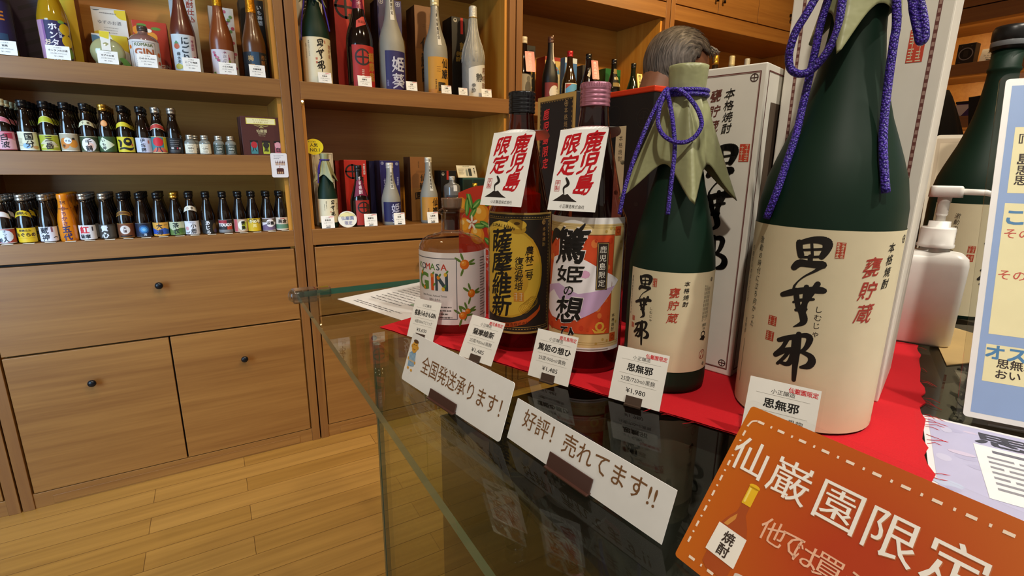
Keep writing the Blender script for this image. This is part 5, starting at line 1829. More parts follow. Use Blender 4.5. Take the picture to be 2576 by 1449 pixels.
L_('plain white label and white band', -0.0670, YL, zL, 3, 'black', build_art(base_label('#d6d6de', v1=50) + [('t', '本格焼酎', 0, 45, 5, '#8a90a8', 0.0), ('v', '小鹿', 4, 42, 18, '#14141a'), ('e', -16, 24, 6, 7, '#cf9aa0'), ('s', [(-22, 10, 1.5), (-14, 8, 2.5), (-8, 13, 1.5)], '#14141a')]), nb('#e4dccb', None, '小鹿', '#5a4a3a', v0=88, v1=104, sw=26))
L_('white brush writing on black label', -0.0150, YL, zL, 2, 'black', build_art(base_label('#15120f', v1=50) + [('v', 'あじろ', -3, 49, 16, '#d9dae0', 0.06), ('e', 20, 22, 9, 18, '#5a4522'), ('e', 22, 12, 7, 8, '#4a3a5a')]))
L_('slanting Latin letters on grey and red label', 0.0380, YL, zL, 2, 'black', build_art(base_label('#2a262a', v1=50, edge='#8a8684') + [('r', -26, 4, 36, 48, '#9a2834'), ('r', 4, 24, 14, 30, '#b0402a'), ('t', 'TOUGO', -1, 32, 15, '#ecebee', 0.05, 0.85), ('r', -30, 30, 5, 14, '#7a7a7c')]))
L_('red stripe and white octagon label', 0.0880, YL, zL, 2, 'black', build_art(base_label('#b9a18a', v1=50) + [('r', -26, -12, 5, 49, '#c05a62'), ('e', 6, 27, 17, 19, '#e2e2dc'), ('p', [(2, 12), (18, 14), (22, 40), (4, 42)], '#a8b43a'), ('v', '青島', 7, 43, 16, '#14140e')]))
L_('yellow label and three rings of lettering', 0.1325, YL, zL, 2, 'black', build_art(base_label('#c8a818', v1=51) + [('e', -14, 41, 8, 8, '#5a4a16'), ('e', 2, 41, 8, 8, '#5a4a16'), ('e', 18, 39, 8, 8, '#5a4a16'), ('t', 'かめ雫', 2, 40, 13, '#efe6b8', 0.05), ('t', '風', 1, 24, 14, '#e4d48a', 0.04)]))
L_('white disc on purple label', 0.1830, YL, zL, 2, 'black', build_art(base_label('#6a5a7c', v1=50, edge='#d8d4d4') + [('r', -31, 31, 34, 47, '#5a4a34'), ('p', [(-31, 20), (-10, 28), (12, 20), (31, 26), (31, 34), (-31, 34)], '#d4d0da'), ('e', 4, 31, 15, 15, '#e9e6ea'), ('t', '浜鶴', 4, 31, 14, '#14121c', 0.04)]))
L_('white-over-green label, nearest the right-hand post', 0.2300, YL, zL, 2, 'black', build_art(base_label('#d4c6b6', v1=51) + [('r', -31, 31, 8, 25, '#5a7f66'), ('t', '本格焼酎', 0, 47, 4.4, '#b8342c', 0.02), ('t', '高倉', 0, 36, 16, '#3a2a1a', 0.04)]))
# price strips on the shelf lip
for x in (-0.558, -0.509, -0.4575, -0.4085, -0.3595, -0.3075, -0.258, -0.209, -0.16, -0.112, -0.067, -0.015, 0.038, 0.088, 0.1325, 0.183, 0.230):
    o = MB().box(-0.0135, 0.0135, 0.0, 0.010, 0.0, 0.0009, mat('#f1e6d2', 0.5)).build('shelf_tag', None, (x + 0.006, 2.1025, zL + 0.0005))
    tag(o, 'small white price strip lying on the shelf lip under the lower row of miniature bottles', 'price tag', 'price strips under the miniature bottles')


# ================================================================== TALL BOTTLES AND CARTONS ON THE WALL SHELVES
def prof720(R=0.0385, h=0.298):
    k = h / 0.298
    return [(R * 0.93, 0.0), (R, 0.004), (R, 0.118 * k), (R * 0.97, 0.130 * k), (R * 0.88, 0.146 * k), (R * 0.76, 0.164 * k), (R * 0.62, 0.184 * k), (R * 0.49, 0.204 * k), (R * 0.41, 0.224 * k), (R * 0.375, 0.245 * k), (R * 0.365, 0.285 * k), (R * 0.34, 0.292 * k)]


def prof1800(R=0.0525, h=0.392):
    k = h / 0.392
    return [(R * 0.94, 0.0), (R, 0.005), (R, 0.160 * k), (R * 0.985, 0.180 * k), (R * 0.93, 0.200 * k), (R * 0.80, 0.224 * k), (R * 0.63, 0.248 * k), (R * 0.49, 0.272 * k), (R * 0.40, 0.298 * k), (R * 0.34, 0.325 * k), (R * 0.315, 0.35 * k), (R * 0.31, 0.384 * k)]


def shelf_bottle(label, x, y, z, prof, body, cap=None, art=None, band=None, group=None, rz=0.0, foil=None, name='shelf_bottle', strip=None):
    root = thing(name, label, 'bottle', (x, y, z), rz, group)
    m = body if not isinstance(body, str) else mat(body, 0.08, coat=0.5)
    MB().lathe(prof + [(0.0, prof[-1][1] + 0.0003)], m, 36, close=False).build('bottle_body', root)
    Rf = bottle_profile(prof)
    h = prof[-1][1]
    r = prof[-1][0]
    if cap:
        mc = mat(cap[0], 0.3, metal=cap[1] if len(cap) > 1 else 0.0, coat=0.3)
        ch = cap[2] if len(cap) > 2 else 0.026
        MB().lathe([(r * 1.04, h - ch), (r * 1.16, h - ch + 0.001), (r * 1.16, h - ch * 0.62), (r * 1.10, h - ch * 0.58), (r * 1.16, h - ch * 0.54), (r * 1.16, h + 0.002), (r * 1.05, h + 0.004), (0.0, h + 0.0041)], mc, 28, close=False).build('cap', root)
    if foil:      # foil or paper sleeve from height foil[1] to the top
        mf = mat(foil[0], 0.32, metal=foil[2], bump=0.5, bscale=140)
        P = [(Rf(foil[1] + (h - foil[1]) * t / 8) + 0.0009 + 0.0006 * (t % 2), foil[1] + (h - foil[1]) * t / 8) for t in range(9)]
        MB().lathe(P + [(r * 0.9, h + 0.004), (0.0, h + 0.0042)], mf, 28, close=False).build('neck_foil', root)
    if art is not None:
        b = MB(); art.wrap(b, prof[2][0], 0.0, off=0.0003, film=0.00015, step=10); b.build('front_label', root)
    if band is not None:
        b = MB(); band.wrap(b, Rf, 0.0, off=0.0006, film=0.00018, step=10); b.build('neck_label', root)
    if strip is not None:   # stiff paper strip pasted down the neck: (art, top, bottom, half width)
        b = MB(); strip.wrap(b, lambda v: Rf(v), 0.0, off=0.0012, film=0.00018, step=14); b.build('neck_strip', root)
    return root


def shelf_card(label, xl, z, w, h, name, tilt=radians(8), y=2.108, rz=0.0, flag=True, clip=False, group='price cards on the wall shelves'):
    return price_card(label, (xl + w / 2, y, z + 0.0004), rz, '小正醸造', name, '25度/900ml', '¥1,980', flag='仙巌園限定' if flag else None, w=w, h=h, lean=tilt, sleeve=False, clip=clip, group=group, lite=True)


def shelf_box(label, x, y, w, d, h, face, z, front=None, side=None, rz=0.0, group=None, top=None, side_art=None):
    return carton('bottle_carton', label, (x, y, z + 0.0003), rz, w, d, h, face, sides=side, front=front, group=group, top=top, side_art=side_art)


zT = TOP_SHELF
gA = 'bottles along the top shelf above the miniatures'
cA = 'cartons along the top shelf above the miniatures'
# -- unit with the miniatures, top shelf
shelf_bottle('dark purple-labelled bottle with orange letters at the left end of the top shelf', -0.492, 2.185, zT, prof1800(0.044, 0.34), '#2a1608', ('#1a1a1a',), build_art([('r', -60, 62, 26, 190, '#231a3c'), ('p', [(-60, 60), (62, 52), (62, 150), (-60, 170)], '#2a2350'), ('t', 'HAE', -4, 116, 34, '#d8842a', 0.03, 1.2), ('t', '南風', 8, 155, 20, '#d8842a', 0.03), ('t', 'の夢', 0, 86, 14, '#b99a6a', 0.02), ('r', -30, 34, 48, 66, '#2c4a6a')]), group=gA)
shelf_box('dark purple carton with slanting stripes behind the purple-labelled bottle', -0.498, 2.262, 0.104, 0.105, 0.36, '#2a1a30', zT, build_art([('p', [(50 + 0, 20 + k * 34), (98, 40 + k * 34), (98, 52 + k * 34), (50, 32 + k * 34)], '#1c1020') for k in range(9)]), '#100a10', group=cA)
shelf_bottle('golden yellow bottle with purple label and printed lemons', -0.357, 2.188, zT, prof720(0.0390, 0.300), mat('#c99a1c', 0.06, trans=0.45, coat=0.3), ('#d8b03a', 0.6), build_art([('r', -44, 44, 10, 118, '#2c2250'), ('r', -44, -24, 10, 118, '#b88aa8'), ('r', -24, -18, 10, 118, '#8a5a90'), ('v', 'ホンタンの', 2, 112, 22, '#efe9ee', 0.05), ('v', 'お酒', -15, 66, 18, '#e9cfb0', 0.04), ('v', '鹿児島', 18, 98, 9, '#d0d4e4', 0.02), ('e', 32, 96, 15, 17, '#d8b41c'), ('e', 34, 62, 15, 18, '#d8b41c'), ('e', 34, 28, 13, 16, '#7a9a34'), ('e', 24, 116, 8, 5, '#7aa03a')]), group=gA)
shelf_box('yellow-fronted brown carton behind the golden yellow bottle', -0.392, 2.262, 0.085, 0.085, 0.315, '#d8b82a', zT, None, '#8a4a1c', group=cA)
shelf_box('white and yellow carton with lemon shapes and round lettering', -0.273, 2.300, 0.094, 0.080, 0.205, '#dfdcd4', zT, build_art([('e', 88, 196, 26, 24, '#e0c52a'), ('p', [(0, 60), (0, 128), (16, 134), (30, 120), (34, 96), (30, 60)], '#d8bf30'), ('e', 80, 92, 22, 20, '#e0c52a'), ('e', 12, 204, 16, 10, '#5a6a70'), ('l', 22, 70, 190, 1, 4, 3, '#8a8680'), ('t', 'ゆずのお酒', 46, 160, 13, '#5f5f62', 0.0), ('l', 28, 70, 145, 4, 8, 2, '#a8a49c'), ('p', [(0, 196), (0, 205), (94, 205), (94, 203)], '#c9c4bc')]), '#d0b438', group=cA)
shelf_box('low white, blue and yellow carton behind the round yuzu flask', -0.276, 2.245, 0.096, 0.050, 0.112, '#dcdad6', zT, build_art([('e', 6, 84, 26, 24, '#4f7690'), ('p', [(50, 112), (96, 112), (96, 60), (74, 72), (58, 90)], '#d6c028'), ('e', 60, 40, 20, 16, '#d6c028')]), '#c9b02c', group=cA)
# round flask
root = thing('shelf_bottle', 'round flat flask of pale yellow drink with a paper strip over its neck', 'bottle', (-0.2335, 2.192, zT), 0, gA)
b = MB()
N = 28
b.ellipsoid((0, 0, 0.046), 0.046, 0.022, 0.046, mat('#b9b886', 0.1, trans=0.25, coat=0.4), 32)
b.lathe([(0.011, 0.086), (0.010, 0.094), (0.0125, 0.097), (0.0125, 0.1045), (0.0, 0.105)], mat('#e8e2d0', 0.4), 20, (0, 0, 0), close=False)
b.box(-0.016, 0.016, -0.010, 0.010, 0.0, 0.004, mat('#b9b886', 0.1, coat=0.4))
b.build('flask_body', root)
b = MB()
sm = mat('#e4e2da', 0.5)
b.box(-0.013, 0.013, -0.0150, -0.0140, 0.080, 0.1085, sm); b.box(-0.013, 0.013, -0.015, 0.013, 0.1085, 0.1092, sm)
b.add([(-0.012, -0.0150, 0.081), (0.012, -0.0150, 0.081), (0.012, -0.0245, 0.050), (-0.012, -0.0245, 0.050)], [(0, 3, 2, 1)], sm)
b.add([(-0.013, -0.0153, 0.092), (0.009, -0.0153, 0.086), (0.013, -0.0153, 0.1085), (-0.013, -0.0153, 0.1085)], [(0, 3, 2, 1)], mat('#dcc428', 0.5))
b.build('paper_strip', root)
b = MB()
b.add([(0.030 + 0.034 * t, -0.020 + 0.002 * sin(3 * t), 0.030 - 0.030 * t + s_ * 0.014 * sin(pi * min(1, t * 1.05))) for t in [k / 10 for k in range(11)] for s_ in (-1, 1)], [(2 * k, 2 * k + 2, 2 * k + 3, 2 * k + 1) for k in range(10)], mat('#4f7a2c', 0.45))
lf = b.build('leaf', root)
so = lf.modifiers.new('leaf_thickness', 'SOLIDIFY'); so.thickness = 0.0006
shelf_bottle('stout gin bottle with white fruit label and dark stopper, in front of a red carton', -0.132, 2.185, zT, [(0.036, 0.0), (0.0415, 0.003), (0.0415, 0.088), (0.040, 0.096), (0.034, 0.104), (0.024, 0.110), (0.0150, 0.114), (0.0128, 0.120), (0.0128, 0.134)], mat('#b08a80', 0.06, trans=0.55, coat=0.3), ('#4a3a30', 0.0, 0.012),
             build_art([('r', -60, 60, 6, 90, '#dcd6d2'), ('f', -34, 34, 8, 84, 1.2, '#6a6a70'), ('t', 'KOMASA', 0, 76, 13, '#5d6a3a', 0.03), ('t', 'GIN', 0, 54, 29, '#a8582a', 0.04, 1.1), ('e', -44, 68, 6, 6, '#d9701c'), ('e', 46, 50, 7, 7, '#d9701c'), ('e', 44, 24, 6, 6, '#c8502c'), ('l', -24, 24, 32, 4, 6, 2, '#8a8684')]), group=gA)
shelf_box('orange-red carton printed with fruit behind the stout gin bottle', -0.1630, 2.262, 0.098, 0.090, 0.172, '#b8341e', zT, build_art([('e', 14, 140, 15, 14, '#e08a1e'), ('e', 52, 122, 16, 16, '#e2942a'), ('e', 26, 158, 14, 5, '#5a8a34'), ('e', 66, 150, 14, 5, '#5a8a34'), ('e', 44, 142, 10, 6, '#f0e6d0'), ('t', 'GIN', 80, 30, 16, '#efe0d4', 0.04)]), '#a82c1a', group=cA)
shelf_bottle('brown-red cloudy plum bottle with pale blue label beside the gin bottle', -0.0190, 2.188, zT, prof720(0.0375, 0.315), mat('#5e2a1c', 0.3, coat=0.2), ('#e0ddd6',), build_art([('r', -42, 40, 4, 122, '#c4ced4'), ('r', 20, 40, 4, 122, '#d4c4c4'), ('v', 'にごり', 4, 116, 26, '#3a4650', 0.05), ('v', '芋焼酎', 27, 108, 11, '#a8607a', 0.02), ('v', '梅太夫', -19, 66, 12, '#3a3a3a', 0.03), ('e', -22, 84, 9, 9, '#b85a3a'), ('p', [(-30, 92), (-22, 102), (-14, 92)], '#5a8a5a'), ('e', -22, 20, 12, 9, '#b9b04a'), ('e', 30, 50, 6, 6, '#a8506a')]), group=gA, foil=('#d8d4cc', 0.245, 0.0))
shelf_box('pale carton with red writing behind the brown-red plum bottle', -0.049, 2.262, 0.080, 0.080, 0.322, '#d4d4d0', zT, build_art([('v', '芋焼酎仕込', 62, 300, 22, '#a84a3a', 0.03), ('r', 0, 14, 0, 322, '#b9c4cc')]), '#b8b4ac', group=cA)
shelf_bottle('amber plum bottle with gold foil and flower-printed label', 0.0950, 2.188, zT, prof720(0.0375, 0.300), mat('#7a3c18', 0.3, coat=0.2), None, build_art([('r', -44, 44, 2, 88, '#cfc6cc')] + [('e', -36 + (k * 29 % 74), 8 + (k * 17 % 76), 4.4, 4.4, ('#a83a5c', '#c2708a', '#5a7a3a', '#8a9a4a')[k % 4]) for k in range(22)] + [('r', -6, 14, 24, 76, '#d6ced2'), ('v', '小正の', 4, 84, 12, '#8a8490', 0.02), ('t', '梅', 3, 38, 20, '#4a4650', 0.04)]), group=gA, foil=('#c08a1c', 0.232, 0.85))
shelf_box('white carton scattered with pink blossoms behind the amber plum bottle', 0.0680, 2.262, 0.080, 0.080, 0.250, '#d6d0c8', zT, build_art([('e', 8 + (k * 31 % 66), 8 + (k * 19 % 236), 5.5, 5.5, ('#b04a68', '#5f8a4a', '#c2607c', '#7a9a4a', '#b83a5a')[k % 5]) for k in range(44)] + [('e', 10 + (k * 43 % 62), 16 + (k * 47 % 220), 6, 1.8, '#3f4a34') for k in range(14)]), '#b9b2a6', group=cA)
shelf_bottle('amber bottle with gold foil and dark label nearest the right-hand post', 0.1990, 2.188, zT, prof720(0.0380, 0.305), mat('#5a3214', 0.28, coat=0.2), None, build_art([('r', -60, 60, 2, 92, '#16191f'), ('r', -16, 10, 2, 92, '#20405a'), ('t', '梅', -18, 70, 20, '#b08a50', 0.03), ('v', '赤薩梅', 24, 84, 17, '#8a5a2c', 0.03), ('t', '酒', -16, 42, 20, '#a87a40', 0.03), ('v', 'うめしゅ', 38, 84, 7, '#a8a49c', 0.0)]), group=gA, foil=('#c8861c', 0.226, 0.85))
shelf_box('black carton with white brush writing behind the gold-foil bottle', 0.1690, 2.262, 0.082, 0.082, 0.292, '#16130f', zT, build_art([('v', 'いも梅酒', 66, 276, 17, '#c9c4bc', 0.02)]), '#0f0c0a', group=cA)
for xl, w, h, nm, ds in ((-0.489, 0.051, 0.041, '南風', 'orange-lettered bottle on the top shelf'), (-0.374, 0.056, 0.041, 'ホンタンのお酒', 'golden yellow bottle on the top shelf'), (-0.253, 0.052, 0.040, 'ゆずのお酒', 'round yuzu flask on the top shelf'),
                         (-0.152, 0.053, 0.042, '小みかんGIN', 'stout gin bottle on the top shelf'), (-0.029, 0.050, 0.044, 'にごり梅酒', 'brown-red cloudy plum bottle'), (0.076, 0.053, 0.040, '小正の梅酒', 'flower-labelled amber bottle'), (0.169, 0.051, 0.042, '赤薩梅酒', 'dark-labelled bottle by the right-hand post')):
    shelf_card('small white price card in front of the ' + ds, xl, zT, w, h, nm, flag=False)

# -- next unit, top shelf: five large bottles each with its carton
gB = 'large bottles on the top shelf of the middle unit'
cB = 'cartons on the top shelf of the middle unit'
root = thing('shelf_bottle', 'large dark green bottle with cream label and purple cord on the top shelf', 'bottle', (0.4130, 2.178, zT), 0, gB)
MB().lathe(prof1800() + [(0.0, 0.385)], GREEN, 36, close=False).build('bottle_body', root)
a = Art(); a.rect(-82, 82, 3, 164, LABEL_C, 0); brush(a, (SHI, MU, JA), 4, 99.5, 1.0)
seal(a, 21, 27, 144, 155); seal(a, -14, -7, 84, 92); seal(a, -14, -7, 71, 79)
a.vtext('甕貯蔵', 46, 143, 16, '#9a4a34', 3, bold=0.012); a.vtext('本格焼酎', 58, 154, 8, INK, 3); a.vtext('激動の時代に立ち向', -36, 152, 6, '#4a4030', 3); a.vtext('名君の心のよりどころ', -48, 142, 5, '#4a4030', 3)
b = MB(); a.wrap(b, 0.0525, 0.0, step=10); b.build('front_label', root)
paper_cap(root, 0.392, 0.0182, 0.362, 0.098, radians(10), bottle_profile(prof1800()), WASHI)
b = MB()
for pl in ([(-14, -12, 362), (-30, -24, 310), (-44, -30, 250), (-52, -30, 200), (-56, -28, 150)], [(14, -12, 362), (26, -26, 310), (38, -38, 240), (46, -40, 190)], [(-14, -14, 362), (-30, -30, 330), (-34, -34, 300), (-26, -36, 290), (-18, -34, 310), (-10, -18, 362)], [(6, -18, 362), (14, -34, 320), (6, -44, 296), (-4, -44, 292), (-8, -38, 310), (0, -20, 362)]):
    b.tube(smooth_path(pl, 4), 0.0026, CORD, 8)
b.tube([(0.0196 * cos(2 * pi * k / 20), 0.0196 * sin(2 * pi * k / 20), 0.361) for k in range(20)], 0.0032, CORD, 8, closed=True)
b.build('purple_cord', root)
shelf_box('tall white carton with a ruled border behind the cord-tied green bottle', 0.3470, 2.262, 0.116, 0.110, 0.402, '#d8d0bc', zT, build_art([('f', 5, 111, 6, 396, 1.6, '#4a3a34'), ('v', '思無邪', 70, 330, 66, INK, 0.05), ('r', 8, 19, 150, 162, '#b0604a'), ('r', 8, 19, 132, 144, '#b0604a'), ('v', '甕貯蔵', 14, 120, 8, '#5a4a40', 0.0)]), '#b9b09a', group=cB)
RED2 = '#b8281c'
shelf_bottle('large black bottle with red label, black crossed-ring crest and magenta neck sleeve', 0.5800, 2.178, zT, prof1800(), '#120908', None, build_art([('r', -46, 58, 3, 156, '#a8241c'), ('c', -4, 112, 31, '#241a1c'), ('v', '薩摩宝', 36, 132, 34, '#a8782a', 0.05), ('l', -10, 0, 66, 4, 7, 3, '#d8c4b4')]), build_art([('p', [(-22, 218), (24, 236), (24, 264), (8, 262), (-22, 246)], '#c8463a'), ('t', '無濾過', 4, 242, 12, '#7a1c18', 0.02)]), gB, foil=('#7a1c3c', 0.292, 0.1),
             strip=build_art([('v', '名誉商士', 0, 376, 18, '#d9c4cc', 0.03)]))
shelf_box('vivid red carton with a black crossed-ring crest behind the magenta-necked bottle', 0.5080, 2.262, 0.122, 0.112, 0.405, RED2, zT, build_art([('c', 46, 318, 44, '#1c1a1e'), ('v', '薩摩宝', 76, 300, 44, '#4a3414', 0.06), ('v', '本格芋焼酎', 88, 350, 13, '#d9cfc4', 0.02)]), '#6a1810', group=cB)
FROST = mat('#98958a', 0.5, trans=0.15)
shelf_bottle('large frosted bottle with blue label and silver characters', 0.7100, 2.178, zT, prof1800(), FROST, ('#d9c68a', 0.3, 0.02), build_art([('r', -45, 52, 0, 150, '#252058'), ('p', [(-45, 30), (0, 70), (30, 60), (52, 110), (52, 0), (-45, 0)], '#2b1c58'), ('v', '姫葵', 10, 130, 60, '#b9bcd0', 0.02), ('v', '本格焼酎', 44, 126, 9, '#8a8ab0', 0.0), ('v', '仙巌園', -36, 40, 8, '#8a8ab0', 0.0)]), group=gB,
             strip=build_art([('r', -9, 9, 268, 392, '#dcd8cc'), ('v', '仙巌園限定', 0, 366, 15, '#2a2622', 0.02, 0.9)]))
shelf_box('deep blue carton with two small silver crests behind the blue-labelled frosted bottle', 0.6830, 2.262, 0.104, 0.104, 0.375, '#26205a', zT, build_art([('p', [(0, 60), (60, 140), (104, 120), (104, 0), (0, 0)], '#3a1c50'), ('p', [(0, 260), (50, 240), (104, 300), (104, 330), (0, 300)], '#301c54'), ('c', 16, 362, 10, '#b0b0c0'), ('c', 88, 360, 10, '#b0b0c0'), ('v', '本格焼酎', 94, 236, 13, '#a8a8c0', 0.0), ('t', '姫', 36, 220, 40, '#9a9ab8', 0.02)]), '#2a1c24', group=cB)
shelf_bottle('large frosted bottle with ochre label and black brush characters', 0.9060, 2.185, zT, prof1800(0.0515, 0.392), FROST, ('#e0cfa0', 0.4, 0.03), build_art([('r', -56, 56, 2, 150, '#c08a2c'), ('p', [(-56, 2), (56, 2), (56, 30), (-56, 20)], '#b87a28'), ('v', '仙巌', 24, 146, 40, '#241808', 0.03), ('t', '園', 6, 32, 38, '#241808', 0.04), ('v', '本格芋焼酎', -20, 62, 8, '#5a3a14', 0.0), ('l', -16, 2, 112, 3, 9, 2, '#9a6a24')]), group=gB,
             strip=build_art([('r', -8.5, 8.5, 196, 390, '#dcd8cc'), ('c', 0, 374, 6.5, '#2a2622'), ('v', '名勝仙巌園限定', 0, 344, 17, '#2a2622', 0.02, 0.85)]))
BRN = '#8a5c2c'
shelf_box('tall ochre-brown carton with faint ring lines behind the ochre-labelled bottle', 0.8440, 2.262, 0.100, 0.104, 0.372, BRN, zT, build_art([('r', 0, 100, 200, 372, '#7a4f28'), ('v', '仙巌園', 52, 250, 60, '#2a1a0a', 0.03), ('v', '和洋折衷', 74, 340, 9, '#5a3a1a', 0.0), ('l', 36, 84, 300, 2, 8, 3, '#6a4420')]), '#4a2c18', group=cB)
root = shelf_bottle('large bottle wrapped in crinkled clear paper with a white label on the top shelf', 1.0850, 2.182, zT, prof1800(0.0515, 0.386), mat('#8f8d86', 0.42, bump=0.9, bscale=55), None, build_art([('p', [(-44, 0), (50, 0), (50, 142), (20, 138), (-30, 126), (-44, 120)], '#d4d2cc'), ('t', '静', 6, 84, 36, '#4a4844', 0.03), ('v', '黒焼酎', 34, 130, 30, '#8a6a5c', 0.02), ('v', '参酔', -22, 60, 20, '#5a5854', 0.02)]), group=gB, foil=('#c9c7bf', 0.335, 0.2))
b = MB()
for k in range(30):
    a_ = 2 * pi * k / 30
    R8 = bottle_profile(prof1800(0.0515, 0.386))
    b.tube([((R8(z) + 0.0008) * cos(a_ + 0.25 * sin(9 * z + k)), (R8(z) + 0.0008) * sin(a_ + 0.25 * sin(9 * z + k)), z) for z in [0.15 + 0.185 * j / 8 for j in range(9)]], 0.0007, mat('#c4c2bb', 0.3), 5)
b.tube([(0.0185 * cos(2 * pi * k / 20), 0.0185 * sin(2 * pi * k / 20), 0.335) for k in range(20)], 0.0016, mat('#c89a3c', 0.3, metal=0.6), 6, closed=True)
b.build('crinkled_wrapper', root)
shelf_box('black carton with a red stripe and gold characters behind the paper-wrapped bottle', 1.0180, 2.262, 0.100, 0.104, 0.352, '#15110f', zT, build_art([('r', 44, 56, 284, 352, '#b82a20'), ('e', 18, 338, 9, 9, '#a8a49c'), ('e', 18, 340, 5, 4, '#15110f'), ('v', '静酔', 56, 250, 36, '#8a702e', 0.02), ('v', '参酔', 30, 210, 22, '#8a702e', 0.02)]), '#0d0a09', group=cB)
for xl, w, h, nm, ds in ((0.400, 0.048, 0.039, '思無邪', 'cord-tied green bottle on the top shelf'), (0.547, 0.054, 0.041, '薩摩宝', 'magenta-necked black bottle'), (0.743, 0.047, 0.037, '姫葵', 'blue-labelled frosted bottle on the top shelf'), (0.898, 0.046, 0.035, '仙巌園', 'ochre-labelled frosted bottle on the top shelf'), (0.978, 0.042, 0.031, '静', 'paper-wrapped bottle, the left one of its two cards'), (1.090, 0.050, 0.036, '静参酔', 'paper-wrapped bottle, the right one of its two cards')):
    shelf_card('small white price card by the ' + ds, xl, zT, w, h, nm)

# -- same unit, lower shelf
gC = 'bottles on the lower shelf of the middle unit'
cC = 'cartons on the lower shelf of the middle unit'
zL = LOW_SHELF
root = thing('shelf_bottle', 'dark green bottle in a paper hood with purple cord on the lower shelf', 'bottle', (0.4090, 2.160, zL), 0, gC)
MB().lathe(sml_prof, GREEN, 32, close=False).build('bottle_body', root)
a = Art(); a.rect(-58, 58, 22, 116, LABEL_C, 0); brush(a, (SHI, MU, JA), 12, 76, 0.6)
a.vtext('甕貯蔵', 36, 100, 9, '#8a5a40', 3); seal(a, 1, 5, 62, 68); a.vtext('激動の時代に', -12, 108, 5, '#5a5040', 3); a.vtext('名君の心の', -20, 96, 5, '#5a5040', 3)
b = MB(); a.wrap(b, 0.039, 0.0, step=12); b.build('front_label', root)
paper_cap(root, 0.294, 0.0170, 0.269, 0.100, radians(18), bottle_profile(sml_prof), WASHI2, 12, 13)
b = MB()
for pl in ([(-14, -10, 269), (-24, -16, 240), (-26, -18, 215), (-24, -19, 240), (-15, -12, 268)], [(-15, -11, 269), (-28, -18, 240), (-32, -22, 200), (-34, -24, 178)]):
    b.tube(smooth_path(pl, 4), 0.0022, CORD, 8)
b.tube([(0.0180 * cos(2 * pi * k / 20), 0.0180 * sin(2 * pi * k / 20), 0.268) for k in range(20)], 0.0026, CORD, 8, closed=True)
b.build('purple_cord', root)
shelf_box('white ruled carton directly behind the hooded green bottle', 0.3740, 2.235, 0.084, 0.078, 0.297, '#ddd6c4', zL, build_art([('f', 4, 80, 5, 292, 1.2, '#5a4640'), ('c', 10, 284, 3.4, '#4a3a34'), ('r', 66, 73, 74, 84, '#b0604a')]), '#b9ae96', group=cC)
shelf_box('second white carton standing behind the ruled one, only its edge showing', 0.3460, 2.325, 0.084, 0.078, 0.294, '#d2cab6', zL, None, '#aaa088', group=cC)
shelf_bottle('black bottle with a red crested label and magenta collar on the lower shelf', 0.5380, 2.158, zL, prof720(0.0385, 0.250), '#120908', ('#1a1c1e', 0.2, 0.022), build_art([('r', -26, 44, 6, 108, '#a0281e'), ('c', 6, 78, 25, '#1f181a'), ('v', '薩摩宝', 28, 92, 24, '#3a2a12', 0.05)]), neck_band(None, 128, 192, 30, '#7a1c3e', None, 8), gC,
             strip=build_art([('v', '芋尊焼酎', 0, 204, 17, '#e0d0d8', 0.04)]))
shelf_box('bright red carton with a black crossed-ring crest on the lower shelf', 0.5010, 2.238, 0.094, 0.086, 0.270, RED2, zL, build_art([('c', 34, 222, 31, '#1c1a1e'), ('v', '薩摩', 66, 200, 30, '#3a2410', 0.06), ('v', '本格芋焼酎', 84, 256, 9, '#d9cfc4', 0.02)]), '#8a2014', group=cC)
shelf_box('second red carton tucked behind the crested red one on the lower shelf', 0.4860, 2.335, 0.090, 0.080, 0.268, '#a82418', zL, None, '#7a1c12', group=cC)
shelf_bottle('frosted bottle with a short blue label and white strip on the lower shelf', 0.6720, 2.158, zL, prof720(0.0400, 0.262), FROST, ('#d8cfc0', 0.2, 0.02), build_art([('r', -48, 50, 14, 98, '#1f1c4e'), ('v', '姫葵', 8, 92, 40, '#b4b8d4', 0.02), ('v', '焼酎', 38, 84, 8, '#8a8ab0', 0.0)]), group=gC,
             strip=build_art([('r', -8, 8, 152, 250, '#dcd8cc'), ('v', '仙巌園限定', 0, 224, 13, '#2a2622', 0.02)]))
shelf_box('blue carton with two silver crests on the lower shelf', 0.6540, 2.238, 0.088, 0.086, 0.270, '#252058', zL, build_art([('p', [(0, 30), (50, 100), (88, 80), (88, 0), (0, 0)], '#321c50'), ('c', 11, 258, 6.5, '#b4b4c4'), ('c', 76, 256, 6.5, '#b4b4c4'), ('v', '本格焼酎', 78, 200, 9, '#a8a8c0', 0.0), ('t', '姫', 30, 176, 34, '#8a8ab0', 0.02)]), '#2c2030', group=cC)
shelf_box('second dark blue carton tucked behind the crested blue one', 0.6330, 2.335, 0.088, 0.080, 0.268, '#201c48', zL, None, '#241a2a', group=cC)
shelf_bottle('frosted bottle with ochre label and a long white strip on the lower shelf', 0.8480, 2.160, zL, prof720(0.0390, 0.288), FROST, ('#e2d8c0', 0.2, 0.02), build_art([('r', -52, 52, 12, 114, '#bd8530'), ('v', '仙巌', 16, 110, 36, '#241808', 0.03), ('t', '園', 0, 26, 22, '#241808', 0.03), ('v', '芋焼酎', -18, 66, 6, '#5a3a14', 0.0)]), group=gC,
             strip=build_art([('r', -7.5, 7.5, 142, 284, '#dcd8cc'), ('c', 0, 272, 5.5, '#2a2622'), ('v', '名勝仙巌園限定', 0, 250, 13.5, '#2a2622', 0.02, 0.9)]))
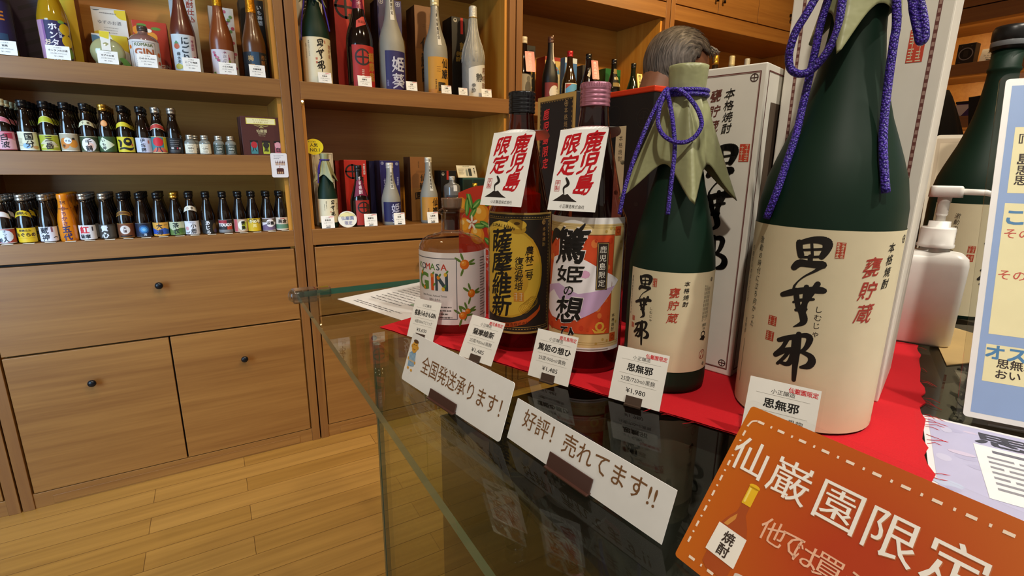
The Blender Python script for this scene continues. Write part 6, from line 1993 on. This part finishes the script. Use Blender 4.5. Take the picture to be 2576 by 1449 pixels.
shelf_box('tall brown carton with brush characters on the lower shelf', 0.7920, 2.238, 0.090, 0.090, 0.288, '#8a5e2c', zL, build_art([('r', 0, 90, 150, 288, '#865528'), ('v', '仙', 62, 214, 34, '#241608', 0.03), ('v', '巌', 58, 176, 36, '#241608', 0.03), ('v', '園', 36, 134, 36, '#241608', 0.03), ('v', '和洋折衷', 40, 268, 7, '#4a3014', 0.0), ('l', 26, 70, 226, 2, 5, 2, '#6a4420'), ('v', '本格芋焼酎', 52, 82, 6, '#5a3414', 0.0)]), '#4a2a18', group=cC)
shelf_box('black carton with a red ribbon stripe on the lower shelf', 0.9420, 2.245, 0.080, 0.080, 0.228, '#12100f', zL, build_art([('r', 30, 40, 186, 228, '#b82a20'), ('e', 12, 212, 7, 7, '#a8a49c'), ('e', 12, 214, 4, 3, '#12100f')]), '#0d0b0a', group=cC)
root = shelf_bottle('small square-shouldered clear bottle with a paper strip over its shoulder', 0.9640, 2.168, zL, [(0.036, 0.0), (0.0385, 0.004), (0.0385, 0.150), (0.0375, 0.160), (0.032, 0.167), (0.018, 0.173), (0.0125, 0.178), (0.0122, 0.200)], mat('#8b8a88', 0.12, trans=0.5, coat=0.4), ('#c9c4ba', 0.3, 0.012), build_art([('r', -44, 44, 20, 120, '#3a3836'), ('t', '赤', 8, 98, 22, '#8a8684', 0.02)]), group=gC,
                    strip=build_art([('r', -9, 9, 138, 204, '#d9d8d2'), ('t', '橘', 0, 182, 13, '#4a5a7a', 0.02)]))
shelf_box('dark green open carton at the right end of the lower shelf', 1.0500, 2.235, 0.120, 0.085, 0.195, '#1d3a32', zL, build_art([('r', 4, 50, 6, 186, '#12241f'), ('r', 58, 116, 6, 186, '#152a24'), ('r', 0, 120, 188, 195, '#2a5046')]), '#17302a', group=cC)
root = thing('small_bottle', 'small gold-capped bottle in front of the dark green carton', 'bottle', (1.0900, 2.185, zL), 0)
MB().lathe([(0.018, 0), (0.02, 0.003), (0.02, 0.10), (0.012, 0.125), (0.009, 0.14), (0.009, 0.16), (0.0, 0.1602)], '#2a2a18' if False else mat('#2a2a18', 0.1, coat=0.4), 20, close=False).build('bottle_body', root)
MB().lathe([(0.0096, 0.150), (0.012, 0.151), (0.012, 0.172), (0.0, 0.173)], mat('#d2a63a', 0.3, metal=0.8), 20, close=False).build('cap', root)
root = thing('counter_sign', 'cream card with a bottle picture leaning on top of the dark green carton', 'card', (1.0400, 2.262, zL + 0.1960), 0)
b = MB(); fn = card_frame(radians(24)); slab(b, fn, 0, 0.104, 0, 0.062, 0.001, mat('#d9d2b8', 0.5))
a = build_art([('t', '国産本格芋焼酎', 52, 57, 5, '#5a6a4a', 0.02), ('r', 46, 56, 8, 38, '#8a9080'), ('r', 49, 53, 38, 46, '#8a9080'), ('r', 60, 76, 8, 46, '#1c2420'), ('v', '蔵の香り', 92, 50, 8, '#2a241c', 0.03), ('l', 8, 38, 44, 6, 5, 1.6, '#7a7468')])
a.plane(b, fn, film=0.0002); b.build('card', root)
# round signs
root = thing('round_sign', 'yellow round sign standing above the white carton on the lower shelf', 'sign', (0.3715, 2.150, zL), 0)
b = MB()
fn = lambda u, v, o: (u, -o, v)
def disc(b, fn, cu, cv, ru, rv, t, m, n=40):
    P = [(cu + ru * cos(2 * pi * k / n), cv + rv * sin(2 * pi * k / n)) for k in range(n)]
    vs = [fn(x, y, 0) for x, y in P] + [fn(x, y, -t) for x, y in P]
    b.add(vs, [tuple(range(n)), tuple(range(2 * n - 1, n - 1, -1))] + [(k, n + k, n + (k + 1) % n, (k + 1) % n) for k in range(n)], m)
disc(b, fn, 0, 0.317, 0.0355, 0.0300, 0.0008, mat('#e2cf1e', 0.45))
b.build('sign_disc', root)
b = MB(); a = build_art([('t', 'まいどあり', -6, 336, 6, '#3a4a3a', 0.02), ('t', '人気', 0, 324, 15, '#1f1c12', 0.02), ('t', 'NO.1', 3, 306, 18, '#1f1c12', 0.015, 0.95)]); a.plane(b, fn, film=0.0002); b.build('print', root)
MB().tube([(0, 0.001, 0.0), (0, 0.001, 0.29)], 0.001, mat('#b9b2a0', 0.3, metal=0.6), 6).build('wire_stem', root)
root = thing('round_sign', 'pale round sign leaning at the front of the lower shelf between two price cards', 'sign', (0.4760, 2.116, zL), 0)
b = MB(); fn = card_frame(radians(12)); disc(b, fn, 0, 0.0335, 0.0375, 0.0335, 0.0008, mat('#dfe0d8', 0.4)); a = build_art([('p', [(-34, 44), (-26, 55), (0, 64), (26, 55), (34, 44)], '#dcd8a0'), ('t', '仙巌園', 0, 38, 17, '#5a6a9a', 0.02), ('t', '限定', 2, 18, 16, '#6a6a9a', 0.02)]); a.plane(b, fn, film=0.0002); b.build('sign_disc', root)
for xl, w, h, nm, ds in ((0.371, 0.050, 0.050, '思無邪', 'hooded green bottle on the lower shelf'), (0.541, 0.053, 0.052, '薩摩宝', 'magenta-collared black bottle'), (0.667, 0.048, 0.052, '姫葵', 'short blue-labelled bottle on the lower shelf'), (0.818, 0.051, 0.050, '仙巌園', 'ochre-labelled bottle on the lower shelf')):
    shelf_card('small white price card with black clip by the ' + ds, xl, zL, w, h, nm, tilt=radians(7), clip=True)
# pin light at the corner of the lower opening
root = thing('pin_lamp', 'tiny lit lamp on the post at the top of the lower opening', 'lamp', (0.3345, 2.112, 1.372), 0)
MB().lathe([(0.003, 0), (0.0045, 0.002), (0.0045, 0.010), (0.0, 0.0105)], mat('#d8b060', 0.3, metal=0.7), 14, close=False).build('lamp_body', root)
em = bpy.data.materials.new('lit_lamp'); em.use_nodes = True
em.node_tree.nodes['Principled BSDF'].inputs['Emission Color'].default_value = (1, 0.85, 0.5, 1)
em.node_tree.nodes['Principled BSDF'].inputs['Emission Strength'].default_value = 6
MB().ellipsoid((0.002, -0.002, 0.013), 0.004, 0.004, 0.004, em, 10).build('bulb', root)

# -- third unit, top shelf
gD = 'bottles on the top shelf beside the grey-haired person'
cD = 'cartons on the top shelf beside the grey-haired person'
def far_tag(label, x, y, z, w, h, col, text, tcol):
    root = thing('neck_tag', label, 'tag', (x, y, z), radians(-14), 'hanging tags on the bottles beside the person')
    b = MB()
    fn = card_frame(radians(16))
    slab(b, fn, -w / 2, w / 2, 0, h, 0.0006, mat(col, 0.3, coat=0.4), 0.003)
    a = Art(); a.vtext(text, 0, h * 940, h * 170, tcol, 1, bold=0.02, sx=1.1)
    a.plane(b, fn, film=0.0001)
    b.tube([fn(0, h - 0.002, -0.001), fn(0, h + 0.012, -0.018), fn(0, h + 0.016, -0.034)], 0.0007, mat('#cfc8b8', 0.5), 5)
    b.build('tag_card', root)


far_tag('red hanging tag on the portrait-label bottle half behind the post', 1.372, 2.148, zT + 0.138, 0.047, 0.098, '#b02a36', '鹿児島限定', '#e6c4c6')
far_tag('red hanging tag on the black bottle next to the red-capped bottle', 1.768, 2.148, zT + 0.140, 0.038, 0.098, '#b02a36', '鹿児島限定', '#e6c4c6')
far_tag('yellow hanging tag on the rightmost dark green bottle', 2.088, 2.152, zT + 0.110, 0.032, 0.094, '#c9ae1c', '鹿児島限定', '#3a3010')
shelf_bottle('dark bottle with a portrait label and red hanging tag, half behind the post', 1.3640, 2.200, zT, prof720(0.0385, 0.300), '#160a08', ('#d9d0bc',), build_art([('r', -44, 44, 0, 130, '#9a9488'), ('e', 4, 66, 18, 34, '#5a5650'), ('e', 4, 108, 10, 14, '#6a665e')]), None, gD)
shelf_box('black carton with gold brush characters beside the portrait-label bottle', 1.4020, 2.290, 0.085, 0.090, 0.288, '#1c1916', zT, build_art([('t', '金', 42, 240, 34, '#a88a4a', 0.05), ('t', '黒', 40, 196, 22, '#7a2a24', 0.03), ('v', '蔵人', 50, 170, 42, '#a8862c', 0.06), ('t', '匠', 52, 56, 40, '#9a7a2c', 0.06)]), '#14110f', group=cD)
shelf_bottle('matte black bottle with a paper strip and red-edged white round label', 1.5180, 2.200, zT, prof720(0.0395, 0.320), mat('#141210', 0.45), ('#5a3a2c', 0.2), build_art([('r', -50, 50, 12, 104, '#7a2a22'), ('e', 4, 58, 30, 34, '#cfc8bc'), ('v', 'さつま', 20, 84, 14, '#2a2622', 0.02), ('t', '美', 18, 34, 16, '#2a2622', 0.03)]), build_art([('r', 2, 12, 214, 322, '#ddd2c4'), ('p', [(-4, 208), (8, 190), (18, 200), (10, 222)], '#ddd2c4')]), gD)
shelf_box('tan carton with a blue arch and red top behind the matte black bottle', 1.5480, 2.290, 0.096, 0.085, 0.250, '#c8ac6a', zT, build_art([('r', 0, 96, 232, 250, '#9a241c'), ('e', 52, 170, 40, 40, '#4f8ac0'), ('r', 12, 92, 20, 170, '#d9cfae'), ('e', 52, 190, 26, 10, '#b0302a'), ('v', '南之方', 56, 164, 48, '#1c1814', 0.05)]), '#8a2a20', group=cD)
shelf_bottle('brown bottle with a red cap and blue landscape label', 1.6370, 2.200, zT, prof720(0.0385, 0.268), mat('#2c1a08', 0.08, coat=0.5), ('#b8242a', 0.3, 0.024), build_art([('r', -46, 46, 10, 112, '#e0d8c4'), ('r', -42, 42, 14, 108, '#5a9ac8'), ('p', [(-42, 84), (-10, 108), (42, 108), (-42, 108)], '#a8402c'), ('r', -42, 0, 14, 60, '#d8d0bc'), ('v', '南方', 22, 84, 34, '#1a1614', 0.06), ('v', '本格焼酎', -16, 56, 9, '#3a342c', 0.01)]), None, gD)
shelf_box('sky-blue carton with white ripples behind the red-capped bottle', 1.6720, 2.290, 0.080, 0.080, 0.258, '#3f6fae', zT, build_art([('r', 0, 80, 232, 258, '#c9d4e0'), ('p', [(0, 0), (80, 0), (80, 120), (40, 150), (0, 110)], '#9ab8d4'), ('v', 'しろつゆ', 48, 150, 34, '#1c1a1e', 0.04)]), '#5a86bc', group=cD)
shelf_bottle('black bottle with a long red hanging tag and small paper seal', 1.7560, 2.200, zT, prof720(0.0390, 0.268), '#140c0c', ('#141414', 0.2, 0.024), build_art([('r', -48, 48, 6, 100, '#a83a3a'), ('r', -44, 44, 10, 84, '#d4d0cc'), ('t', 'いいち', 0, 50, 40, '#1c1c30', 0.06)]), build_art([('p', [(-24, 160), (-10, 150), (8, 190), (-2, 202)], '#d9cfb4')]), gD)
shelf_box('dark grey carton with a black brush stroke behind the red-tagged bottle', 1.7900, 2.290, 0.096, 0.090, 0.232, '#34302e', zT, build_art([('t', 'む', 62, 176, 70, '#17130f', 0.05)]), '#2c2826', group=cD)
shelf_bottle('black bottle with a square gold label around its neck', 1.9300, 2.200, zT, prof720(0.0390, 0.262), '#120e0a', ('#1c1410', 0.2, 0.024), build_art([('r', -48, 48, 4, 92, '#1f1a16')]), build_art([('r', -28, 28, 118, 212, '#1c1712'), ('r', -28, 28, 186, 210, '#8a7440'), ('r', -28, 28, 120, 140, '#8a7440'), ('e', -14, 162, 7, 8, '#d0c4a0'), ('r', -5, 5, 154, 172, '#b89a4a'), ('e', 14, 162, 7, 8, '#d0c4a0'), ('r', 14, 24, 122, 138, '#d4d4cc')]), gD)
shelf_box('bright green carton with a gold square emblem beside the black bottles', 1.9500, 2.290, 0.110, 0.090, 0.232, '#17602e', zT, build_art([('f', 40, 84, 70, 142, 1.5, '#9a9a3a'), ('v', '竹', 62, 136, 30, '#c2a43a', 0.05), ('t', '取', 62, 90, 28, '#c2a43a', 0.05)]), '#124a24', group=cD)
shelf_bottle('dark green bottle with a yellow hanging tag, rightmost beside the grey-haired person', 2.0700, 2.200, zT, prof720(0.0360, 0.255), '#141a0c', ('#1a1812', 0.2, 0.022), build_art([('r', -44, 44, 4, 70, '#7a6a24')]), build_art([('e', -6, 96, 10, 10, '#a8882a')]), gD)
# -- wide unit behind the person
gE = 'pale-topped bottles on the top shelf behind the large white carton'
for x, lab, c in ((2.885, 'cream paper-wrapped bottle top showing above the smaller white carton, left of two', '#d6cba6'), (3.035, 'silver-white wrapped bottle top showing above the smaller white carton, right of two', '#c9cbcc')):
    r_ = shelf_bottle(lab, x, 2.200, zT, prof1800(0.0515, 0.386), FROST, None, build_art([('r', -50, 50, 4, 150, '#cfc8b4')]), None, gE, foil=(c, 0.325, 0.1))
    MB().lathe([(0.0180, 0.330), (0.0190, 0.3315), (0.0180, 0.333)], mat('#8a6a34', 0.4), 20, close=False).build('string', r_)
shelf_bottle('gold-capped bottle just right of the grey-haired person', 2.735, 2.200, zT, prof1800(0.05, 0.372), '#2a2014', ('#d2a63a', 0.8, 0.05), build_art([('r', -50, 50, 4, 150, '#8a6a34')]), None, gE)
# -- right-hand wall
root = thing('display_box', 'black box with a round silver window on the right-hand wall shelf', 'box', (3.640, 1.330, 1.7273), -pi / 2)
MB().box(0, 0.078, 0, 0.06, 0, 0.105, mat('#1b1410', 0.5)).build('box_body', root, bevel=0.002)
b = MB(); a = Art(); a.ring(40, 52, 27, 32, '#8a8a8c', 1, 30); a.ell(40, 52, 26, 26, '#0c0a0a', 1, 26); a.rect(30, 50, 36, 70, '#2c2826', 2); a.ell(20, 92, 2, 2, '#6a6664', 1, 8); a.ell(60, 90, 2, 2, '#6a6664', 1, 8); a.ell(18, 12, 2, 2, '#6a6664', 1, 8)
a.plane(b, lambda u, v, o: (u, -o - 0.0004, v), film=0.0006); b.build('window_print', root)
price_card('white price card beside the black box on the right-hand wall shelf', (3.625, 1.185, 1.7273), -pi / 2, '小正醸造', '天賞', '25度', '¥2,980', w=0.075, h=0.068, lean=radians(20), sleeve=False, clip=True, group=None)
root = thing('display_box', 'low purple box with a white corner on the lower right-hand wall shelf', 'box', (3.625, 1.280, 1.4523), -pi / 2)
MB().box(0, 0.26, 0, 0.16, 0, 0.065, mat('#3c2468', 0.5)).build('box_body', root, bevel=0.002)
b = MB(); a = build_art([('p', [(0, 2), (30, 2), (70, 60), (0, 60)], '#cfccd6'), ('f', 84, 124, 12, 44, 1.5, '#8a7ab0'), ('t', '薩摩', 104, 26, 16, '#a89ac8', 0.0)]); a.plane(b, lambda u, v, o: (u, -o - 0.0004, v), film=0.0006); b.build('front_print', root)
MB().box(-0.004, 0.264, -0.002, 0.164, 0.0652, 0.078, mat('#1a1418', 0.6)).build('lid', root, bevel=0.002)

# black cloth draped over a stand between counter and right wall
root = thing('draped_stand', 'black cloth draped over a floor stand at the right, behind the large white carton', 'display stand', (2.62, 1.00, 0), radians(-65))
MB().box(-0.17, 0.17, -0.15, 0.15, 0, 0.03, mat('#2a2420', 0.5)).lathe([(0.02, 0.03), (0.02, 1.40), (0.0, 1.401)], mat('#2a2420', 0.4), 14).build('stand', root)
b = MB()
BLK = mat('#17120f', 0.85, bump=0.4, bscale=40)
NT, NZ = 48, 26
vs = []
for j in range(NZ + 1):
    t = j / NZ
    for k in range(NT):
        th = 2 * pi * k / NT
        r = 0.035 + 0.13 * min(1, t * 1.3) ** 0.8 + 0.018 * t * sin(5 * th + 2 * t) + 0.012 * t * sin(9 * th)
        cor = max(abs(cos(th)), abs(sin(th)))
        zz = 1.475 - t * 0.62 / cor ** 0.5
        vs.append((r * cos(th) * 1.15, r * sin(th), zz))
b.add(vs, [(j * NT + k, j * NT + (k + 1) % NT, (j + 1) * NT + (k + 1) % NT, (j + 1) * NT + k)[::-1] for j in range(NZ) for k in range(NT)] + [tuple(range(NT))], BLK, True)
b.add([(0.10, -0.04, 1.44), (0.14, -0.05, 1.445), (0.145, -0.05, 1.38), (0.21, -0.06, 1.32), (0.15, -0.055, 1.325), (0.16, -0.055, 1.27), (0.12, -0.05, 1.30)], [(0, 6, 5, 4, 3, 2, 1)], BLK)
o = b.build('draped_cloth', root)
so = o.modifiers.new('cloth_thickness', 'SOLIDIFY'); so.thickness = 0.003


# ================================================================== PERSON
def capsules(chains):
    """tapered limbs: each chain is [(point, radius), ...]; all go into one builder"""
    b = MB()
    m = mat('#8a5c44', 0.45)
    for ch in chains:
        for (p, r), (q, s_) in zip(ch, ch[1:]):
            P = [Vector(p).lerp(Vector(q), t / 6) for t in range(7)]
            b.tube(P, [r + (s_ - r) * t / 6 for t in range(7)], m, 14)
        for p, r in ch:
            b.ellipsoid(p, r, r, r, m, 14)
    return b


def fuse(mb, name, parent, m, voxel, smooth=4):
    mb.mats = [m]; mb.fm = [0] * len(mb.f)
    o = mb.build(name, parent)
    r = o.modifiers.new('one_skin', 'REMESH'); r.mode = 'VOXEL'; r.voxel_size = voxel; r.use_smooth_shade = True
    s_ = o.modifiers.new('soften', 'SMOOTH'); s_.iterations = smooth; s_.factor = 0.5
    return o


def hair_material():
    m = bpy.data.materials.new('grey_hair')
    m.use_nodes = True
    nt = m.node_tree
    b = nt.nodes['Principled BSDF']
    tc = nt.nodes.new('ShaderNodeTexCoord')
    mp = nt.nodes.new('ShaderNodeMapping'); mp.inputs['Scale'].default_value = (26, 190, 14); mp.inputs['Rotation'].default_value = (0, 0.5, 0)
    n = nt.nodes.new('ShaderNodeTexNoise'); n.inputs['Scale'].default_value = 2.0; n.inputs['Detail'].default_value = 5
    r = nt.nodes.new('ShaderNodeValToRGB')
    r.color_ramp.elements[0].position = 0.32; r.color_ramp.elements[0].color = lin('#1c1613') + (1,)
    r.color_ramp.elements[1].position = 0.68; r.color_ramp.elements[1].color = lin('#80766f') + (1,)
    nt.links.new(tc.outputs['Object'], mp.inputs['Vector']); nt.links.new(mp.outputs['Vector'], n.inputs['Vector'])
    nt.links.new(n.outputs['Fac'], r.inputs['Fac']); nt.links.new(r.outputs['Color'], b.inputs['Base Color'])
    bp = nt.nodes.new('ShaderNodeBump'); bp.inputs['Strength'].default_value = 0.8; bp.inputs['Distance'].default_value = 0.004
    nt.links.new(n.outputs['Fac'], bp.inputs['Height']); nt.links.new(bp.outputs['Normal'], b.inputs['Normal'])
    b.inputs['Roughness'].default_value = 0.45
    return m


# local frame: +X is where the person faces, Z up, origin between the feet
person = thing('person', 'grey-haired person in dark clothes stooping behind the counter, facing right', 'person', (1.050, 1.187, 0.0), radians(-12))
HC = Vector((0.205, 0.0, 1.447))      # middle of the skull
TILT = Matrix.Rotation(radians(22), 3, 'Y')
def hd(x, y, z):
    v = TILT @ Vector((x, y, z))
    return (HC.x + v.x, HC.y + v.y, HC.z + v.z)
SK = mat('#8a5c44', 0.45)
chains = []
pel = (0.0, 0, 0.86); wai = (0.02, 0, 1.00); che = (0.075, 0, 1.18); nek = (0.125, 0, 1.305)
chains.append([(pel, 0.135), (wai, 0.125), (che, 0.135), ((0.11, 0, 1.26), 0.085), (nek, 0.058), (hd(-0.035, 0, -0.055), 0.056)])
for sgn in (-1, 1):
    chains.append([((0.09, 0.07 * sgn, 1.24), 0.07), ((0.085, 0.165 * sgn, 1.235), 0.062), ((0.06, 0.215 * sgn, 0.985), 0.043), ((0.21, 0.205 * sgn, 0.84), 0.030), ((0.245, 0.20 * sgn, 0.81), 0.026)])
    # hand: palm, five fingers, loosely curled
    pc = Vector((0.275, 0.197 * sgn, 0.780))
    chains.append([((0.245, 0.20 * sgn, 0.81), 0.024), (tuple(pc), 0.026)])
    for i, (dy, ln) in enumerate(((-0.026, 0.062), (-0.009, 0.074), (0.009, 0.070), (0.025, 0.054))):
        k0 = pc + Vector((0.022, dy, -0.014)); k1 = k0 + Vector((0.020, 0.0, -ln * 0.48)); k2 = k1 + Vector((-0.004, 0, -ln * 0.42))
        chains.append([(tuple(pc + Vector((0, dy * 0.6, 0))), 0.012), (tuple(k0), 0.0095), (tuple(k1), 0.0085), (tuple(k2), 0.0075)])
    t0 = pc + Vector((0.0, -0.020 * sgn, 0.004))
    chains.append([(tuple(t0), 0.012), (tuple(t0 + Vector((0.024, -0.022 * sgn, -0.012))), 0.0095), (tuple(t0 + Vector((0.044, -0.022 * sgn, -0.030))), 0.008)])
    chains.append([((0.0, 0.085 * sgn, 0.86), 0.095), ((0.035, 0.095 * sgn, 0.47), 0.058), ((-0.015, 0.10 * sgn, 0.28), 0.052), ((-0.02, 0.10 * sgn, 0.085), 0.036)])
    chains.append([((-0.045, 0.10 * sgn, 0.035), 0.032), ((0.06, 0.11 * sgn, 0.030), 0.032), ((0.145, 0.115 * sgn, 0.024), 0.022)])
b = capsules(chains)
T3 = TILT
b.ellipsoid(hd(0, 0, 0.01), 0.098, 0.076, 0.094, SK, 24, T3)
b.ellipsoid(hd(0.048, 0, -0.052), 0.056, 0.056, 0.072, SK, 20, T3)
b.ellipsoid(hd(0.075, 0, -0.100), 0.024, 0.024, 0.020, SK, 14, T3)
b.ellipsoid(hd(0.107, 0, -0.040), 0.017, 0.013, 0.018, SK, 14, T3)
b.ellipsoid(hd(0.098, 0, -0.022), 0.012, 0.008, 0.026, SK, 14, T3)
b.ellipsoid(hd(0.094, 0, -0.071), 0.010, 0.022, 0.0065, SK, 14, T3)
b.ellipsoid(hd(0.093, 0, -0.083), 0.010, 0.020, 0.006, SK, 14, T3)
b.ellipsoid(hd(0.086, 0, 0.012), 0.014, 0.050, 0.010, SK, 14, T3)
for sgn in (-1, 1):
    b.ellipsoid(hd(-0.006, 0.078 * sgn, -0.020), 0.019, 0.008, 0.032, SK, 14, T3)
    b.ellipsoid(hd(0.060, 0.046 * sgn, -0.035), 0.024, 0.018, 0.018, SK, 14, T3)
body = fuse(b, 'body', person, SK, 0.0062, 3)
b = MB()
for sgn in (-1, 1):
    b.ellipsoid(hd(0.0885, 0.030 * sgn, -0.010), 0.009, 0.011, 0.009, mat('#ece6de', 0.2), 14, T3)
    b.ellipsoid(hd(0.0960, 0.030 * sgn, -0.011), 0.0028, 0.005, 0.005, mat('#2a1a12', 0.1), 10, T3)
b.build('eyes', person)
STR = MB()
# hair: cap over crown, back and sides, with a lifted forelock
HM = hair_material()
b = MB()
n, h = 56, 30
vs = []; ok = []
rn = random.Random(11)
for i in range(h + 1):
    th = pi * i / h
    for k in range(n):
        a_ = 2 * pi * k / n
        d = Vector((sin(th) * cos(a_), sin(th) * sin(a_), cos(th)))
        st = 1 + 0.010 * sin(17 * a_ + 2 * th) + 0.008 * sin(29 * a_ - 1.5 * th)
        p = Vector((d.x * 0.107, d.y * 0.0845, d.z * 0.104)) * st
        vs.append(hd(p.x - 0.003, p.y, p.z + 0.010))
        front = d.x > 0.50 and d.z < 0.60
        low = d.z < (-0.78 if d.x < -0.2 else (-0.34 if d.x < 0.10 else 0.05))
        temple = d.x > 0.16 and d.z < 0.40
        ok.append(not (front or low or temple))
fs = []
for i in range(h):
    for k in range(n):
        q = (i * n + k, (i + 1) * n + k, (i + 1) * n + (k + 1) % n, i * n + (k + 1) % n)
        if all(ok[j] for j in q):
            fs.append(q)
b.add(vs, fs, HM, True)
for k in range(150):      # loose strands combed back over the crown, a white tuft at the front
    y = rn.uniform(-0.066, 0.066)
    x0 = rn.uniform(-0.075, 0.060)
    def top(x, y):
        return 0.104 * sqrt(max(0.03, 1 - (x / 0.107) ** 2 - (y / 0.0845) ** 2)) + 0.011
    x1 = x0 + rn.uniform(0.02, 0.035)
    lift = rn.uniform(0.000, 0.005)
    STR.tube([hd(x0, y, top(x0, y)), hd((x0 + x1) / 2, y + rn.uniform(-.003, .003), top((x0 + x1) / 2, y) + lift * 0.6), hd(x1, y + rn.uniform(-.006, .006), top(x1, y) + lift)], [0.0006, 0.0005, 0.0002], HM, 4)
HW = mat('#b9b4ae', 0.5)
for k in range(90):
    y = rn.uniform(-0.05, 0.05)
    x0 = rn.uniform(0.045, 0.070)
    STR.tube([hd(x0, y, 0.088 - (x0 - 0.045) * 0.5), hd(x0 + 0.020, y + rn.uniform(-.004, .004), 0.084 + rn.uniform(-.003, .004)), hd(x0 + 0.027, y + rn.uniform(-.008, .008), 0.074 + rn.uniform(-.006, .006))], [0.0014, 0.0012, 0.0003], HW, 4)
STR.build('loose_strands', person)
o = b.build('hair', person)
so = o.modifiers.new('hair_depth', 'SOLIDIFY'); so.thickness = 0.006; so.offset = -1
# clothes
JK = mat('#26282e', 0.8, bump=0.3, bscale=120)
ch = [[((0.0, 0, 0.80), 0.155), (wai, 0.146), (che, 0.152), ((0.105, 0, 1.25), 0.092)]]
for sgn in (-1, 1):
    ch.append([((0.09, 0.07 * sgn, 1.235), 0.082), ((0.085, 0.165 * sgn, 1.232), 0.074), ((0.06, 0.215 * sgn, 0.985), 0.056), ((0.205, 0.206 * sgn, 0.85), 0.042)])
fuse(capsules(ch), 'jacket', person, JK, 0.009, 5)
ch = []
for sgn in (-1, 1):
    ch.append([((0.0, 0.06 * sgn, 0.84), 0.128), ((0.0, 0.085 * sgn, 0.74), 0.108), ((0.035, 0.095 * sgn, 0.47), 0.074), ((-0.015, 0.10 * sgn, 0.28), 0.066), ((-0.02, 0.10 * sgn, 0.10), 0.060)])
fuse(capsules(ch), 'trousers', person, mat('#23211f', 0.8), 0.009, 5)
for sgn in (-1, 1):
    fuse(capsules([[((-0.05, 0.10 * sgn, 0.045), 0.043), ((0.06, 0.11 * sgn, 0.043), 0.041), ((0.155, 0.116 * sgn, 0.036), 0.033)]]), 'shoe', person, mat('#17130f', 0.4), 0.006, 3)
